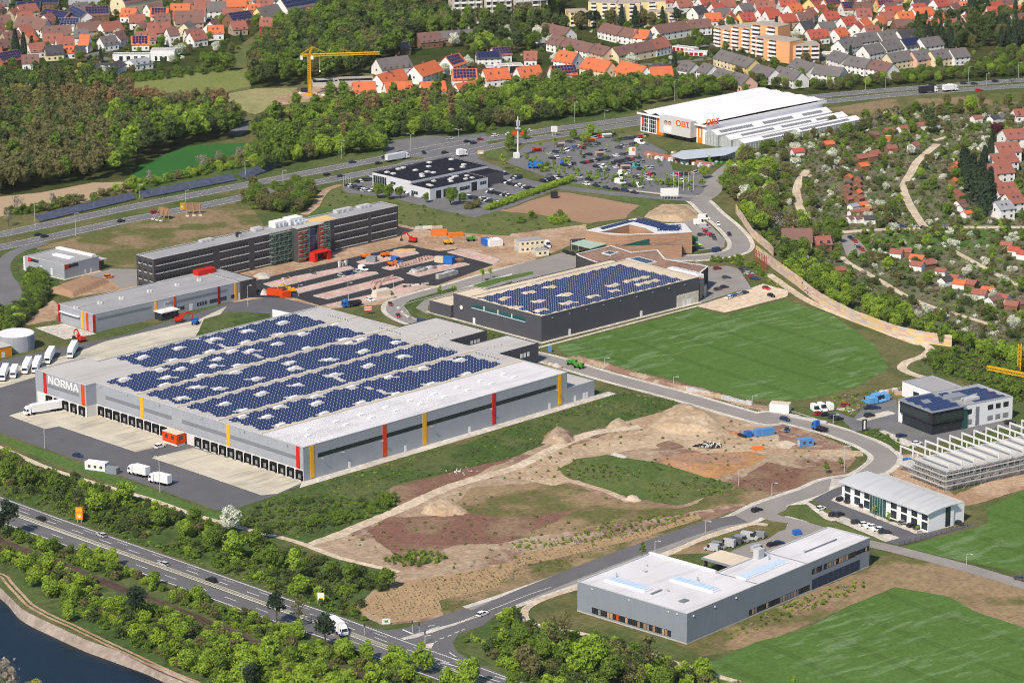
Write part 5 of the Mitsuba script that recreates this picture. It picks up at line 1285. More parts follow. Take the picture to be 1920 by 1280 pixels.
_L = []
for px, py, top, n in ((142, 443, 400, 'h'), (66, 425, 384, 'h'), (348, 388, 357, 'h'), (262, 372, 347, 'h'), (460, 335, 302, 'h'), (641, 299, 264, 'h'), (531, 352, 320, 'h'), (770, 285, 252, 'd'), (752, 255, 236, 'd'), (860, 258, 243, 'd'), (1077, 230, 192, 'h'),
                       (1134, 222, 208, 'h'), (1265, 190, 150, 'h'), (1623, 170, 145, 'h'), (1660, 168, 146, 'h'), (1816, 155, 125, 'h'), (1849, 162, 138, 'h'), (1909, 148, 118, 'h'), (84, 841, 782, 'y'), (300, 923, 858, 'y'),
                       (1134, 689, 677, 'i'), (1263, 725, 706, 'i'), (1410, 760, 744, 'i'), (738, 545, 520, 'p'), (653, 562, 530, 'p'), (560, 556, 534, 'p'), (905, 567, 543, 'p'), (1088, 528, 505, 'p'), (1228, 1035, 1016, 'i'), (1323, 998, 982, 'i'), (1447, 931, 905, 'i'),
                       (1583, 886, 836, 'i'), (1812, 1060, 1040, 'i'), (1562, 796, 780, 'i'), (465, 575, 535, 'p'), (310, 600, 566, 'p'), (1385, 910, 880, 'i')):
    d = n == 'd'; w = {'h': 'standing along the upper highway', 'd': 'with two arms at the upper junction', 'y': 'on the edge of the warehouse truck yard', 'i': 'along the pale industrial road', 'p': 'by the unfinished office car park'}[n]
    _L.append((lamp(px, py, top, (1.5, -.8) if n != 'y' else (-1.2, .9), dbl=d, group={'h': 'lamps of the upper highway', 'd': 'two armed lamps of the junction', 'y': 'lamps of the truck yard', 'i': 'lamps of the industrial road', 'p': 'lamps of the office car park'}[n]), px, 'grey lamp post ' + w))
rank(_L, '')
# ---------------------------------------------------------------- vehicles
def hull(pts):
    h = trimesh.convex.convex_hull(np.asarray(pts, float)); return np.array(h.vertices), np.array(h.faces)


def slab(*secs):
    """Hull of cross sections (x, z, half width)."""
    return hull([(x, s * w, z) for x, z, w in secs for s in (-1, 1)])


def car_parts(kind):
    """(body, windows, wheels, lamps) of a car heading +x: lists of (vertices, faces)."""
    L, W, hb, hr = {'car': (2.1, .86, .86, 1.45), 'estate': (2.3, .88, .88, 1.48), 'suv': (2.25, .92, 1.0, 1.72), 'van': (2.6, .98, 1.15, 2.3), 'mini': (1.8, .82, .86, 1.5), 'bigvan': (3.0, 1.02, 1.3, 2.7)}[kind]
    van = 'van' in kind
    fx = L * (.62 if van else .42); rx = -L * (.97 if van or kind == 'estate' else .93)
    body = [slab((-L, .35, W * .9), (-L, hb * .92, W * .86), (-L * .9, .25, W), (-L * .9, hb, W * .98), (L * .5, hb, W * .96), (L * .9, hb * .84, W * .9), (L, .35, W * .84), (L, hb * .70, W * .84), (L * .85, .25, W))]
    ta, tb = (L * .40, -L * .96) if van else (L * .12, -L * (.80 if kind in ('estate', 'suv') else .62))
    zr = hr - .07
    glass = [slab((fx, hb - .03, W * .90), (rx, hb - .03, W * .92), (ta, zr, W * .74), (tb, zr, W * .76))]
    if van:
        body.append(slab((L * .20, hb - .05, W * .985), (-L * .985, hb - .05, W * .985), (L * .12, hr, W * .88), (-L * .97, hr, W * .88)))
        body.append(slab((ta + .05, zr, W * .78), (tb, zr, W * .78), (ta, hr, W * .72), (tb, hr, W * .72)))
    else:
        body.append(slab((ta + .08, zr - .02, W * .76), (tb - .08, zr - .02, W * .78), (ta - .1, hr, W * .66), (tb + .1, hr, W * .68)))
        for s in (-1, 1):
            xm = (ta + tb) / 2
            body.append(hull([(xm + d, s * W * y, z) for d in (-.06, .06) for y, z in ((.92, hb - .02), (.95, hb - .02), (.77, zr), (.80, zr))]))
    wheels = []
    for x in (-L * .62, L * .64):
        for s in (-1, 1):
            w = M().cyl([x, s * (W - .2), .32], [x, s * (W + .02), .32], .32, n=10).get(); wheels.append((np.array(w.vertices), np.array(w.faces)))
    bxx = lambda x, y, z, a, b, c: hull([(x + i * a, y + j * b, z + k * c) for i in (-1, 1) for j in (-1, 1) for k in (-1, 1)])
    lamps = [bxx(L * .985, s * W * .62, hb * .66, .05, .16, .08) for s in (-1, 1)], [bxx(-L * .99, s * W * .72, hb * .78, .04, .12, .1) for s in (-1, 1)]
    return body, glass, wheels, lamps


def merge(parts):
    m = M()
    for v, f in parts: m.add(v, f)
    return m.get()


COL = {'black': (.016, .017, .02), 'dark grey': (.07, .073, .08), 'grey': (.22, .225, .235), 'silver': (.42, .43, .45), 'white': (.80, .80, .80), 'dark blue': (.015, .035, .11), 'blue': (.03, .12, .42), 'red': (.48, .02, .02), 'dark red': (.22, .012, .03),
       'green': (.06, .14, .07), 'turquoise': (.06, .42, .47), 'orange': (.75, .20, .02), 'yellow': (.70, .48, .02), 'beige': (.45, .38, .28), 'light blue': (.10, .32, .62), 'brown': (.13, .08, .05)}
_veh = {}


def col(mesh, c):
    return mikit.ply(mesh, 'm_paint', color=np.tile(np.asarray(c, float), (len(mesh.vertices), 1)))


def vehicle(x, y, ang, kind, colour, label, group=None, near=False, name=None, s=1.0):
    K = thing(name or {'van': 'parked_van', 'bigvan': 'parked_van'}.get(kind, 'parked_car'), label, 'van' if 'van' in kind else 'car', group)
    tw = T().translate([float(x), float(y), .03]).rotate([0, 0, 1], math.degrees(ang)).scale(s)
    if kind not in _veh: _veh[kind] = car_parts(kind)
    b, g, w, (lf, lb) = _veh[kind]
    if not near:
        key = (kind, colour)
        if key not in _veh:
            ms = [(merge(b), COL[colour]), (merge(g), (.012, .015, .02)), (merge(w), (.02, .02, .02))]
            m = trimesh.util.concatenate([a for a, _ in ms]); _veh[key] = mikit.ply(m, 'm_paint', color=np.vstack([np.tile(c, (len(a.vertices), 1)) for a, c in ms]))
        scene[K] = {**_veh[key], 'to_world': tw}
        return K
    key = (kind, colour, 1)
    if key not in _veh: _veh[key] = [col(merge(b), COL[colour]), col(merge(g), (.012, .015, .02)), [col(merge([q]), (.02, .02, .02)) for q in w], [col(merge([q]), (.7, .7, .68)) for q in lf], [col(merge([q]), (.4, .02, .02)) for q in lb]]
    B, Gl, Wl, LF, LB = _veh[key]
    put('body', B, None, K, tw=tw); put('windows', Gl, None, K, tw=tw)
    for q in Wl: put('wheel', q, None, K, tw=tw)
    for q in LF: put('headlight', q, None, K, tw=tw)
    for q in LB: put('tail_light', q, None, K, tw=tw)
    return K


rv = random.Random(31)
MIXC = ['black'] * 6 + ['dark grey'] * 4 + ['silver'] * 4 + ['white'] * 4 + ['dark blue'] * 4 + ['grey'] * 3 + ['red'] * 2 + ['blue'] * 1 + ['green', 'beige', 'dark red']
MIXK = ['car'] * 5 + ['estate'] * 3 + ['suv'] * 2 + ['mini'] * 3
_LOTS = {}


def place(px, py, head, colour, kind, lot, near=False, ang=None, name=None):
    o = G(px, py); a = ang if ang is not None else head
    K = vehicle(o[0], o[1], a, kind, colour, None, None, near, name)
    _LOTS.setdefault(lot, []).append((K, px, f"{colour} {'van' if 'van' in kind else {'car': 'car', 'estate': 'estate car', 'suv': 'off-roader', 'mini': 'small car'}[kind]}"))
    return K


def row(lot, s, n, turn=90, fill=1.0, cols=None, kinds=None, near=False):
    """n bays along a line given by its ends; turn = the car's heading against the line."""
    p = P(s); f, L = two(p[0], p[1])
    for i in range(n):
        if rv.random() > fill: continue
        u = L * (i + .5) / n; q = f.p(u + rv.uniform(-.2, .2), rv.uniform(-.3, .3)); px, py = PX(*q)
        c = cols[i % len(cols)] if cols else rv.choice(MIXC); k = kinds[i % len(kinds)] if kinds else rv.choice(MIXK)
        place(px, py, f.a + math.radians(turn + rv.uniform(-3, 3) + (180 if rv.random() < .4 else 0)), c, k, lot, near)


def singles(lot, s, near=False, name=None):
    """'px,py,heading px,py : colour kind'"""
    for t in s.split(';'):
        a, c, k = t.split(); q = [float(v) for v in a.split(',')]
        h = G(q[2], q[3]) - G(q[0], q[1]); place(q[0], q[1], math.atan2(h[1], h[0]), c.replace('_', ' '), k, lot, near, name=name)


# store car park rows
for s, n, f in (('@@ 1040,287 1075,281', 9, .5), ('@@ 1020,293 1125,272', 14, .55), ('@@ 1030,300 1050,296', 5, .8), ('@@ 1055,302 1195,271', 22, .8), ('@@ 1062,268 1160,252', 14, .6), ('@@ 1075,279 1190,258', 17, .8), ('@@ 1055,312 1075,308', 5, 1), ('@@ 1085,309 1200,284', 19, .85), ('@@ 1115,315 1215,293', 17, .8), ('@@ 1120,323 1230,299', 18, .7), ('@@ 1150,331 1240,311', 15, .75), ('@@ 1190,336 1245,324', 9, .8), ('@@ 1175,262 1215,255', 6, .8), ('@@ 1255,332 1310,324', 9, .8), ('@@ 1215,348 1310,338', 14, .5)):
    row('on the store car park', s, n, 90, f * .74)
singles('on the store car park', '1058,309,1070,313 blue van;1195,315,1208,317 turquoise van;1200,270,1214,272 white bigvan;1163,334,1172,336 white van;1168,328,1178,330 white van;1218,338,1228,340 white car;1131,315,1140,317 white suv')
# dealer lots
for s, n, f in (('@@ 875,370 935,382', 15, 1), ('@@ 912,360 960,370', 11, .9), ('@@ 945,343 1005,357', 14, 1), ('@@ 1015,341 1050,334', 9, 1), ('@@ 940,326 950,328', 3, 1), ('@@ 960,334 975,336', 3, 1), ('@@ 652,348 690,360', 8, 1), ('@@ 668,343 705,335', 8, .9), ('@@ 688,358 718,362', 5, .8), ('@@ 760,362 800,372', 9, .8)):
    row('on the showroom car park', s, n, 80, f, ['black', 'white', 'dark blue', 'black', 'dark grey', 'black', 'white', 'silver'])
# cars along the approach road
singles('on the road beside the brown field', '1075,340,1095,344 black estate;1100,347,1120,351 white car;1118,350,1138,354 black car;1137,354,1157,358 dark_blue car;1155,357,1175,361 black car;1172,359,1192,363 dark_blue suv;1190,363,1210,366 black car;1086,334,1106,338 silver estate;1104,338,1124,342 black car;1163,345,1183,348 white bigvan;1180,350,1200,353 black suv;1197,351,1210,353 white van')
# upper highways
singles('on the upper highway', '661,306,680,303 dark_blue car;710,308,730,305 black car;722,297,740,293 dark_blue car;752,288,775,284 black estate;845,262,865,260 silver estate;876,267,895,264 black car;900,263,915,260 red car;888,270,905,266 dark_blue suv;929,256,945,253 white estate;954,253,970,250 white car;994,247,1010,244 white car;834,288,850,285 black car;795,288,805,295 black car;'
        '1748,161,1770,159 black estate;1780,162,1800,160 white car;1807,158,1830,156 black car;1827,159,1850,157 black car;1866,154,1890,152 black car;1899,154,1920,152 grey car;1836,171,1860,169 red estate;72,442,90,438 black car;84,445,100,441 black car;227,416,245,412 black car;290,400,310,396 dark_red estate;464,364,480,361 black car;613,329,630,325 black car;639,332,655,329 dark_blue car')
# industrial road and lots
singles('on the pale industrial road', '732,572,738,580 dark_red car;747,594,753,601 dark_red car;792,608,810,613 dark_blue van;1472,788,1490,793 dark_blue estate;1419,958,1440,952 black estate;1475,808,1475,820 dark_blue car', True)
row('in the lot of the barrel roofed office', '@33 470,25 560,30', 2, 60, 1, ['black'], ['estate', 'suv'], True)
row('in the lot of the barrel roofed office', '@33 650,75 900,165', 5, 62, 1, ['black', 'white', 'white', 'white', 'black'], ['estate', 'car', 'car', 'car', 'estate'], True)
singles('in the lot of the barrel roofed office', '1539,955,1555,950 white car;1578,938,1595,934 black estate;1594,942,1612,938 black estate;1622,950,1640,946 black estate;1693,982,1710,978 grey car;1711,987,1728,983 black estate;1722,991,1740,987 black car;1798,983,1805,985 black car', True)
row('in the yard of the glazed office', '@32 725,505 830,505', 2, 20, 1, ['black', 'dark blue'], ['suv', 'estate'], True)
row('in the yard of the glazed office', '@32 735,470 890,430', 5, 75, 1, ['light blue'], ['bigvan'], True)
row('in the yard of the glazed office', '@32 335,530 470,500', 3, 75, 1, ['white'], ['bigvan'], True)
singles('in the yard of the glazed office', '1535,777,1555,773 red car;1548,779,1568,775 black estate;1562,783,1582,779 dark_blue estate;1572,787,1592,783 black car;1630,781,1650,777 black suv;1690,819,1708,815 dark_blue estate;1719,833,1738,830 white car;1875,787,1893,784 silver estate;1894,795,1912,793 black suv;1585,761,1600,757 red car', True)
row('in the van row behind the grey factory', '@23 1470,295 1870,180', 7, -65, 1, ['silver', 'grey', 'silver', 'dark grey', 'grey'], ['van', 'van', 'bigvan'], True)
singles('behind the grey factory', '1421,1033,1440,1028 silver van;1448,1023,1465,1019 black car;1460,1020,1477,1016 dark_blue car', True)
row('by the solar hall entrance', '@21 1600,965 1770,915', 4, 5, 1, ['white', 'blue', 'silver', 'dark blue'], ['car', 'estate', 'estate', 'car'], True)
row('by the solar hall entrance', '@21 1725,735 1830,825', 5, 55, 1, ['black', 'dark grey', 'silver', 'red', 'dark blue'], ['estate', 'car'], True)
singles('by the solar hall entrance', '1345,505,1360,503 dark_red car;1362,522,1375,521 dark_grey car;1346,544,1360,541 dark_grey car;1358,540,1372,538 black car;1437,542,1450,545 red car;1446,556,1458,560 black car', True)
row('beside the timber market', '@21 1440,450 1530,520', 6, -15, 1, ['red', 'dark red', 'red', 'dark red', 'black', 'dark grey'], ['estate', 'car'])
singles('beside the timber market', '1320,412,1335,411 white bigvan;1312,421,1328,420 white bigvan;1322,428,1336,427 silver van;1315,442,1325,441 dark_grey car;1347,422,1350,430 white car;1367,441,1372,448 black car;1344,472,1360,468 dark_blue van;1062,475,1072,479 black estate;1073,478,1083,482 black estate;1027,463,1032,468 white bigvan')
row('on the allotment car park', '@31 605,500 665,545', 3, 0, 1, ['black', 'dark blue', 'red'], ['car', 'estate'])
row('on the allotment car park', '@31 660,570 720,605', 3, 0, 1, ['silver', 'dark grey', 'red'], ['car', 'estate'])
singles('on the allotment lane', '1692,427,1705,427 dark_blue car;1712,426,1725,425 silver car;1732,429,1745,429 black mini;1775,424,1790,423 grey car;1802,422,1815,421 black estate')
singles('in the unfinished office car park', '585,513,600,517 dark_grey estate;640,519,655,524 silver estate;656,514,672,518 dark_blue estate;671,511,687,515 silver estate;681,507,697,511 white van;744,492,757,495 blue bigvan;695,564,708,567 white estate', True)
singles('on the bottom highway', '77,974,60,967 black estate;190,1005,172,998 silver estate;306,1059,290,1053 silver estate;396,1090,380,1084 black suv;905,1153,925,1145 white estate', True)
singles('on the lane at the lower right', '1913,1087,1930,1091 dark_grey car', True); singles('on the warehouse yard', '300,839,310,836 white suv;146,856,156,858 dark_blue car', True); singles('before the pavilion', '204,521,220,518 orange suv', True)
for lot, l in _LOTS.items():
    rank([(k, x, t) for k, x, t in l], lot)
    for k, _, _ in l: labels[k]['group'] = 'vehicles ' + lot


# ---------------------------------------------------------------- lorries
def lorry(px, py, hx, hy, label, trailer=13.6, cab='white', box='white', tractor=True, name='lorry', group=None, h=4.0):
    """Nose at px,py, driving away from hx,hy."""
    a, b = G(px, py), G(hx, hy); d = a - b; f = Fr(a, math.atan2(d[1], d[0]))
    K = thing(name, label, 'lorry', group)
    c = put('cab', M().add(*hull([f.P(u, v, z) for u, z, w in ((-2.3, .6, 1.2), (-2.3, 3.3, 1.1), (-.1, .6, 1.2), (0, 1.5, 1.2), (-.35, 2.7, 1.12), (-1.0, 3.5, 1.0), (-2.3, 3.6, 1.0)) for v in (-w, w)])), {'white': 'white_paint', 'blue': 'blue', 'red': 'red'}[cab], K)
    put('windscreen', M().quad(f.P(-.0, -1.05, 1.75), f.P(-.0, 1.05, 1.75), f.P(-.33, .98, 2.65), f.P(-.33, -.98, 2.65)).quad(f.P(-.3, -1.215, 1.8), f.P(-1.3, -1.215, 1.8), f.P(-1.3, -1.16, 2.6), f.P(-.5, -1.16, 2.6)).quad(f.P(-.3, 1.215, 1.8), f.P(-.5, 1.16, 2.6), f.P(-1.3, 1.16, 2.6), f.P(-1.3, 1.215, 1.8)), 'glass_dark', c)
    put('chassis', M().box(f, -2.9 - trailer, -.4, -.5, .5, .55, .95, True), 'dark', K); bx(K, 'trailer_box', {'white': 'white_paint', 'blue': 'blue', 'pale': 'render_grey', 'dark': 'dark'}[box], f, -2.8 - trailer, -2.75, -1.26, 1.26, 1.05, h)
    bx(K, 'side_guard', 'dock_door', f, -trailer * .75, -trailer * .4, -1.2, 1.2, .5, .95)
    for u in [-1.2, -3.4] + [-trailer - 2.8 + q for q in (1.6, 2.9, 4.2)]:
        for s in (-1, 1): put('wheel', M().cyl(f.P(u, s * .85, .5), f.P(u, s * 1.25, .5), .5, n=10), 'black', K)
    return K, f


lorry(46, 779, 118, 767, 'white articulated lorry backed up against the loading dock below the NORMA lettering')
for i, (x, y, hx, hy, t) in enumerate(((4, 716, 18, 683, 11), (24, 711, 33, 692, 6), (46, 703, 60, 676, 11), (65, 701, 78, 672, 11), (88, 684, 102, 659, 12), (131, 673, 146, 645, 12))):
    lorry(x, y, hx, hy, f'white lorry parked facing the camera at the left of the warehouse, {ordinal(i + 1)} from the left', t, group='lorries parked left of the warehouse')
lorry(76, 727, 82, 716, 'white box trailer half hidden behind the left corner of the warehouse', 5)
lorry(765, 297, 722, 305, 'long articulated lorry with blue lettered trailer at the upper junction', 12, 'white', 'pale')
K, f = lorry(1757, 173, 1722, 176, 'lorry with dark grey trailer on the upper highway at the right', 9, 'white', 'dark'); lorry(1795, 170, 1765, 173, 'white box lorry on the upper highway at the right', 7)
lorry(875, 292, 862, 294, 'white delivery lorry turning at the upper junction', 3.2); lorry(647, 1194, 632, 1183, 'white tanker lorry under the pine at the bottom highway', 7)
lorry(990, 315, 1016, 316, 'blue box lorry on the road beside the store car park', 5, 'blue', 'blue', h=3.6)
for i, (x, y, hx, hy) in enumerate(((243, 886, 285, 897), (282, 902, 320, 911))):
    lorry(x, y, hx, hy, ('white box lorry', 'white box trailer with axles')[i] + ' at the lower edge of the warehouse yard', 6.5)
lorry(642, 577, 690, 570, 'blue concrete pump lorry with folded boom on the road behind the warehouse', 6, 'blue', 'dark', h=2.4)
lorry(1525, 803, 1550, 811, 'flatbed lorry with crane arm on the pale industrial road', 4, 'blue', 'dark', h=1.6)


# ---------------------------------------------------------------- road markings and rails
def dashes(parent, name, p, w, on, gap, z, mat='line_white', most=290):
    ls = LineString(p); d, n = 0.0, 0; m = M()
    while d + on < ls.length:
        a, b = np.array(ls.interpolate(d).coords[0]), np.array(ls.interpolate(d + on).coords[0]); f, l = two(a, b)
        m.quad(f.P(0, -w / 2, z), f.P(l, -w / 2, z), f.P(l, w / 2, z), f.P(0, w / 2, z)); d += on + gap; n += 1
    return put(name, m, mat, kind='structure')


def solid(p, w, z, name='edge_line'): return put(name, M().prism(LineString(p).buffer(w / 2, cap_style=2), 0, z, sides=False), 'line_white', kind='structure')


ZL = .09
for i, (c, hw) in enumerate(((HWY[0], 5.0), (HWY[1], 4.5))):
    dashes(None, 'lane_line', off(c, 0), .28, 6, 9, ZL); solid(off(c, hw - .8), .35, ZL); solid(off(c, -hw + .6), .35, ZL)
    dashes(None, 'lane_line', off(c, hw * .52), .2, 6, 12, ZL) if i == 0 else None
_med = (HWY[0] + HWY[1]) / 2 if len(HWY[0]) == len(HWY[1]) else off(HWY[0], -5.2)
_gap = LineString(_med).difference(Polygon(P('@13 1030,900 1350,1000 1330,1130 1000,1050')))
sheet('median', 'ground_bank', _gap.buffer(.9, cap_style=2), z=.07)
for g in getattr(_gap, 'geoms', [_gap]):
    R = thing('guard_rail', f'steel guard rail on the median of the bottom highway, {"left" if g.coords[0][0] < -60 and g.length > 150 else "right"} of the junction', 'guard rail'); q = np.array(g.coords); m = M()
    for s in (-.5, .5):
        o_ = off(q, s)
        for a, b in zip(o_, o_[1:]): m.quad([*a, .45], [*b, .45], [*b, .8], [*a, .8])
    put('rail', m, 'rail_steel', R)
    for d in np.arange(0, g.length, 8): c = np.array(g.interpolate(d).coords[0]); put('post', M().bar([*c, 0], [*c, .8], .14), 'galva', R)
flat('rail_steel', (.46, .45, .36))
for t in (T1[0], T2[0]): dashes(None, 'lane_line', t, .25, 6, 9, ZL); solid(off(t, 4.6), .3, ZL); solid(off(t, -4.6), .3, ZL)
_j = smooth_line(P('@13 1090,945 1470,840 1700,755 1920,668 @23 120,620 300,560')); solid(off(_j, 0), .25, ZL)
for s in ('@13 1290,855 1340,845', '@13 1300,880 1375,855', '@13 1270,930 1310,920', '@13 1380,950 1410,940', '@13 1440,930 1465,920', '@13 1490,905 1520,895', '@13 1540,885 1565,878', '@13 1340,975 1360,965', '@13 1450,1050 1500,1085', '@13 1580,1130 1640,1150', '@13 1690,1170 1745,1190', '@13 1330,1090 1450,1130', '@13 1390,1130 1570,1170', '@13 1300,1110 1390,1130', '@13 1790,1230 1870,1250', '@13 1750,1250 1830,1270', '@13 1480,1100 1530,1115'):
    p = P(s); solid(p, .35, ZL)
solid(P('@13 1205,1085 1315,1045'), .6, ZL); solid(P('@13 1100,880 1180,915'), .6, ZL)
_r = thing('railway_track', 'pair of rails on the brown track bed between the bottom highway and the canal', 'railway')
for d in (-.72, .72):
    o_ = off(_rp, d); m = M()
    for a, b in zip(o_, o_[1:]): m.bar([*a, .12], [*b, .12], .14)
    put('rail', m, 'rust_dark', _r)
flat('rust_dark', (.11, .07, .055))
for s in ('@32 0,480 250,545 560,650 720,705 880,790', '@11 1500,905 1250,965 1110,1010 1085,1045 1150,1100 1500,1190'): put('kerb_line', M().prism(LineString(smooth_line(P(s))).buffer(.15), 0, .16), 'kerb', kind='structure')
for (px, py, t) in ((786, 1190, 1185), (684, 1192, 1175), (797, 1206, 1190), (773, 1186, 1178)):
    K = thing('traffic_light', None, 'traffic light', 'traffic lights of the junction'); o = G(px, py); put('pole', M().cyl([*o, 0], [*o, 4], .09, n=6), 'galva', K); put('signal_head', M().box(Fr(o, 0), -.2, .2, -.2, .2, 3.0, 4.1, True), 'dark', K)
    labels[K]['label'] = f"traffic light on a grey pole at the bottom junction, {'right' if px > 795 else 'leftmost' if px < 700 else 'middle' if px > 780 else 'second'} one"
# ---------------------------------------------------------------- houses
def tiles(a, b):
    def fn(p, n, uv):
        t = fbm(p.x / 4, p.y / 4, p.z / 4, 3); r = .5 + .5 * dr.sin(p.z * 18)
        return mix(a, b, t) * (.90 + .12 * r + .1 * cell_rand(p.x * 2, p.y * 2, p.z * 3))
    return fn


for k, a, b in (('orange', (.62, .16, .055), (.52, .12, .045)), ('red', (.42, .085, .05), (.34, .07, .045)), ('brown', (.20, .105, .085), (.155, .085, .07)), ('dark', (.062, .062, .07), (.045, .045, .052)), ('slate', (.16, .145, .14), (.12, .11, .11)), ('rust', (.32, .115, .08), (.25, .09, .065)), ('tin', (.30, .32, .34), (.25, .27, .29))): tex('tile_' + k, tiles(a, b), .75)
for k, c in (('white', (.80, .80, .79)), ('cream', (.76, .66, .44)), ('yellow', (.78, .62, .26)), ('pink', (.72, .46, .36)), ('grey', (.42, .42, .42)), ('wood', (.22, .13, .08)), ('redwall', (.40, .05, .05)), ('apricot', (.78, .42, .22)), ('stone', (.42, .36, .28))): flat('wall_' + k, c)
flat('panes', (.05, .06, .075), .2, specular=.5)
_H = {}
rh = random.Random(77)


def house(fr, L, D, eave, rise, roof, wall, where, solar=False, wins=True, cat='house', name='house', chim=True, storeys=2, hip=False):
    K = thing(name, None, cat)
    BLOCK.append(Polygon([fr.p(-1, -1), fr.p(L + 1, -1), fr.p(L + 1, D + 1), fr.p(-1, D + 1)]))
    put('wall', M().gable(fr, 0, L, 0, D, 0, eave, eave + rise), 'wall_' + wall, K)
    rf = put('roof', M().roof(fr, 0, L, 0, D, eave, eave + rise, .45 if L > 6 else .25), 'tile_' + roof, K)
    k = rise / (D / 2)
    if chim and L > 6: u = L * rh.uniform(.25, .7); bx(rf, 'chimney', 'brick', fr, u, u + .7, D / 2 - .2, D / 2 + .5, eave + rise - .6, eave + rise + 1.1)
    if solar:
        m = M(); n = int(L / 1.9)
        for i in range(n):
            for r in range(3):
                q = [fr.P(u, v, eave + v * k + .42) for u, v in ((i * 1.9 + .5, D * (.06 + .14 * r)), (i * 1.9 + 2.2, D * (.06 + .14 * r)), (i * 1.9 + 2.2, D * (.06 + .14 * r) + D * .125), (i * 1.9 + .5, D * (.06 + .14 * r) + D * .125))]; m.quad(*q)
        put('solar_panels', m, 'solar', K, kind='stuff')
    elif L > 7 and wins:
        for i in range(rh.choice([0, 1, 2, 2])):
            u = L * (.2 + .3 * i) + rh.uniform(0, .8); v = D * .2
            put('rooflight', M().quad(*[fr.P(a, b, eave + b * k + .44) for a, b in ((u, v), (u + 1.0, v), (u + 1.0, v + 1.1), (u, v + 1.1))]), 'panes', rf)
    if wins:
        n = max(2, min(5, int(L / 3.4)))
        for s in range(storeys):
            for i in range(n):
                u = L * (i + .5) / n; face(K, 'window', 'panes', fr, 'v-', 0, u - .6, u + .6, .9 + 2.7 * s, 2.3 + 2.7 * s, .05)
        for s, sg in (('u-', 0), ('u+', L)):
            face(K, 'window', 'panes', fr, s, sg, D / 2 - .6, D / 2 + .6, eave - 1.6, eave - .3, .05)
    c = fr.p(L / 2, D / 2); px = PX(*c)[0]
    _H.setdefault(where, []).append((K, px, f"{ {'white': 'white', 'cream': 'cream', 'yellow': 'yellow', 'pink': 'pink', 'grey': 'grey', 'wood': 'brown timber', 'redwall': 'red', 'apricot': 'apricot', 'stone': 'stone'}[wall]} {'barn' if cat == 'barn' else 'hut' if cat == 'hut' else 'house'} with {dict(orange='orange', red='red', brown='brown', dark='black', slate='grey brown', rust='red brown', tin='grey')[roof]}{' solar' if solar else ''} roof"))
    return K


def hrow(tile, spec, where):
    """'x1,y1 x2,y2 depth eave rise roof wall [s]' per house: the near ground line of its long side, left to right."""
    for t in spec.split(';'):
        q = t.split(); p = P(f'{tile} {q[0]} {q[1]}'); f, L = two(p[0], p[1])
        house(f, L, float(q[2]), float(q[3]), float(q[4]), q[5], q[6], where, 's' in q[7:], cat='barn' if 'b' in q[7:] else 'house')


def hpt(tile, spec, where, L=11, D=9.5, eave=4.2, rise=4.4, **k):
    """'x,y,angle roof wall': detached houses by the middle of their foot."""
    for t in spec.split(';'):
        q = t.split(); x, y, a = map(float, q[0].split(',')); c = P(f'{tile} {x},{y}')[0]; s = rh.uniform(.9, 1.1)
        f = Fr(c, math.radians(a)); f = f.sub(-L * s / 2, -D / 2); house(f, L * s, D, eave * rh.uniform(.92, 1.1), rise, q[1], q[2], where, 's' in q[3:], **k)


V = 'in the old village'
hrow('@00', '100,265 320,290 11 5.5 6 brown white;120,112 300,112 10 4.5 3.5 dark wood s b;240,78 440,78 10 4.5 3.5 dark wood s b;520,95 750,90 10 5 2.5 tin wood b;290,165 480,195 12 4 4 brown wood s b;485,160 590,215 12 5 5 brown white s b;430,240 590,240 9 4 4 tin white s b;640,170 820,165 11 4.5 5 brown wood s b;940,130 1220,80 14 9 8 brown cream s b;1130,180 1260,180 10 5 4.5 orange cream s;'
     '1280,148 1420,148 10 5 4.5 orange white;900,170 1010,175 9 4.2 4.5 orange white;975,225 1090,222 9 4.5 4.5 rust white;1320,235 1530,230 12 5 7 brown stone b;1440,170 1540,170 10 4.5 5 rust white;1560,145 1700,140 11 5 5.5 slate white;1680,112 1850,105 10 5 5 orange yellow;1390,90 1540,85 13 5 6 brown stone b;1545,52 1650,50 10 5 5 orange white;1780,70 1880,62 10 5 5 orange cream;1870,135 1960,130 9 4 4 orange white;1750,215 1920,190 12 4 5 brown wood b s;'
     '1120,310 1290,300 10 5 5.5 rust stone;1275,352 1350,345 9 7 4 brown white;600,300 780,285 10 5 5 brown stone;790,300 930,280 10 5 5 rust white;330,320 540,310 10 4.5 5 brown stone;330,375 470,372 10 4.5 4.5 rust white;435,395 560,388 10 4 5 rust white;590,398 660,400 10 5 5.5 orange white;350,462 480,455 9 4 4.8 dark cream;475,445 575,440 8 3.6 3.6 orange white;580,455 650,450 8 4 4 dark wood;235,440 350,430 10 4 4.5 rust white;'
     '0,415 90,400 10 4 4.5 brown wood;20,520 180,490 10 4 5 rust wood s;-40,585 40,555 9 4 4.5 orange wood;990,385 1120,382 9 4 4.5 orange white s;-60,235 90,225 10 4 5 brown cream;690,575 850,565 13 3.8 2.6 dark white;870,565 950,530 9 3.5 2.4 dark white;1020,535 1150,515 13 3.6 2.4 tin white', V)
hrow('@10', '60,195 210,165 12 5 6 slate yellow;240,145 480,100 14 6 7 slate white s b;-20,70 170,60 11 5 5.5 slate white s;30,268 120,268 10 6 4.5 rust redwall;410,132 520,125 9 3.5 2 orange wood', V)
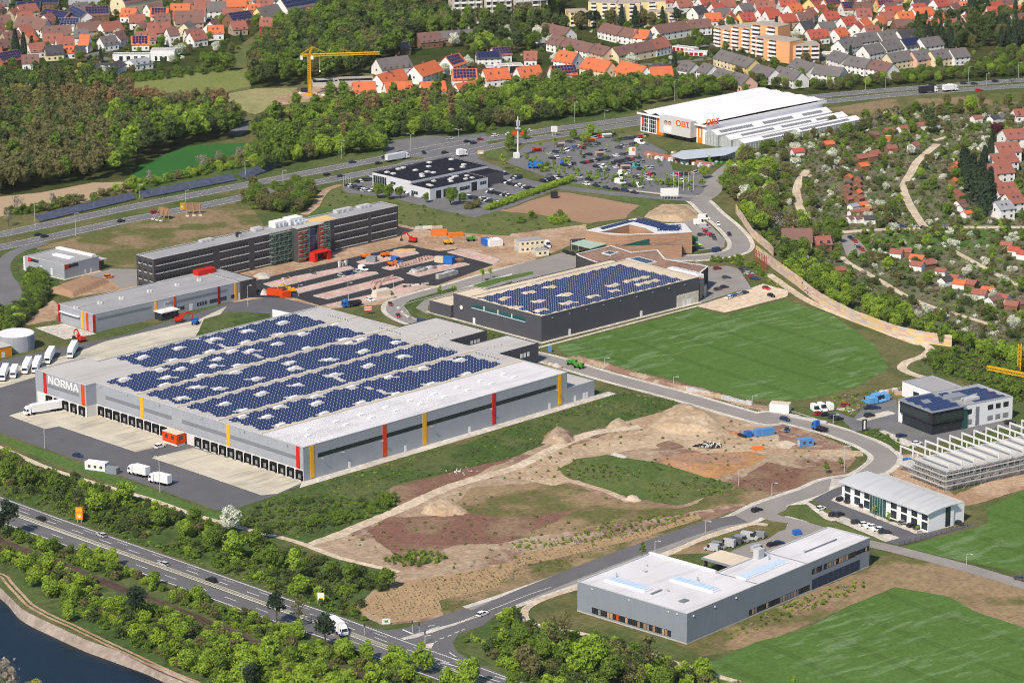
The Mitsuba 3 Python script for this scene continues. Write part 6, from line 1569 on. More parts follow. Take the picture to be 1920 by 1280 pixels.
for a, b, d, h, m, n in (('@00 845,460', '1120,460', 8, 4, 'roof_grey', 'white garage building with dark doors and flat grey roof in the old village'), ('@00 1130,460', '1310,460', 10, 6.5, 'roof_light', 'white two storey flat roofed workshop in the old village')):
    f, L = two(P(a)[0], P(a.split()[0] + ' ' + b)[0]); K = thing('workshop', n, 'workshop'); shell(K, f, 0, L, 0, d, h, 'render_white', m, .2, .3)
    for i in range(4): face(K, 'gate', 'glass_dark', f, 'v-', 0, L * (.18 + .2 * i), L * (.28 + .2 * i), .1, 3, .06)

C = 'behind the highway tree belt'
hrow('@10', '965,705 1150,655 11 5 5.5 orange white;1250,640 1405,590 12 5 5.5 orange white;1480,565 1580,535 11 5 5.5 orange white s;735,745 900,740 10 4 5 orange white;985,748 1180,735 10 4 5 orange white;1250,745 1430,735 10 4 5 orange white;1480,655 1660,650 10 4.2 5.5 orange white s;1540,765 1715,735 10 4.2 5.5 orange white;1730,660 1910,645 10 4.5 5.5 orange white;1660,500 1840,495 10 4.5 3.5 dark white s;1790,475 1920,465 10 4.5 4 rust white s;945,575 1175,545 12 4 5.5 slate white;1240,370 1400,355 12 4 5 brown wood;1395,350 1640,335 12 4 4.5 slate wood;1090,420 1160,415 9 4 4 slate wood', C)
hrow('@20', '70,640 235,620 10 4.2 5.5 orange white;310,625 490,612 10 4.2 5 orange white s;310,510 445,530 12 4.5 5.5 orange white;505,565 690,600 12 4.5 5.5 orange cream;765,590 945,635 12 4.5 5.5 orange white;1050,640 1210,632 10 4.2 5.5 orange white;790,655 940,650 10 4 5 orange white;90,500 185,500 9 4 4.5 rust white', C)
for x, y in ((1690, 575), (1825, 562), (1895, 560)):
    f = Fr(P(f'@10 {x},{y}')[0], .2); K = thing('cube_house', f'small modern flat roofed white house behind the orange roofed houses, {ordinal((1690, 1825, 1895).index(x) + 1)} from the left', 'house'); shell(K, f, 0, 9, 0, 8, 5.5, 'render_white', 'roof_light', .2, .25); face(K, 'window', 'glass_dark', f, 'v-', 0, .6, 8.2, .4, 4.9, .05)
R = 'among the terraces'
hrow('@20', '190,290 385,332 11 5 4.5 brown white;255,385 350,405 11 5 4.5 brown white;360,405 560,455 11 5 4.5 brown white;570,450 680,480 11 5 4.5 brown pink;640,290 780,325 11 5 4.5 brown white;790,325 900,345 11 5 4.5 brown white;905,345 1010,352 11 5 4.5 orange white;800,482 1080,430 11 5 4.5 brown cream;1085,430 1195,405 11 5 5 rust white;1110,315 1340,275 11 5 4.5 brown white;1340,275 1500,262 11 5 4.5 brown white;1510,495 1640,535 11 5 4.5 slate cream;1645,535 1760,572 11 5 4.5 slate yellow;1230,570 1320,590 11 4 4.5 slate white;1380,590 1450,612 11 4.5 4.5 slate white;1490,630 1600,665 11 4.5 4.5 slate cream;1610,660 1720,695 11 4.5 4.5 slate pink;1060,560 1170,560 10 4 1.5 dark white', R)
hrow('@30', '-140,600 -10,640 11 4.5 4.5 slate white;25,620 190,668 11 4.8 4.5 slate white;150,560 290,605 11 5 4.5 slate white;325,615 530,640 11 5 4.5 slate white;435,500 540,535 11 5 4.5 slate white;560,545 720,575 11 5 4.5 slate white;725,570 880,605 11 5 4.5 brown white;575,428 710,400 11 5 4.5 slate white;700,380 840,360 11 5 4.5 slate white;860,362 1000,345 11 5 4.5 slate white;1010,355 1140,338 11 5 4.5 dark white;760,470 880,448 11 5 4.5 slate white;890,440 1030,415 11 5 4.5 slate white;1040,420 1165,400 11 5 4.5 dark white s;1180,415 1320,395 11 5 4.5 slate white;935,530 1105,505 11 5 4.5 slate cream;1120,515 1240,498 11 5 4.5 slate pink;1260,510 1385,492 11 5 4.5 slate cream;1400,498 1515,485 11 5 4.5 slate white', R)
N = 'in the top right suburb'
hpt('@30', '190,125,40 orange white;330,78,60 red yellow;470,85,30 orange white s;600,112,20 rust white s;590,42,30 red white;730,62,50 brown white;300,162,60 rust white;385,138,50 red white;460,190,30 red white;590,225,40 red white;140,208,30 red pink;25,180,30 red white;280,255,40 dark white;430,265,30 slate white;530,315,50 orange white;710,240,60 orange white;770,292,25 rust white;880,188,20 rust white;1020,192,25 orange yellow;1270,205,40 orange white;1385,245,20 rust white;1215,248,20 orange cream;1390,132,60 brown white;1510,168,60 rust white;1140,82,15 dark white;870,92,15 orange yellow s;1280,92,40 red white;170,40,60 rust white;80,62,30 dark white;700,115,30 brown wood;1000,245,20 brown wood;1890,170,30 rust white;1440,20,10 slate white;1560,60,30 dark white', N)
hpt('@30', '360,325,25 red white;1150,160,35 orange white', N, 15, 11)
hpt('@20', '1450,72,30 red white;1610,95,20 rust white;1635,200,80 red white;1740,125,40 slate white;1750,195,30 red yellow;1500,195,20 orange white;1390,145,50 dark white;1540,50,30 slate white;1800,75,30 rust white;1890,165,40 red white;1440,25,30 red white;1330,40,20 dark white', N)
_top = []
for i in range(54):
    x, y = rh.uniform(1330, 1960), rh.uniform(-52, 22)
    if y > 6 and 1400 < x: y -= 14
    if all(abs(x - a) > 20 or abs(y - b) > 7 for a, b in _top): _top.append((x, y)); hpt('@@', f'{x:.0f},{y:.1f},{rh.choice([20, 30, 60, -40]):.0f} {rh.choice(["red", "orange", "rust", "brown", "slate", "dark"])} {rh.choice(["white", "white", "cream", "yellow"])}', N)
for i in range(26):
    x, y = rh.uniform(-40, 480), rh.uniform(-50, -6); hpt('@@', f'{x:.0f},{y:.1f},{rh.choice([0, 20, 70]):.0f} {rh.choice(["rust", "orange", "brown", "slate"])} {rh.choice(["white", "cream", "stone"])}', V)
def fill(poly, n, where, cols, walls, gap=9.5):
    pg = Polygon(P(poly)).buffer(0); x0, y0, x1, y1 = pg.bounds; bl = [b for b in BLOCK]; c = 0
    for _ in range(n * 30):
        x, y = rh.uniform(x0, x1), rh.uniform(y0, y1); p = Point(x, y)
        if c >= n: break
        if pg.contains(p) and all(b.distance(p) > gap for b in bl):
            px, py = PX(x, y); hpt('@@', f'{px:.1f},{py:.1f},{rh.choice([10, 25, 40, 70]):.0f} {rh.choice(cols)} {rh.choice(walls)}', where, L=rh.uniform(9, 13)); bl.append(BLOCK[-1]); c += 1


fill('@@ -20,20 540,10 480,50 400,90 300,95 150,100 60,130 -20,140', 34, V, ['orange', 'rust', 'brown', 'rust', 'slate'], ['white', 'cream', 'white', 'stone'], 7.5)
fill('@@ 1330,10 1960,5 1960,70 1830,50 1800,80 1700,65 1560,70 1460,50', 34, N, ['red', 'orange', 'red', 'rust', 'brown'], ['white', 'white', 'cream'], 7.5)
fill('@@ 1150,0 1330,0 1400,40 1420,50 1330,45 1260,20', 8, N, ['red', 'rust', 'slate'], ['white'], 7)
E_ = 'at the right edge'
hrow('@30', '1795,1125 1960,1115 14 5.5 4 rust white;1735,1225 1900,1215 14 5.5 4 rust white;1705,1310 1880,1290 12 5.5 4 rust white', E_)
hrow('@31', '1650,105 1850,85 12 5 4 rust white;1570,195 1740,180 13 6 4 rust white;1735,250 1880,235 12 5 4 rust white;1830,325 1930,310 11 5 4 rust white;1745,372 1850,360 11 5 3 tin white', E_)
hrow('@30', '1860,920 1960,915 9 3.5 3 rust white', E_)
A = 'in the allotment gardens'
kw = dict(L=4.6, D=3.8, eave=2.0, rise=1.2, wins=False, chim=False, cat='hut', name='garden_hut')
hpt('@31', '605,80,70 orange wood;595,118,70 slate wood;590,158,70 rust wood;590,192,60 brown wood;605,238,40 rust wood;675,75,70 dark wood;670,112,70 rust wood;670,155,70 rust wood;672,190,60 orange wood;682,235,50 rust wood;640,295,40 tin white;708,285,30 orange wood;640,342,30 rust white;730,328,-30 rust wood;620,388,40 brown white;680,388,30 brown white;1390,14,60 orange wood;1390,52,60 dark wood;1390,105,60 orange wood;1400,192,50 rust wood;1432,220,50 rust wood;1440,268,40 brown white;1460,305,40 brown white;1490,348,40 orange white;535,775,20 rust wood;640,935,30 rust wood;1300,782,-30 rust white;1400,832,-40 rust white', A, **kw)
kw.update(L=5.8, D=4.8, eave=2.3, rise=1.5)
hpt('@31', '755,395,10 dark white;965,648,-25 rust white;1040,640,-25 rust wood;1120,690,-30 orange white;1120,745,-30 rust white;1195,728,30 rust wood;1330,855,40 dark white;1440,880,-30 orange white;1520,885,-35 rust wood;1590,955,-30 rust white;1650,938,-35 orange wood;1690,1000,40 brown white;1765,985,-35 rust white;1830,1040,-25 rust wood;1900,1030,30 brown wood;1790,590,-20 rust white;1850,632,-35 red white;1920,662,-35 red white', A, **kw)
hpt('@30', '1010,995,30 rust white;1090,985,20 brown wood;1150,972,20 rust white;1240,955,40 rust white;790,1038,20 brown wood;900,1012,30 rust wood;450,1112,25 orange wood;220,1165,20 red white;920,1145,20 rust wood;1090,1120,60 rust white;790,1180,40 rust wood;700,1210,30 rust wood;770,1205,30 rust wood;710,1275,30 orange wood;1410,1268,60 orange wood;1560,920,30 rust white;1690,920,40 dark white;1735,910,40 slate white', A, **kw)
for x, y in ((440, 915), (430, 940), (410, 975), (395, 1018), (405, 1115), (405, 1200)): hpt('@@', f'{1280 + x / 2.977:.1f},{y / 2.977:.1f},60 {rh.choice(["orange", "rust", "dark"])} white', A, **kw)
for x, y, c in ((752, 298, 'yellow'), (870, 655, 'yellow'), (900, 1053, 'orange')):
    f = Fr(P(f'@{31 if y != 1053 else 30} {x},{y}')[0], .3); K = thing('garden_shed', f'small bright {c} shed in the allotment gardens' + {752: ' beside the double hut row', 870: ' above the barrier', 900: ' near the glasshouse'}[x], 'shed'); bx(K, 'wall', c, f, -1.3, 1.3, -1.2, 1.2, 0, 2.4); bx(K, 'roof', 'roof_light', f, -1.5, 1.5, -1.4, 1.4, 2.4, 2.55)
# old farm house with trees left of the lawn
hrow('@31', '110,600 330,600 12 4 5 brown stone;370,605 480,598 8 3 3 rust wood', A)
for w, l in _H.items():
    rank(l, w)
    for k, _, _ in l: labels[k]['group'] = 'houses ' + w


# ---------------------------------------------------------------- apartment blocks
def block(K, fr, L, D, h, wall, floors, bays, balc=True):
    BLOCK.append(Polygon([fr.p(-1, -1), fr.p(L + 1, -1), fr.p(L + 1, D + 1), fr.p(-1, D + 1)]))
    w = bx(K, 'wall', wall, fr, 0, L, 0, D, 0, h); bx(K, 'roof', 'roof_gravel_pale', fr, -.15, L + .15, -.15, D + .15, h, h + .35)
    fh = h / floors
    for b in bays:
        for f in range(floors):
            z = f * fh; u0, u1 = L * b[0], L * b[1]
            face(w, 'window', 'panes', fr, 'v-', 0, u0 + .2, u1 - .2, z + .9, z + fh - .35, .05)
            if balc: put('balcony', M().box(fr, u0, u1, -1.5, -.02, z + .1, z + 1.15, True), 'white', w)
    for f in range(floors):
        for v in (.3, .65): face(w, 'window', 'panes', fr, 'u-', 0, D * v - .6, D * v + .6, f * fh + 1, f * fh + 2.3, .05)


flat('roof_gravel_pale', (.42, .37, .32)); flat('apart_yellow', (.80, .66, .34)); flat('apart_orange', (.80, .40, .19)); flat('apart_grey', (.55, .52, .42))
K = thing('apartment_block', 'large cream yellow apartment complex with stepped roofs and white balconies', 'apartment building')
for a, b, top, fl, bays in (('425,200', '570,195', 95, 3, [(.1, .28), (.68, .9)]), ('570,200', '780,205', 20, 6, [(.1, .3), (.5, .68), (.78, .98)]), ('780,205', '960,198', 30, 6, [(.08, .3), (.55, .8)]), ('900,190', '1150,180', 20, 6, [(.1, .28), (.5, .7)]), ('1020,200', '1245,195', 95, 4, [(.3, .5), (.7, .9)])):
    p = P(f'@20 {a} {b}'); f, L = two(*p); lo, hi = 0, 60
    for _ in range(30):
        mm = (lo + hi) / 2
        if PX(*p[0], mm)[1] > top / 4: lo = mm
        else: hi = mm
    block(K, f, L, 12, lo, 'apart_yellow', fl, bays)
K = thing('apartment_block', 'salmon orange apartment complex stepping down to the right with white balconies', 'apartment building')
for t, a, b, top, fl, bays in (('@20', '1515,345', '1640,372', 205, 5, [(.05, .4), (.6, .95)]), ('@20', '1640,372', '1790,398', 195, 6, [(.08, .4), (.6, .95)]), ('@20', '1790,402', '1990,430', 180, 7, [(.05, .35), (.6, .9)]), ('@20', '1822,440', '2080,480', 280, 5, [(.05, .25), (.4, .62)]), ('@30', '160,475', '385,470', 345, 4, [(.2, .4), (.44, .64), (.72, .97)])):
    p = P(f'{t} {a} {b}'); f, L = two(*p); lo, hi = 0, 60
    for _ in range(30):
        mm = (lo + hi) / 2
        if PX(*p[0], mm)[1] > top / 4: lo = mm
        else: hi = mm
    block(K, f, L, 13, lo, 'apart_orange', fl, bays)
for i, (t, a, b, h, lab) in enumerate((('@10', '1480,225', '1700,215', 30, 'leftmost grey yellow high rise with many balconies behind the wood edge'), ('@10', '1720,220', '1920,212', 32, 'middle grey yellow high rise with many balconies behind the wood edge'), ('@20', '20,212', '270,190', 30, 'rightmost grey yellow high rise with many balconies behind the wood edge'))):
    p = P(f'{t} {a} {b}'); f, L = two(*p); K = thing('high_rise', lab, 'apartment building'); block(K, f, L, 14, h, 'apart_grey', 9, [(.04, .2), (.28, .44), (.54, .7), (.78, .94)])
# garages and low flats near the terraces
for i, s in enumerate(('1200,380 1360,400', '1290,420 1460,425', '400,430 600,440', '40,300 200,330')):
    t = '@20' if i != 2 else '@30'; p = P(t + ' ' + s); f, L = two(*p); K = thing('garage_row', ('flat roofed garage row with red doors behind the terraces, upper one', 'flat roofed garage row with red doors behind the terraces, lower one', 'flat roofed garage row with arches right of the salmon flats', 'blue grey flat roofed hall behind the brown terraces')[i], 'garages')
    shell(K, f, 0, L, 0, 6, 2.8, 'render_white', 'roof_light', .15, .25)
    for j in range(int(L / 3)): face(K, 'door', 'red_dark' if i < 2 else 'grey', f, 'v-', 0, j * 3 + .3, j * 3 + 2.6, .1, 2.2, .05)
# streets of the suburb
for s, w in (('@20 1000,420 1190,385 1520,330', 6), ('@20 180,335 480,355 640,385 770,395', 5), ('@20 840,500 1200,470 1500,440', 7), ('@30 380,420 420,450 480,600', 5), ('@00 660,420 850,370 960,320', 7), ('@00 560,420 680,430 850,450', 9), ('@30 520,250 640,340 700,400 690,480', 5), ('@20 600,640 760,600', 4)): sheet('street', 'asphalt_old', line(s, w))
# ---------------------------------------------------------------- trees and shrubs
def leaves(rs, pts, nrm, size, jit=.75):
    """One triangle per point, roughly facing along nrm."""
    n = len(pts); d = nrm + jit * rs.randn(n, 3); d /= np.linalg.norm(d, axis=1, keepdims=True)
    a = np.cross(d, rs.randn(n, 3)); a /= np.linalg.norm(a, axis=1, keepdims=True); b = np.cross(d, a)
    s = size * (.6 + .8 * rs.rand(n, 1))
    v = np.stack([pts + a * s, pts - a * s * .5 + b * s * .85, pts - a * s * .5 - b * s * .85], 1).reshape(-1, 3)
    return v, np.arange(3 * n).reshape(-1, 3)


def crown(seed, R, z0, z1, nb, nl, ls, top=.8, blob=.42, fill=1.0):
    """Leaf clumps on lumps spread through the crown; R the half width, z0..z1 its height."""
    rs = np.random.RandomState(seed); m = M(); Hc = (z1 - z0) / 2; zc = (z0 + z1) / 2
    for i in range(nb):
        while True:
            q = rs.uniform(-1, 1, 3)
            if .18 < q @ q < 1: break
        w = 1 - (1 - top) * (q[2] + 1) / 2
        br = blob * R * rs.uniform(.7, 1.25); c = np.array([q[0] * R * w * .78, q[1] * R * w * .78, zc + q[2] * Hc * .8])
        d = rs.randn(nl, 3); d[:, 2] += .25; d /= np.linalg.norm(d, axis=1, keepdims=True)
        rad = br * (fill * (.75 + .35 * rs.rand(nl, 1)) + (1 - fill) * rs.rand(nl, 1))
        p = c + d * rad * [1, 1, .85]
        out = d + .5 * (p - [0, 0, zc]) / R
        m.add(*leaves(rs, p, out / np.linalg.norm(out, axis=1, keepdims=True), ls))
    return m


def limbs(seed, R, z0, z1, r, n=5):
    rs = np.random.RandomState(seed + 99); m = M().cyl([0, 0, -.3], [0, 0, z0 + (z1 - z0) * .55], r, r * .35, n=6, cap=False)
    for i in range(n):
        a = i * 2.4 + rs.rand(); z = z0 + (z1 - z0) * rs.uniform(-.1, .4); e = [R * .6 * math.cos(a), R * .6 * math.sin(a), z + (z1 - z0) * .35]
        m.cyl([0, 0, z], e, r * .45, r * .12, n=4, cap=False)
    return m


def fir(seed, R, z1, n, ls):
    rs = np.random.RandomState(seed); m = M(); t = rs.rand(n) ** .7; a = rs.rand(n) * 2 * np.pi
    lay = np.floor(t * 9) / 9; rad = R * (1.05 - lay) * (.35 + .65 * rs.rand(n) ** .5)
    p = np.c_[rad * np.cos(a), rad * np.sin(a), z1 * (.12 + .86 * t) - .12 * rad]
    d = np.c_[np.cos(a), np.sin(a), np.full(n, .55)]; return m.add(*leaves(rs, p, d / np.linalg.norm(d, axis=1, keepdims=True), ls, .5))


def foliage(a, b, c):
    def fn(p, n, uv):
        t = noise(p.x / 9 + 3, p.y / 9, 1.5); u = noise(p.x * 1.6, p.y * 1.6, p.z * 1.6)
        return mix(mix(a, b, smoothstep(.25, .75, t)), c, .55 * u) * (.75 + .5 * cell_rand(p.x * 2.1, p.y * 2.1, p.z * 2.1))
    return fn


FOL = {'spring': ((.190, .265, .030), (.145, .230, .030), (.24, .31, .05)), 'mid': ((.105, .165, .028), (.130, .190, .034), (.080, .125, .022)), 'dark': ((.060, .090, .032), (.075, .105, .036), (.050, .070, .026)),
       'olive': ((.120, .125, .050), (.145, .140, .060), (.095, .092, .042)), 'rust': ((.190, .125, .065), (.150, .118, .055), (.23, .14, .075)), 'conifer': ((.030, .050, .030), (.038, .058, .034), (.024, .038, .024)),
       'blossom': ((.42, .43, .36), (.30, .33, .24), (.55, .56, .52)), 'purple': ((.085, .025, .035), (.10, .03, .042), (.06, .018, .025)), 'yellow': ((.27, .25, .06), (.22, .22, .055), (.31, .28, .07)), 'twig': ((.21, .19, .15), (.25, .22, .18), (.17, .15, .12))}
for k, q in FOL.items():
    a, b, c = ([1.72 * v for v in t] for t in q)
    scene['m_fol_' + k] = {'type': 'principledthin', 'base_color': mikit.proc(foliage(a, b, c)), 'roughness': .65, 'diff_trans': .75, 'spec_trans': 0.0, 'eta': 1.3}
flat('bark', (.105, .085, .065)); flat('birch_bark', (.42, .41, .38))

PROTO = {}


def proto(name, cat, mats, crown_fn, trunk=None, variants=2, h=10.0):
    for mname in mats:
        for v in range(variants):
            key = f'proto_{name}_{mname}_{v}'
            g = {'type': 'shapegroup', 'crown': {**mikit.ply(crown_fn(hash_(key)).get()), 'bsdf': {'type': 'ref', 'id': 'm_fol_' + mname}}}
            if trunk: g['trunk'] = {**mikit.ply(trunk(hash_(key)).get()), 'bsdf': {'type': 'ref', 'id': 'm_bark'}}
            scene[key] = g
            PROTO.setdefault((name, mname), []).append(key)
            if trunk: scene[key + 'x'] = {'type': 'shapegroup', 'crown': dict(g['crown'])}
    HGT[name] = h; CAT[name] = cat


def hash_(s): return sum((i + 1) * ord(c) for i, c in enumerate(s)) % 100000


HGT, CAT = {}, {}
proto('broad', 'tree', ['spring', 'mid', 'dark', 'olive', 'blossom', 'yellow', 'purple'], lambda s: crown(s, 4.3, 2.2, 10.4, 24, 56, .50), lambda s: limbs(s, 4.3, 2.2, 10.4, .28), 2, 10.4)
proto('tall', 'tree', ['mid', 'dark', 'olive', 'rust', 'spring', 'yellow'], lambda s: crown(s, 3.7, 4.5, 16.5, 20, 34, .66, .75, .42), lambda s: limbs(s, 3.7, 5, 16.5, .3, 3), 2, 16.5)
proto('poplar', 'tree', ['olive', 'rust', 'mid'], lambda s: crown(s, 1.7, 1.5, 16, 16, 22, .62, .5, .62), lambda s: limbs(s, 1.2, 1.5, 15, .2, 2), 1, 16)
proto('bush', 'bush', ['spring', 'mid', 'dark', 'olive', 'blossom', 'yellow'], lambda s: crown(s, 2.5, -.3, 4.0, 12, 46, .36, .8, .42), None, 2, 4.0)
proto('shrub', 'bush', ['spring', 'mid', 'dark', 'olive', 'blossom', 'rust', 'twig'], lambda s: crown(s, 1.3, -.2, 1.9, 6, 20, .30, .8, .5), None, 2, 1.9)
proto('young', 'tree', ['spring', 'mid', 'olive'], lambda s: crown(s, 1.25, 1.5, 5.2, 8, 18, .34, .7, .5, .6), lambda s: limbs(s, 1.0, 1.5, 4.6, .09, 3), 2, 5.2)
proto('bare', 'tree', ['twig', 'rust', 'olive'], lambda s: crown(s, 3.2, 3, 10, 12, 14, .42, .8, .5, .1), lambda s: limbs(s, 3.6, 2, 10, .22, 9), 1, 10)
proto('fir', 'conifer', ['conifer'], lambda s: fir(s, 3.0, 14, 620, .75), lambda s: limbs(s, .6, 1, 12, .24, 2), 2, 14)
proto('pine', 'conifer', ['conifer'], lambda s: crown(s, 3.0, 4.0, 11, 15, 34, .5, .7, .5), lambda s: limbs(s, 2.6, 4, 11, .25, 5), 2, 11)
proto('weed', 'weed', ['mid', 'dark', 'spring', 'olive', 'twig'], lambda s: crown(s, .7, -.1, .8, 4, 9, .26, .8, .6), None, 1, .8)

PLANTS = []
rt = random.Random(21)
_block = None


def free(x, y, gap=0.0):
    global _block
    if _block is None:
        _block = shapely.unary_union([b.buffer(1.1) for b in BLOCK]); shapely.prepare(_block)
    return not shapely.contains_xy(_block, x, y)


def pick(mix_):
    r = rt.random() * sum(w for _, w in mix_)
    for k, w in mix_:
        r -= w
        if r <= 0: return k
    return mix_[-1][0]


def grow(area, kind, x, y, h=None, sc=None, wide=1.0, own=None):
    name, m = kind.split('/'); s = sc or rt.uniform(.8, 1.25)
    if h: s = h / HGT[name]
    PLANTS.append(dict(area=area, name=name, mat=m, x=x, y=y, s=s, w=s * wide * rt.uniform(.92, 1.1), own=own))


def scatter(area, poly, gap, mix_, sc=(.8, 1.2), wide=1.0, check=True, n=None, clump=0.0):
    """Plants kept gap metres apart inside a polygon, away from roads and buildings."""
    pg = Polygon(P(poly) if isinstance(poly, str) else poly).buffer(0); x0, y0, x1, y1 = pg.bounds; shapely.prepare(pg)
    cells = {}; tries = int((x1 - x0) * (y1 - y0) / gap ** 2 * 3)
    for _ in range(tries):
        x, y = rt.uniform(x0, x1), rt.uniform(y0, y1)
        if not shapely.contains_xy(pg, x, y): continue
        if clump and meshkit.fbm(np.array([[x / 14, y / 14, 0.]]), 3, 5)[0] < clump: continue
        i, j = int(x // gap), int(y // gap)
        if any((x - a) ** 2 + (y - b) ** 2 < gap * gap for di in (-1, 0, 1) for dj in (-1, 0, 1) for a, b in cells.get((i + di, j + dj), ())): continue
        if check and not free(x, y): continue
        cells.setdefault((i, j), []).append((x, y))
        grow(area, pick(mix_(x, y) if callable(mix_) else mix_), x, y, sc=rt.uniform(*sc), wide=wide)


def at(area, kind, pts, h=None):
    """Single plants by the foot of their stem: 'x,y' or 'x,y,height'."""
    for t in pts.split():
        q = [float(a) for a in t.split(',')]; g = G(q[0], q[1]); grow(area, kind, g[0], g[1], h=q[2] if len(q) > 2 else h, own=1)


# far woods
def wood1(x, y):
    px, py = PX(x, y)
    if py < 200 and px < 220: return [('tall/dark', 5), ('tall/mid', 3), ('tall/olive', 1.5), ('tall/yellow', .5)]
    if py < 232 and px > 90: return [('poplar/rust', 3), ('tall/rust', 2.5), ('tall/olive', 4)]
    if px < 205: return [('tall/olive', 7), ('tall/mid', 1.2), ('tall/dark', 1.5)]
    return [('tall/mid', 4), ('tall/spring', 2.2), ('tall/dark', 2), ('tall/olive', 1)]


scatter('left', '@@ -90,178 0,172 170,163 215,178 260,206 420,212 462,243 440,262 345,273 262,305 235,330 165,345 100,347 0,368 -90,384', 4.7, wood1, (.75, 1.15))
scatter('centre', '@@ 470,158 480,168 560,163 640,152 680,140 720,118 780,95 850,75 900,65 1010,62 1060,20 1010,-70 620,-70 600,45 540,80 490,100', 5.3, lambda x, y: [('tall/dark', 4), ('tall/mid', 4), ('tall/olive', 2)], (.8, 1.2))
scatter('belt', '@@ 462,332 560,305 715,284 722,264 800,262 860,254 950,240 1080,222 1195,207 1190,172 1000,180 900,190 760,196 640,206 520,228 470,255 505,275 470,300', 4.6, lambda x, y: [('broad/mid', 4), ('broad/spring', 2), ('tall/mid', 1.2), ('broad/olive', 1.0), ('broad/dark', 1.6), ('bush/mid', 2), ('poplar/rust', .2), ('bare/rust', .12)], (.75, 1.15))
scatter('belt', '@@ 250,352 300,345 400,325 470,312 470,300 420,300 380,318 300,338 250,345', 3.6, [('bush/mid', 3), ('bush/spring', 2), ('bare/twig', .6), ('bush/olive', 2)])
scatter('belt', '@@ 20,408 90,395 140,385 150,375 60,392 10,398', 3.4, [('bush/mid', 3), ('bush/olive', 2), ('bare/twig', .5)])
scatter('belt', '@@ 30,405 270,360 270,345 150,375 30,398', 5, [('bush/mid', 3), ('bush/spring', 1), ('bush/olive', 2)])
scatter('clump', '@@ 445,378 470,392 520,402 570,402 592,388 588,368 560,356 500,352 460,362', 3.4, [('broad/olive', 3), ('broad/mid', 3), ('bush/mid', 2), ('broad/dark', 1)], (.6, .85))
scatter('suburb', '@@ 1380,178 1440,168 1560,172 1690,160 1830,148 2000,138 2000,100 1890,100 1830,125 1800,138 1690,150 1560,158 1440,164', 4.6, [('broad/mid', 4), ('broad/olive', 2), ('broad/dark', 2), ('broad/spring', 1)], (.45, .75))
scatter('suburb', '@@ 1080,210 1195,198 1340,178 1440,160 1440,155 1300,165 1200,160 1000,175', 4.6, [('broad/mid', 4), ('broad/olive', 2), ('broad/spring', 1), ('broad/dark', 1)], (.6, .95))
# gardens of the allotments
ALLOT = '@@ 1405,275 1600,232 1700,205 1920,212 2000,215 2000,690 1900,668 1800,640 1700,600 1620,562 1560,530 1480,470 1430,400 1395,360 1385,310'
scatter('allotment', ALLOT, 3.3, [('shrub/mid', 4), ('shrub/dark', 3), ('shrub/olive', 3), ('shrub/twig', 3), ('shrub/blossom', 1.8), ('shrub/spring', 1.2), ('shrub/rust', .8), ('bush/olive', 1.2), ('bush/mid', 1.6), ('bush/blossom', .7), ('bush/dark', .8)], (.6, 1.15), clump=.27)
scatter('allotment', ALLOT, 17, [('broad/mid', 3), ('broad/olive', 2), ('broad/blossom', 1.2), ('bare/twig', 2), ('broad/spring', .8), ('broad/dark', .8)], (.4, .7))
scatter('allotment', '@@ 1420,282 1600,243 1640,222 1760,200 1920,198 2000,203 2000,215 1700,218 1620,245 1430,288', 5, [('broad/mid', 3), ('broad/olive', 3), ('bare/twig', 1), ('bush/mid', 2)], (.4, .7))
scatter('wall', '@@ 1345,345 1370,310 1400,300 1440,330 1450,380 1440,430 1400,400 1372,372', 4.5, [('broad/mid', 3), ('broad/olive', 2), ('broad/spring', 1.5), ('broad/blossom', .5)], (.75, 1.1))
scatter('wall', '@@ 1385,395 1440,430 1500,470 1520,505 1480,485 1450,470 1420,440', 4.2, [('broad/mid', 3), ('broad/spring', 2), ('broad/dark', 1), ('bush/mid', 2)], (.7, 1))
scatter('wall', '@@ 1462,478 1500,500 1560,530 1600,555 1660,585 1700,600 1690,622 1640,606 1560,572 1500,535 1470,505', 4.2, [('broad/spring', 3), ('broad/mid', 3), ('broad/dark', 1), ('bush/mid', 1.5)], (.6, .95))
scatter('wall', '@@ 1690,600 1760,625 1830,650 1930,680 2000,700 2000,740 1900,690 1800,655 1720,640', 4.2, [('broad/mid', 3), ('broad/spring', 2), ('bush/mid', 2)], (.55, .85))
scatter('wall', '@@ 1440,320 1460,420 1500,430 1570,440 1580,460 1520,465 1450,440 1425,390', 5, [('broad/mid', 2), ('broad/olive', 2), ('bare/twig', 1)], (.6, .9))
scatter('scrub', '@@ 1720,675 1790,660 1900,690 2000,720 2000,790 1900,745 1850,725 1780,705', 2.6, [('shrub/mid', 3), ('shrub/dark', 2), ('bush/mid', 1.5), ('shrub/olive', 1)], (.7, 1.3))
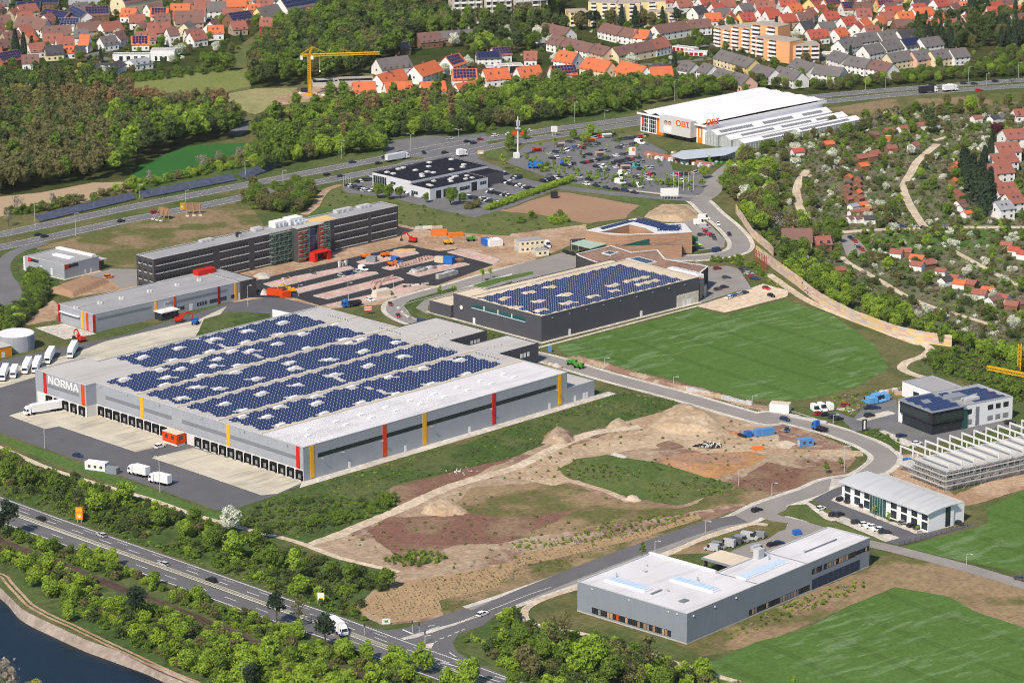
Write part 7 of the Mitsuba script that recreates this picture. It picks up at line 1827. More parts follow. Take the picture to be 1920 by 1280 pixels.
# foreground banks
B1 = '@@ -160,806 0,846 100,882 240,934 400,990 570,1042 735,1090 728,1105 672,1145 690,1168 640,1152 560,1122 480,1092 340,1038 220,996 100,952 0,914 -140,870'
scatter('bank', B1, 2.1, [('bush/mid', 4), ('bush/spring', 1), ('bush/dark', 3), ('shrub/mid', 4), ('shrub/dark', 2), ('shrub/olive', 1.2), ('bush/olive', .6)], (.45, .9), clump=.30)
scatter('bank', '@@ -100,900 0,925 120,972 260,1020 420,1078 560,1128 700,1178 690,1170 560,1120 420,1066 260,1008 120,958 0,912', 2.2, [('shrub/mid', 2), ('weed/mid', 3), ('weed/spring', 3)], (.5, .9))
B2 = '@@ -110,925 0,985 120,1030 260,1082 437,1146 600,1203 800,1278 900,1330 640,1350 470,1310 330,1250 215,1190 120,1135 60,1085 30,1065 -90,1010'
scatter('canal', B2, 2.2, [('bush/spring', 3), ('bush/mid', 4), ('bush/dark', 1), ('shrub/mid', 3), ('broad/spring', .35), ('bush/olive', 1.3), ('shrub/olive', 1)], (.45, .9), clump=.30)
scatter('canal', '@@ 330,1250 437,1160 560,1215 800,1290 1000,1360 600,1350 420,1290', 3.0, [('bush/spring', 3), ('bush/mid', 3), ('broad/spring', .4), ('bush/olive', 1)], (.6, 1.05))
B3 = '@@ 905,1225 935,1180 960,1150 1000,1165 1110,1192 1240,1235 1330,1275 1400,1300 1450,1340 1060,1350 985,1275'
scatter('corner', B3, 2.7, [('bush/mid', 4), ('bush/dark', 2), ('bush/spring', 1.5), ('shrub/mid', 2), ('bush/olive', 1)], (.6, 1.15), clump=.3)
at('bank', 'broad/spring', '181,962,9 233,946,9.5 566,1118,7.5 440,1053,10.5 345,1010,7')
at('bank', 'broad/mid', '14,906,10 52,917,9 102,926,7 300,990,7 508,1070,9 660,1100,8 725,1105,7.5 395,1030,7 480,1040,9 365,990,7.5 620,1085,6')
at('bank', 'broad/blossom', '433,1000,9.5'); at('bank', 'tall/spring', '552,1094,13 216,955,8'); at('bank', 'broad/dark', '270,990,6 500,1010,6')
at('canal', 'pine/conifer', '16,1006,13 255,1165,12 1,1010,10 470,1295,9'); at('canal', 'pine/conifer', '519,1172,11.5 610,1218,12'); at('canal', 'bare/olive', '560,1175,11')
at('canal', 'broad/spring', '45,1070,7 80,1040,6 95,1120,7 60,1100,6 150,1110,6.5 130,1165,6 220,1150,6 300,1215,7 330,1190,8 250,1200,6 370,1130,6 390,1260,7 350,1260,7 420,1235,8 460,1250,8 500,1260,8 560,1200,7 645,1245,8.5 690,1240,7 740,1250,8 795,1262,10 880,1290,10 520,1300,8 600,1275,7 700,1290,9 840,1300,8')
at('canal', 'broad/mid', '100,1040,6 165,1060,6 210,1080,5.5 290,1100,5.5 310,1240,6 415,1265,7 545,1250,7 960,1300,7')
at('canal', 'bare/twig', '10,1302,13 -5,1306,12 22,1308,11'); at('canal', 'tall/yellow', '70,1318,8 38,1322,7 98,1325,7'); at('canal', 'broad/yellow', '55,1330,9 120,1330,6 165,1330,6 178,1332,5')
at('corner', 'broad/spring', '1104,1268,13 1090,1275,11 1210,1290,8 1316,1280,8'); at('corner', 'broad/mid', '1126,1262,11 1150,1285,10 1060,1250,9 1020,1240,8 1240,1300,9'); at('corner', 'bare/olive', '1032,1222,12 1058,1218,12.5 1150,1262,11 1181,1275,11 1217,1262,13 1195,1300,10 1255,1285,9')
at('corner', 'young/spring', '1320,1270,7 1488,1290,4 1548,1310,4')
at('corner', 'broad/olive', '985,1255,8 1000,1275,8')
scatter('corner', '@@ 870,1205 920,1230 985,1272 1010,1290 1000,1265 930,1218 890,1195', 3, [('shrub/mid', 3), ('shrub/spring', 2)], (.7, 1))
# wood edge trees, dealer, store car park
at('belt', 'broad/spring', '250,362,9 262,362,8 470,306,11 600,292,11 640,290,9 690,286,10 590,300,9'); at('belt', 'broad/mid', '545,300,8 720,285,8 960,275,8 985,262,6')
at('belt', 'bare/twig', '280,352,10 16,425,9'); at('belt', 'poplar/rust', '632,225 655,232 690,230 705,235 740,232,17 795,228,20 845,228,20 800,232,17'); at('belt', 'bare/rust', '640,230,13 665,236,12 735,238,12')
at('parking', 'young/spring', '985,300 1014,282 1040,278 1000,312 1024,330 1090,282 1106,262 1124,258 1165,250 1150,258 1060,318 1085,330 1110,345 1140,338 1170,335 1205,332 1230,348 1250,340 1265,350 1190,350 1285,352 1320,350 945,318 940,310 970,330 1010,322 1330,310')
scatter('parking', '@@ 985,300 1000,318 1050,338 1150,352 1300,362 1335,345 1320,352 1200,342 1080,328 1010,305', 4.5, [('young/spring', 3), ('young/mid', 2), ('bush/mid', 1)], (.7, 1.1), check=False)
scatter('parking', '@@ 1010,292 1200,262 1240,300 1250,330 1150,335 1050,315', 13, [('young/spring', 2), ('young/mid', 2)], (.7, 1), check=False)
at('parking', 'broad/spring', '1097,268,6.5 1108,255,7 1320,335,7'); at('parking', 'broad/mid', '955,285,7 1075,262,6')
at('parking', 'broad/mid', '708,372,8 730,375,8 750,372,6 845,385,9 868,383,6 800,380,5'); at('parking', 'bush/olive', '890,390 895,384 880,392')
for i in range(14):
    for w in (0, .35): a = P('@11 1740,295')[0] * (1 - i / 13) + P('@21 425,85')[0] * i / 13; grow('parking', 'bush/spring', a[0] + w * 4, a[1] + w * 3, sc=.85)
at('field', 'broad/mid', '1050,412,5 1040,416,4'); at('field', 'bush/spring', '1060,416 1035,418 1045,420 770,352'); at('field', 'bush/mid', '975,418 1000,408')
scatter('field', '@11 100,350 500,130 900,140 1900,330 @21 500,400 0,470 @11 1400,430 1070,400 1070,270 600,260', 7, [('weed/mid', 3), ('weed/olive', 2), ('weed/dark', 1)], (.8, 1.6))
scatter('verge', '@@ 775,560 860,535 870,545 800,570 790,590 850,605 960,640 950,650 850,618 775,580', 2.4, [('shrub/mid', 3), ('shrub/spring', 2), ('weed/mid', 2)], (.5, .9))
scatter('verge', '@@ 1300,482 1340,488 1400,475 1380,478 1340,480 1290,478', 2.2, [('bush/mid', 2), ('shrub/spring', 2), ('bush/spring', 2)], (.5, .8))
scatter('verge', '@@ 1290,478 1330,490 1400,500 1395,480 1340,470', 2.6, [('bush/mid', 2), ('shrub/spring', 2)], (.5, .8))
scatter('verge', '@@ 1335,505 1350,545 1380,540 1370,515 1345,500', 2.6, [('bush/mid', 2), ('shrub/spring', 2)], (.5, .9))
scatter('verge', '@@ 1400,500 1440,530 1450,545 1420,560 1440,555 1480,545 1440,515 1410,490', 3, [('bush/mid', 2), ('shrub/spring', 2)], (.5, .8))
# pavilion side bushes
scatter('bank', '@@ 0,600 60,560 45,520 60,505 85,520 88,560 50,600 20,625', 2.6, [('bush/mid', 3), ('bush/dark', 2), ('bush/spring', 1)], (.8, 1.3))
scatter('bank', '@@ -80,560 0,590 20,600 60,590 30,620 -60,640', 3, [('bush/mid', 3), ('bush/olive', 2), ('bush/dark', 2)], (.8, 1.2))
# young trees on the lawn, saplings along the industrial road
at('lawn', 'young/spring', ' '.join(f'{1440 + x / 4:.0f},{320 + y / 4:.0f},5.5' for x, y in ((780, 550), (830, 585), (950, 540), (1000, 580), (900, 500), (1070, 490), (1110, 530), (1230, 480), (1270, 525), (1400, 475), (1325, 560), (1455, 520), (1740, 460), (1775, 500), (725, 500), (1560, 460))))
at('road', 'young/mid', '1549,888,5 1576,880,5 1205,1045,6 735,560,4'); at('road', 'young/spring', '825,560,6 850,555,6 905,528,6 920,522,5 1665,980,4 1720,1000,3.5 1625,930,4 1640,968,4')
# rough ground cover
scatter('embankment', '@@ 415,985 440,962 515,931 575,905 640,895 850,838 1180,732 1196,742 1285,748 1240,772 1130,802 1060,818 960,858 850,884 740,908 690,945 735,955 640,992 570,1020 500,1000', 2.3, [('weed/mid', 4), ('weed/dark', 2), ('weed/olive', 2), ('weed/spring', 1)], (.5, 1.0), clump=.42)
scatter('embankment', '@@ 430,970 520,940 620,930 735,950 640,985 560,1005 480,1000', 2.0, [('shrub/mid', 3), ('shrub/dark', 2), ('weed/mid', 2)], (.5, 1.0))
scatter('embankment', '@13 960,370 1100,320 1320,300 1430,360 1300,400 1100,410', 1.8, [('shrub/mid', 3), ('shrub/spring', 1)], (.6, 1))
scatter('embankment', '@12 850,1270 950,1180 1080,1170 1090,1230 960,1290 @13 450,130 250,100 400,60', 2.0, [('bush/mid', 3), ('shrub/dark', 2)], (.5, .9))
scatter('embankment', '@22 340,960 500,880 720,850 1060,900 1520,1035 1660,1070 1600,1130 1250,1230 900,1170 600,1080 350,1000', 2.6, [('weed/mid', 4), ('weed/dark', 3), ('weed/olive', 1)], (.6, 1.3), clump=.45)
scatter('lot', '@@ 640,1010 850,920 1060,840 1260,760 1480,820 1580,880 1420,930 1150,1020 960,1100 830,1120 760,1060', 4.2, [('weed/olive', 3), ('weed/mid', 2), ('weed/twig', 2)], (.5, 1.1), clump=.5)
scatter('lot', '@23 0,230 400,180 800,60 1250,20 1380,20 900,170 500,240 50,290', 1.7, [('weed/mid', 3), ('weed/spring', 1), ('weed/twig', 1.5)], (.6, 1.2))
scatter('lot', '@33 -300,850 100,720 400,590 700,520 760,560 400,700 0,850 -300,960', 2.0, [('weed/mid', 4), ('weed/spring', 2), ('weed/twig', 1)], (.6, 1.3))
scatter('scrub', '@32 1120,110 1300,60 1900,170 1900,500 1500,320 1240,240', 2.4, [('weed/mid', 3), ('weed/dark', 3), ('shrub/mid', 1.5), ('weed/olive', 1)], (.8, 1.5))
scatter('scrub', '@32 480,420 800,380 1000,340 1020,400 960,430 760,440 640,560 500,500', 2.2, [('weed/mid', 3), ('weed/twig', 2), ('weed/spring', 1)], (.8, 1.4))
scatter('scrub', '@32 660,675 850,650 1000,770 1110,812 960,815', 2.0, [('shrub/mid', 2), ('weed/spring', 2)], (.5, .8))
_a, _b = G(480 + 730 / 4, 960 + 740 / 4), G(960 + 1430 / 4, 960 + 40 / 4)
_f, _l = two(_a, _b); _sl = shapely.union_all([Polygon(P('@13 740,740 860,650 1020,540 1600,450 1920,380 @23 100,310 800,190 1400,20 1430,60 1000,210 600,320 0,500 @13 1700,630 1390,760 1000,820 900,770')).buffer(0)])
for i in range(int(_l / 1.5)):
    for j in range(-30, 30):
        q = _f.p(i * 1.5 + (j % 2) * .7 + rt.uniform(-.25, .25), j * 1.6 + rt.uniform(-.3, .3))
        if shapely.contains_xy(_sl, *q) and rt.random() < .7: grow('slope', 'weed/' + rt.choice(['dark', 'olive', 'olive', 'twig']), q[0], q[1], sc=rt.uniform(.28, .5))


def plant_all():
    AREA = {'left': 'in the wood left of the junction', 'centre': 'in the wood behind the yellow crane', 'belt': 'in the green belt behind the upper highway', 'clump': 'in the thicket beside the upper highway', 'suburb': 'among the houses of the suburb', 'allotment': 'in the allotment gardens',
            'wall': 'in the row behind the noise barrier', 'scrub': 'on the rough ground beside the glazed office', 'bank': 'on the bank between warehouse path and highway', 'canal': 'between the bottom highway and the canal', 'corner': 'on the bank left of the grey factory', 'parking': 'around the showroom and store car parks',
            'field': 'on the meadow behind the office block', 'verge': 'on the verge round the solar halls', 'lawn': 'planted in rows on the allotment lawn', 'road': 'beside the pale industrial road', 'embankment': 'on the embankment', 'lot': 'on the bare lot', 'slope': 'on the slope', 'gardens': 'in the village gardens'}
    NAME = {'broad': 'broadleaf_tree', 'tall': 'broadleaf_tree', 'poplar': 'poplar', 'bush': 'bush', 'shrub': 'shrub', 'young': 'young_tree', 'bare': 'bare_tree', 'fir': 'fir_tree', 'pine': 'pine_tree', 'weed': 'weed'}
    LOOK = {'spring': 'bright yellow green', 'mid': 'fresh green', 'dark': 'dark green', 'olive': 'olive brown', 'rust': 'rusty brown', 'conifer': 'blackish green', 'blossom': 'white blossoming', 'purple': 'dark purple', 'yellow': 'yellowish', 'twig': 'grey leafless'}
    depth = lambda p: -p['y']
    own = [p for p in PLANTS if p['own']]
    single = {id(p) for p in own}
    for cat, most in (('tree', 285), ('bush', 280), ('conifer', 200)):
        have = [p for p in own if CAT[p['name']] == cat]
        rest = sorted((p for p in PLANTS if not p['own'] and CAT[p['name']] == cat), key=lambda p: p['y'] - 14 * p['s'] * (HGT[p['name']] / 4))
        single |= {id(p) for p in rest[:max(0, most - len(have))]}
    STUFF = {'left': 'wood_left', 'centre': 'wood', 'belt': 'tree_belt', 'allotment': 'garden_shrubs', 'slope': 'slope_plants'}
    for p in PLANTS:
        v = rt.choice(PROTO[p['name'], p['mat']]); big = id(p) in single
        tw = T().translate([p['x'], p['y'], 0.0]).rotate([0, 0, 1], rt.uniform(0, 360)).scale([p['w'], p['w'], p['s']])
        if big:
            k = nm(NAME[p['name']]); what = NAME[p['name']].replace('_', ' ')
            tag(k, f"{LOOK[p['mat']]} {what.replace('bare ', '')} {AREA[p['area']]}", 'tree' if CAT[p['name']] in ('tree', 'conifer') else 'bush', f"{LOOK[p['mat']]} {what}{'es' if what == 'bush' else 's'} {AREA[p['area']]}")
            scene[k] = {'type': 'instance', 'to_world': tw, 'sg': {'type': 'ref', 'id': v}}
        else:
            base = {'bush': 'shrubbery', 'weed': 'weeds_cover', 'tree': 'woodland', 'conifer': 'conifer_stand'}[CAT[p['name']]]
            base = {'slope': 'slope_planting', 'allotment': 'garden_planting'}.get(p['area'], base)
            key = f'{base}_{p["area"]}'.replace('_left', '_edge') if base in ('woodland', 'shrubbery') else base
            n = _stuff.get(key, 0) + 1; _stuff[key] = n; labels[key] = {'kind': 'stuff', 'label': f"{base.replace('_', ' ')} {AREA[p['area']]}"}
            sv = v + 'x' if v + 'x' in scene else v
            scene[f'{key}__{n:03d}'] = {'type': 'instance', 'to_world': tw, 'sg': {'type': 'ref', 'id': sv}}
    used = {d['sg']['id'] for d in scene.values() if d.get('type') == 'instance'}
    for k in [k for k in scene if k.startswith('proto_') and k not in used]: del scene[k]


_stuff = {}


GV = [('bush/mid', 3), ('bush/dark', 2), ('bush/spring', 1.2), ('bush/olive', 1.5), ('broad/mid', 1.6), ('broad/olive', 1), ('shrub/blossom', .5), ('fir/conifer', .15), ('broad/blossom', .3), ('bush/blossom', .3)]
scatter('gardens', '@@ -60,160 0,140 120,120 170,150 220,145 330,140 380,130 420,115 480,75 560,40 560,-50 -60,-50', 8.5, GV, (.45, .85))
scatter('suburb', '@@ 700,170 860,120 900,65 1020,58 1060,20 1330,20 1330,-50 2000,-50 2000,40 1890,40 1830,100 1800,130 1690,142 1560,150 1440,158 1300,165 1000,175', 8.2, GV, (.42, .85))
scatter('suburb', '@@ 1700,60 1760,50 1830,20 1930,40 2000,30 2000,90 1850,90 1780,100 1720,100', 6, [('fir/conifer', 2), ('tall/dark', 2), ('broad/dark', 2), ('broad/olive', 1)], (.7, 1.1))
scatter('suburb', '@@ 830,80 960,62 1040,55 1060,70 1000,95 900,110', 6, [('tall/dark', 2), ('broad/mid', 2), ('broad/blossom', .5)], (.7, 1))
scatter('suburb', '@@ 1060,45 1260,40 1280,52 1080,58', 7, [('pine/conifer', 2), ('broad/olive', 2), ('fir/conifer', 1)], (.9, 1.2))
scatter('suburb', '@@ 480,58 520,55 560,45 540,70 500,80', 5, [('broad/mid', 2), ('bush/mid', 2)])
scatter('gardens', '@@ 190,148 300,142 420,128 420,135 300,150 200,158', 3.5, [('bush/mid', 3), ('bush/dark', 2)], (.7, 1.1))
at('suburb', 'broad/mid', '430,134,11 415,128,10 398,132,11 384,128,10 470,160,9'); at('suburb', 'broad/spring', '905,100,14 913,98,13 918,103,10'); at('gardens', 'fir/conifer', '30,105,17 45,106,15 60,104,12'); at('left', 'tall/yellow', '55,200 38,205 70,212,14 85,195,12')
at('allotment', 'fir/conifer', '1822,370,22 1835,392,24 1850,405,22 1812,345,18 1840,360,20 1805,330,16 1855,380,18 1845,330,16 1860,300,15'); at('allotment', 'broad/purple', '1870,255,9'); at('allotment', 'broad/spring', '1500,432,11 1820,215,11 1890,262,8'); at('allotment', 'broad/dark', '1745,250,11 1740,235,10')
# ---------------------------------------------------------------- building site goods, machines, heaps
def container(px, py, ang, colour, label, L=6.0, W=2.45, h=2.6, lev=1, roof=None, win=False, cat='container'):
    K = thing('container', label, cat); f = Fr(G(px, py), math.radians(ang)); f = f.sub(-L / 2, -W / 2)
    for i in range(lev):
        z = i * (h + .05); w = bx(K, 'wall', colour, f, 0, L, 0, W, z + .08, z + h)
        for u in (0, L):
            for v in (0, W): bx(w, 'corner_post', colour, f, u - .06, u + .06, v - .06, v + .06, z, z + h + .04)
        if win:
            for u in np.arange(1.2, L - 1, 2.4): face(w, 'window', 'panes', f, 'v-', 0, u, u + 1.1, z + 1.0, z + 2.0, .04)
        else:
            for u in np.arange(.4, L - .2, .55): face(w, 'rib', colour, f, 'v-', 0, u, u + .2, z + .2, z + h - .15, .05)
        face(w, 'door', 'galva' if win else colour, f, 'u-', 0, .4, W - .4, z + .15, z + h - .3, .05)
    bx(K, 'roof', roof or colour, f, -.08, L + .08, -.08, W + .08, lev * (h + .05) - .04, lev * (h + .05) + .06)
    return K


def digger(px, py, ang, colour, label, reach=1.0):
    K = thing('excavator', label, 'excavator'); f = Fr(G(px, py), math.radians(ang))
    for s in (-1, 1): put('track', M().box(f, -1.7, 1.7, s * 1.1 - .3, s * 1.1 + .3, 0, .85), 'dark', K)
    put('body', M().box(f, -1.9, .9, -1.2, 1.2, .95, 2.1, True), colour, K); c = put('cab', M().box(f, .1, 1.6, .2, 1.2, 2.1, 3.1).box(f, -.2, 1.5, .2, 1.2, 1.0, 2.1), colour, K); bx(c, 'glass', 'glass_dark', f, .2, 1.63, .25, 1.15, 2.1, 2.95)
    a = [f.P(1.0, -.3, 1.6), f.P(3.4, -.3, 4.6), f.P(5.6 * reach, -.3, 3.4), f.P(5.9 * reach, -.3, .9)]
    put('boom', M().bar(a[0], a[1], .55).bar(a[1], a[2], .45), colour, K); put('stick', M().bar(a[2], a[3], .35), colour, K); put('bucket', M().box(f.sub(5.9 * reach, -.3), -.5, .5, -.6, .6, .2, 1.1, True), 'dark', K)


def dumper(px, py, ang, colour, label):
    K = thing('dumper', label, 'dumper'); f = Fr(G(px, py), math.radians(ang))
    put('skip', M().add(*hull([f.P(u, v, z) for u, z, w in ((-2.0, 1.9, 1.2), (-1.5, .8, .9), (.3, .8, .9), (.6, 1.9, 1.2)) for v in (-w, w)])), colour, K); bx(K, 'cab', colour, f, .8, 2.2, -.9, .9, .7, 2.4); bx(K, 'cab_glass', 'glass_dark', f, .77, 2.23, -.8, .8, 1.6, 2.2)
    for u in (-1.2, 1.4):
        for s in (-1, 1): put('wheel', M().cyl(f.P(u, s * .8, .55), f.P(u, s * 1.15, .55), .55, n=10), 'black', K)


def stack(s, n, colour, label, group, w=1.2, d=1.0, h=(.8, 1.6), ang=45, name='pallet_stack', cat='pallet', rows=1):
    """Pallet stacks in a line between two survey points."""
    p = P(s); f, L = two(p[0], p[1]); r = random.Random(len(s))
    for j in range(rows):
        for i in range(n):
            K = thing(name, label, cat, group); q = f.sub(L * (i + .5) / n, j * 2.2, r.uniform(-.1, .1)); hh = r.uniform(*h)
            bx(K, 'pallet', 'wood', q, -w / 2, w / 2, -d / 2, d / 2, 0, .14); bx(K, 'load', colour if isinstance(colour, str) else r.choice(colour), q, -w / 2 + .05, w / 2 - .05, -d / 2 + .05, d / 2 - .05, .14, hh)


def mound(name, s, h, mat, label, cat='heap', step=.8, rough=.75, pts=None, edge=None):
    pg = Polygon(P(s)).buffer(0); x0, y0, x1, y1 = pg.bounds; nx, ny = max(4, int((x1 - x0) / step)), max(4, int((y1 - y0) / step))
    X, Y = np.meshgrid(np.linspace(x0 - .5, x1 + .5, nx), np.linspace(y0 - .5, y1 + .5, ny)); q = np.c_[X.ravel(), Y.ravel()]
    ins = shapely.contains_xy(pg, q[:, 0], q[:, 1]); dist = shapely.distance(shapely.points(q), pg.exterior); e = edge or math.sqrt(pg.area) * .24
    t = np.clip(np.where(ins, dist, 0) / e, 0, 1); t = t * t * (3 - 2 * t)
    nz = meshkit.fbm(np.c_[q / (e * .55), np.zeros(len(q))], 4, 3); n2 = meshkit.fbm(np.c_[q / 1.7, np.ones(len(q))], 3, 9)
    z = h * t * (1 - rough + 2 * rough * nz) + t ** .5 * .6 * (n2 - .4); z = np.where(ins, z, -.25)
    i = np.arange(nx * ny).reshape(ny, nx); fc = np.vstack([np.c_[i[:-1, :-1].ravel(), i[:-1, 1:].ravel(), i[1:, 1:].ravel()], np.c_[i[:-1, :-1].ravel(), i[1:, 1:].ravel(), i[1:, :-1].ravel()]])
    K = put(name, trimesh.Trimesh(np.c_[q, z], fc, process=False), mat, label=label, cat=cat, smooth=True)
    return K


mound('spoil_heap', '@22 1030,640 1080,560 1180,505 1300,478 1420,500 1560,560 1600,640 1540,700 1350,705 1150,690', 2.3, 'ground_sand', 'large pale spoil heap on the excavated lot below the industrial road', step=1.2)
mound('earth_mound', '@22 215,765 250,690 330,655 400,652 450,690 480,745 400,770 300,775', 2.0, 'ground_lot', 'brown earth mound at the foot of the green embankment')
mound('spoil_heap', '@22 690,660 740,600 790,575 850,590 860,625 790,650', 1.1, 'ground_sand', 'small sandy heap between the embankment and the large spoil heap')
mound('spoil_heap', '@12 1230,1290 1260,1230 1340,1205 1450,1200 1530,1230 1590,1270 1560,1300 1400,1315', 1.7, 'ground_sand', 'elongated yellowish sand heap on the red brown part of the lot')
mound('spoil_heap', '@22 735,850 770,832 850,855 868,875 820,874', .6, 'concrete_pale', 'low whitish heap at the top edge of the weedy patch')
mound('spoil_heap', '@22 840,1185 880,1150 940,1160 972,1195 920,1207', .8, 'gravel_cream', 'pale gravel heap at the lower tip of the weedy patch')
mound('spoil_heap', '@22 1090,905 1200,880 1400,890 1600,930 1650,975 1500,1030 1300,975', 1.0, 'ground_orange', 'broad low orange soil heap above the weedy patch', step=1.3)
mound('spoil_heap', '@21 1000,350 1110,262 1330,262 1415,350 1280,385 1120,380', 1.8, 'ground_sand', 'wide sand mound under the white hoarding', step=1.3)
mound('earth_terrace', '@01 350,905 640,798 830,835 545,958', 2.0, 'ground_soil', 'flat topped brown earth heap before the pavilion', cat='heap', edge=3.0, rough=.08)
mound('soil_ridge', '@22 450,150 470,120 560,130 700,165 900,230 1150,300 1400,370 1640,420 1660,450 1400,400 1100,320 800,235 600,180', 1.3, 'ground_lot', 'long low soil ridge along the crop field edge', cat='ridge', edge=2.0)
mound('sand_pile', '@11 -20,790 60,765 110,790 100,812 20,815', 1.2, 'concrete_pale', 'white sand pile at the left end of the new car park')
mound('sand_pile', '@11 20,925 60,880 90,920 70,940', 1.6, 'concrete_pale', 'pointed white sand pile beside the red containers')
r7 = random.Random(12)
K = thing('rubble_pile', 'pile of black and white rubble in the middle of the excavated lot', 'rubble'); _pg = Polygon(P('@22 1350,790 1450,765 1570,770 1560,800 1440,812'))
x0, y0, x1, y1 = _pg.bounds
for i in range(110):
    x, y = r7.uniform(x0, x1), r7.uniform(y0, y1)
    if _pg.contains(Point(x, y)): a = r7.uniform(.3, .8); put('stone', M().add(*hull([(x + r7.uniform(-a, a), y + r7.uniform(-a, a), r7.uniform(0, 1.1)) for _ in range(9)])), r7.choice(['plinth', 'dark', 'concrete', 'dark']), K)
K = thing('stone_pile', 'small pile of pale stones on the red brown upper lot', 'rubble'); c = G(863, 885)
for i in range(26): x, y = c[0] + r7.gauss(0, 2.5), c[1] + r7.gauss(0, 2.5); a = .4; put('stone', M().add(*hull([(x + r7.uniform(-a, a), y + r7.uniform(-a, a), r7.uniform(0, .7)) for _ in range(8)])), r7.choice(['plinth', 'concrete']), K)
# goods on the new car park
stack('@11 880,858 1055,812', 13, 'pallet_pink', 'pink paving stone pallet in the row on the lowest parking island', 'pink pallets on the lowest island', rows=2)
stack('@11 905,900 945,835', 5, 'pallet_pink', 'pink paving stone pallet beside the beige covered stack', 'pink pallets by the covered stack', rows=2)
stack('@11 1065,735 1335,655', 13, 'pallet_pink', 'pink paving stone pallet in the row on the long middle island', 'pink pallets on the middle island', rows=2)
stack('@11 615,725 685,708', 3, ['plinth', 'pallet_pink'], 'white wrapped pallet at the right end of the top left island', 'pallets on the top left island', h=(1.5, 3))
stack('@11 1045,615 1185,600', 8, 'yellow_pale', 'yellow timber stack on the top right island', 'timber stacks on the top island', 2.4, 1.2, name='timber_stack', cat='timber')
stack('@11 1185,772 1345,735', 12, ['galva', 'concrete', 'plinth', 'dock_door'], 'grey heap of pipes and stones on the right lower island', 'material heaps on the lower island', 1.8, 1.6, rows=2)
stack('@11 1365,812 1500,775', 8, ['galva', 'concrete'], 'grey wire mesh crate at the lower edge of the car park', 'mesh crates', 2.6, 2.0, (1.6, 2.4), name='mesh_crate', cat='crate')
stack('@11 1200,440 1390,432', 10, ['plinth', 'concrete', 'galva'], 'pale material pile at the meadow edge beside the office block', 'material piles at the meadow edge', 2.2, 1.6)
stack('@11 1490,685 1550,672', 4, ['wood', 'brick'], 'brown stack right of the blue container', 'brown stacks', 1.8, 1.5)
stack('@11 200,820 265,795', 5, ['dark', 'wood', 'concrete'], 'dark odds and ends on the leftmost parking island', 'odds on the left island', 1.5, 1.5, (.5, 1))
stack('@11 1110,875 1290,850', 10, ['plinth', 'concrete', 'dark'], 'pale kerb stone pile at the lower right car park corner', 'kerb stone piles', 1.8, 1.2, (.4, .9))
stack('@22 1310,372 1490,405', 9, 'galva', 'grey stone pallet on the verge of the industrial road, left group', 'stone pallets of the left group', 1.3, 1.2, (1.3, 2.2))
stack('@22 1575,432 1800,480', 11, 'galva', 'grey stone pallet on the verge of the industrial road, right group', 'stone pallets of the right group', 1.3, 1.2, (1.2, 2.0))
stack('@32 180,568 430,618', 16, 'galva', 'pale concrete block in the line beside the white vans', 'concrete blocks by the vans', 2.2, 1.0, (.8, 1.3))
stack('@22 250,170 370,205', 8, ['plinth', 'pallet_pink', 'concrete'], 'pale building material behind the warehouse annex', 'materials behind the annex', 1.6, 1.4)
stack('@32 850,395 960,375', 8, ['plinth', 'yellow', 'wood', 'pallet_pink'], 'colourful building material beside the white shed', 'materials by the white shed', 2, 1.6)
stack('@32 960,400 1060,395', 6, ['pallet_pink', 'plinth', 'wood'], 'pinkish material pile before the white shed doors', 'piles by the shed doors', 2.2, 1.8)
stack('@22 1640,690 1760,725', 6, ['dark', 'wood', 'brick'], 'dark scrap beside the blue containers on the lot', 'scrap by the blue containers', 1.6, 1.4, (.6, 1.3))
stack('@11 1380,1180 1470,1190', 6, ['pallet_pink', 'brick'], 'pink pallet on the verge behind the warehouse', 'pink pallets behind the warehouse', 1.4, 1.2, (1, 2.6))
stack('@11 1060,1030 1160,1120', 7, ['plinth', 'dock_door', 'concrete'], 'kerb stones at the road bend behind the warehouse', 'kerb stones at the bend', 1.6, 1.0, (.4, .9))
f = Fr(G(480 + 905 / 4, 320 + 955 / 4), math.radians(42)); K = thing('covered_stack', 'large beige tarpaulin covered stack below the pink pallets', 'stack'); put('cover', M().add(*hull([f.P(u, v, z) for u, v, z in ((0, 0, 0), (9, 0, 0), (9, 4, 0), (0, 4, 0), (.3, .4, 2.6), (8.7, .4, 2.4), (8.6, 3.6, 2.8), (.5, 3.5, 2.9))])), 'cream_roof_edge', K)
container(516, 553, -18, 'orange_red', 'larger red container at the lower left of the car park', 7); container(535, 557, 35, 'orange_red', 'smaller red container at the lower left of the car park', 4.2)
digger(545, 549, 200, 'yellow', 'yellow excavator behind the red containers')
container(697, 491, -20, 'grey_blue', 'grey container with white tank on the top right island', 4.5); dumper(722, 482, 30, 'orange', 'orange dumper on the top right island'); dumper(735, 499, 20, 'orange', 'orange dumper at the left end of the middle island'); dumper(685, 485, 20, 'orange', 'small orange machine left of the grey container')
container(826, 492, -25, 'cream_roof_edge', 'cream container beside the blue one on the car park', 5); container(842, 495, -25, 'blue', 'bright blue container on the lower right island', 4.4, 3, 3.4)
digger(774, 454, 160, 'red', 'red excavator at the corner of the dark office block'); dumper(839, 458, 10, 'yellow', 'yellow dumper at the top of the car park'); dumper(882, 452, 15, 'green', 'green dumper on the dirt road')
container(823, 441, 5, 'orange', 'left orange container by the meadow', 7.5, 2.6); container(855, 443, 20, 'orange', 'right orange flat container by the meadow', 7, 2.4, 1.6)
container(912, 459, 25, 'blue', 'blue container end beside the white ones on the dirt road', 3.2, 5.5, 2.9); container(926, 460, 25, 'white', 'white container beside the blue one on the dirt road', 6.5, 5.5, 2.9)
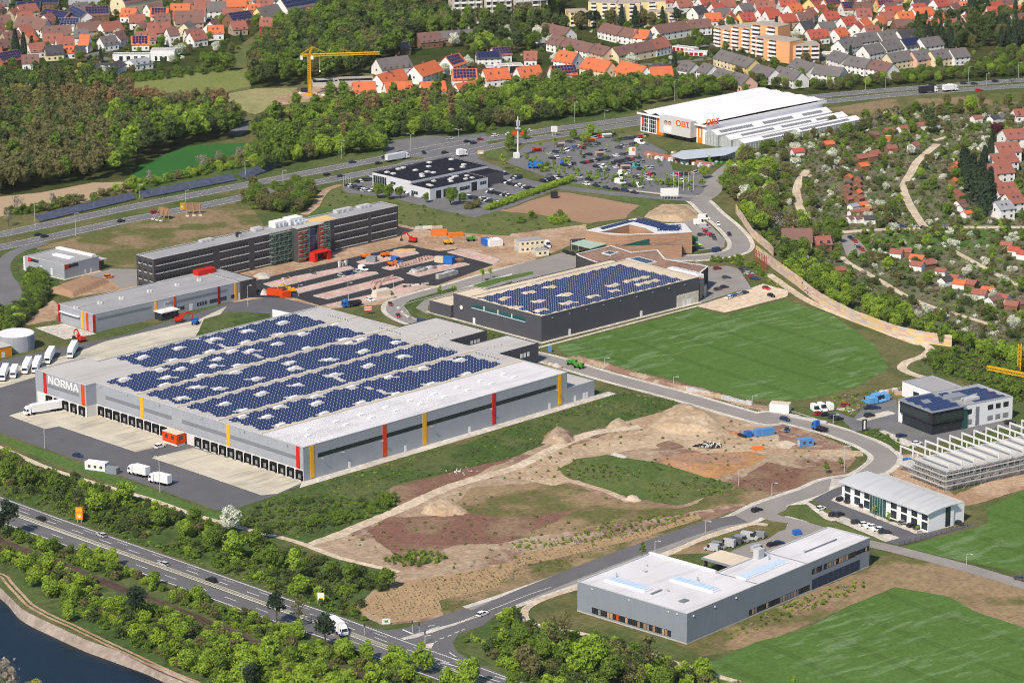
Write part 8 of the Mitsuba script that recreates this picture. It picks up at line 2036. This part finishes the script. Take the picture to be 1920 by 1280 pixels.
container(992, 470, 20, 'render_cream', 'two storey cream site office of stacked containers', 12, 6, 2.7, 2, 'roof_grey', True, 'site office'); container(1014, 478, 20, 'render_cream', 'single cream container in front of the site office', 6, 5, 2.7, 1, 'roof_grey', True, 'site office')
container(182, 880, -22, 'white', 'white site office container on the lower edge of the warehouse yard', 8.2, 3, 3.0, 1, 'white', True); container(211, 887, -22, 'grey_blue', 'grey blue container behind the white one on the warehouse yard', 4.5, 2.6, 2.3)
container(1402, 819, 30, 'blue', 'left small blue container on the excavated lot', 2.4, 2.2, 2.2); container(1421, 817, 30, 'blue_light', 'middle blue container on the excavated lot', 3, 2.4, 2.6); container(1438, 815, 30, 'blue_light', 'right longer blue container on the excavated lot', 5, 2.4, 2.6); container(1510, 835, 20, 'blue_light', 'blue site cabin beside the gravel disc', 5.5, 2.6, 2.7, 1, 'blue_light', True)
container(1463, 771, -18, 'render_white', 'white transformer kiosk with grey doors beside the industrial road', 7.5, 4, 3.4, 1, 'roof_beige', False, 'kiosk')
flat('blue_light', (.11, .27, .55))
container(1031, 660, 10, 'blue_light', 'blue portable toilet at the corner of the crop field', 1.2, 1.2, 2.4, cat='toilet'); container(1494, 1002, 20, 'blue', 'small blue container behind the grey factory', 2.4, 1.8, 1.6)
container(1702, 868, 20, 'blue', 'bright blue covered mixer on the dirt before the building shell', 3, 2, 1.7, cat='mixer')
container(1421, 842, 10, 'orange', 'orange mat and boards on the excavated lot', 4, 2.5, .8, cat='boards')
container(1039, 371, 10, 'dark', 'dark brown kiosk beside the approach road', 3, 3, 3.0, cat='kiosk')
digger(336, 604, 15, 'red', 'red lifting machine on the road behind the warehouse'); dumper(366, 608, 80, 'blue', 'blue tractor on the road behind the warehouse'); digger(152, 640, 130, 'red', 'small red and white mobile crane beside the long hall'); dumper(1072, 684, -30, 'green', 'green roller on the road behind the warehouse annex'); dumper(1085, 690, -40, 'green', 'second green machine behind the warehouse annex')
K = thing('ramp_wall', 'white concrete ramp wall behind the warehouse roof edge', 'wall'); f, L = two(G(511, 604), G(548, 612)); bx(K, 'wall', 'white', f, 0, L, 0, .5, 0, 5.6)
K = thing('barrier_sign', 'red and white striped road barrier board behind the warehouse', 'barrier'); f = Fr(G(690, 590), .2)
for i in range(5): bx(K, 'stripe', 'orange_red' if i % 2 == 0 else 'white', f, -1.6, 1.6, -.06, .06, 1.6 + i * .5, 2.08 + i * .5)
for u in (-1, 1): put('post', M().bar(f.P(u, .1, 0), f.P(u, .1, 2), .15), 'orange_red', K)
for i, x in enumerate((1263, 1272, 1282, 1291, 1300)):
    K = thing('flag_pole', f'white flag pole at the store entrance, {ordinal(i + 1)} from the left', 'flag pole', 'flag poles of the store'); o = G(x, 357); put('pole', M().cyl([*o, 0], [*o, 9.5], .12, .07, n=6), 'white', K)
for i, x in enumerate((644, 649, 653, 658)):
    K = thing('flag_pole', f'white flag pole left of the showroom, {ordinal(i + 1)} from the left', 'flag pole', 'flag poles of the showroom'); o = G(x, 350); put('pole', M().cyl([*o, 0], [*o, 5.5], .1, .06, n=6), 'plinth', K)
K = thing('radio_mast', 'grey mobile phone mast with red equipment cabins beside the highway', 'mast'); o = G(971, 296); put('pole', M().cyl([*o, 0], [*o, 22], .55, .35, n=10), 'plinth', K); bx(K, 'cabin', 'white_paint', Fr(o, .3), -2.2, .6, -1.2, 1.2, 0, 2.8)
put('platform', M().box(Fr(o, .3), -1.2, 1.2, -1.2, 1.2, 15.5, 16.0, True), 'galva', K)
for a in range(3): t = a * 2.1; put('antenna', M().bar([o[0] + math.cos(t), o[1] + math.sin(t), 17], [o[0] + math.cos(t), o[1] + math.sin(t), 20], .3), 'white', K)
put('sign_plate', M().box(Fr(o, .1), -3, 3, .5, .7, 12.3, 14.2, True), 'orange_red', K)
# trolley shelters and stands on the store car park
for i, (x, y, c) in enumerate(((1008, 285, 'orange_red'), (1050, 276, 'pallet_pink'), (1125, 293, 'pallet_pink'), (1108, 267, 'orange'), (1173, 318, 'pallet_pink'), (1138, 259, 'white'))):
    K = thing('trolley_shelter', f"{ {'orange_red': 'red', 'pallet_pink': 'pale red', 'orange': 'orange', 'white': 'white'}[c]} trolley shelter on the store car park, {ordinal(i + 1)} as listed from the left" if 0 else f"{ {'orange_red': 'red', 'pallet_pink': 'pale red', 'orange': 'orange', 'white': 'white'}[c]} shelter {['left of the blue box lorry lane', 'under the highway trees at the left', 'in the middle', 'at the back beside a hedge', 'near the front hedge', 'at the back right'][i]} of the store car park", 'shelter'); f = Fr(G(x, y), .25)
    bx(K, 'roof', c, f, -2.6, 2.6, -1.3, 1.3, 2.1, 2.35); bx(K, 'back', c, f, -2.5, 2.5, 1.1, 1.2, .2, 2.1)
    for u in (-2.4, 2.4): bx(K, 'post', 'galva', f, u - .06, u + .06, -1.2, -1.1, 0, 2.1)
# site huts below the crane, covered foundation
for i, (x, y, L, c) in enumerate(((612, 163, 16, 'dark'), (665, 160, 24, 'wood_brown'))):
    K = thing('foundation_shell', ('left', 'right')[i] + ' dark half built foundation beside the tower crane', 'building shell'); f = Fr(G(x, y), .15); shell(K, f, -L / 2, L / 2, 0, 14, 2.6, 'concrete', 'roof_black', 1.2, .5)
stack('@10 290,700 520,720', 8, ['pallet_pink', 'plinth', 'brick'], 'building material at the foot of the tower crane', 'materials by the crane', 2.4, 2, (.6, 1.6))
container(571, 174, 15, 'dark', 'dark container left of the crane foot', 4)
# ---------------------------------------------------------------- thin summer haze
scene['haze_medium'] = {'type': 'homogeneous', 'albedo': {'type': 'rgb', 'value': [.95, .96, .97]}, 'sigma_t': 1.5e-5}
scene['haze'] = {'type': 'cube', 'to_world': T().translate([0.0, 1000.0, 205.0]).scale([2400.0, 3200.0, 215.0]), 'bsdf': {'type': 'null'}, 'interior': {'type': 'ref', 'id': 'haze_medium'}}
labels['haze'] = {'kind': 'stuff', 'label': 'thin haze in the air'}
scene['camera']['medium'] = {'type': 'ref', 'id': 'haze_medium'}
plant_all()
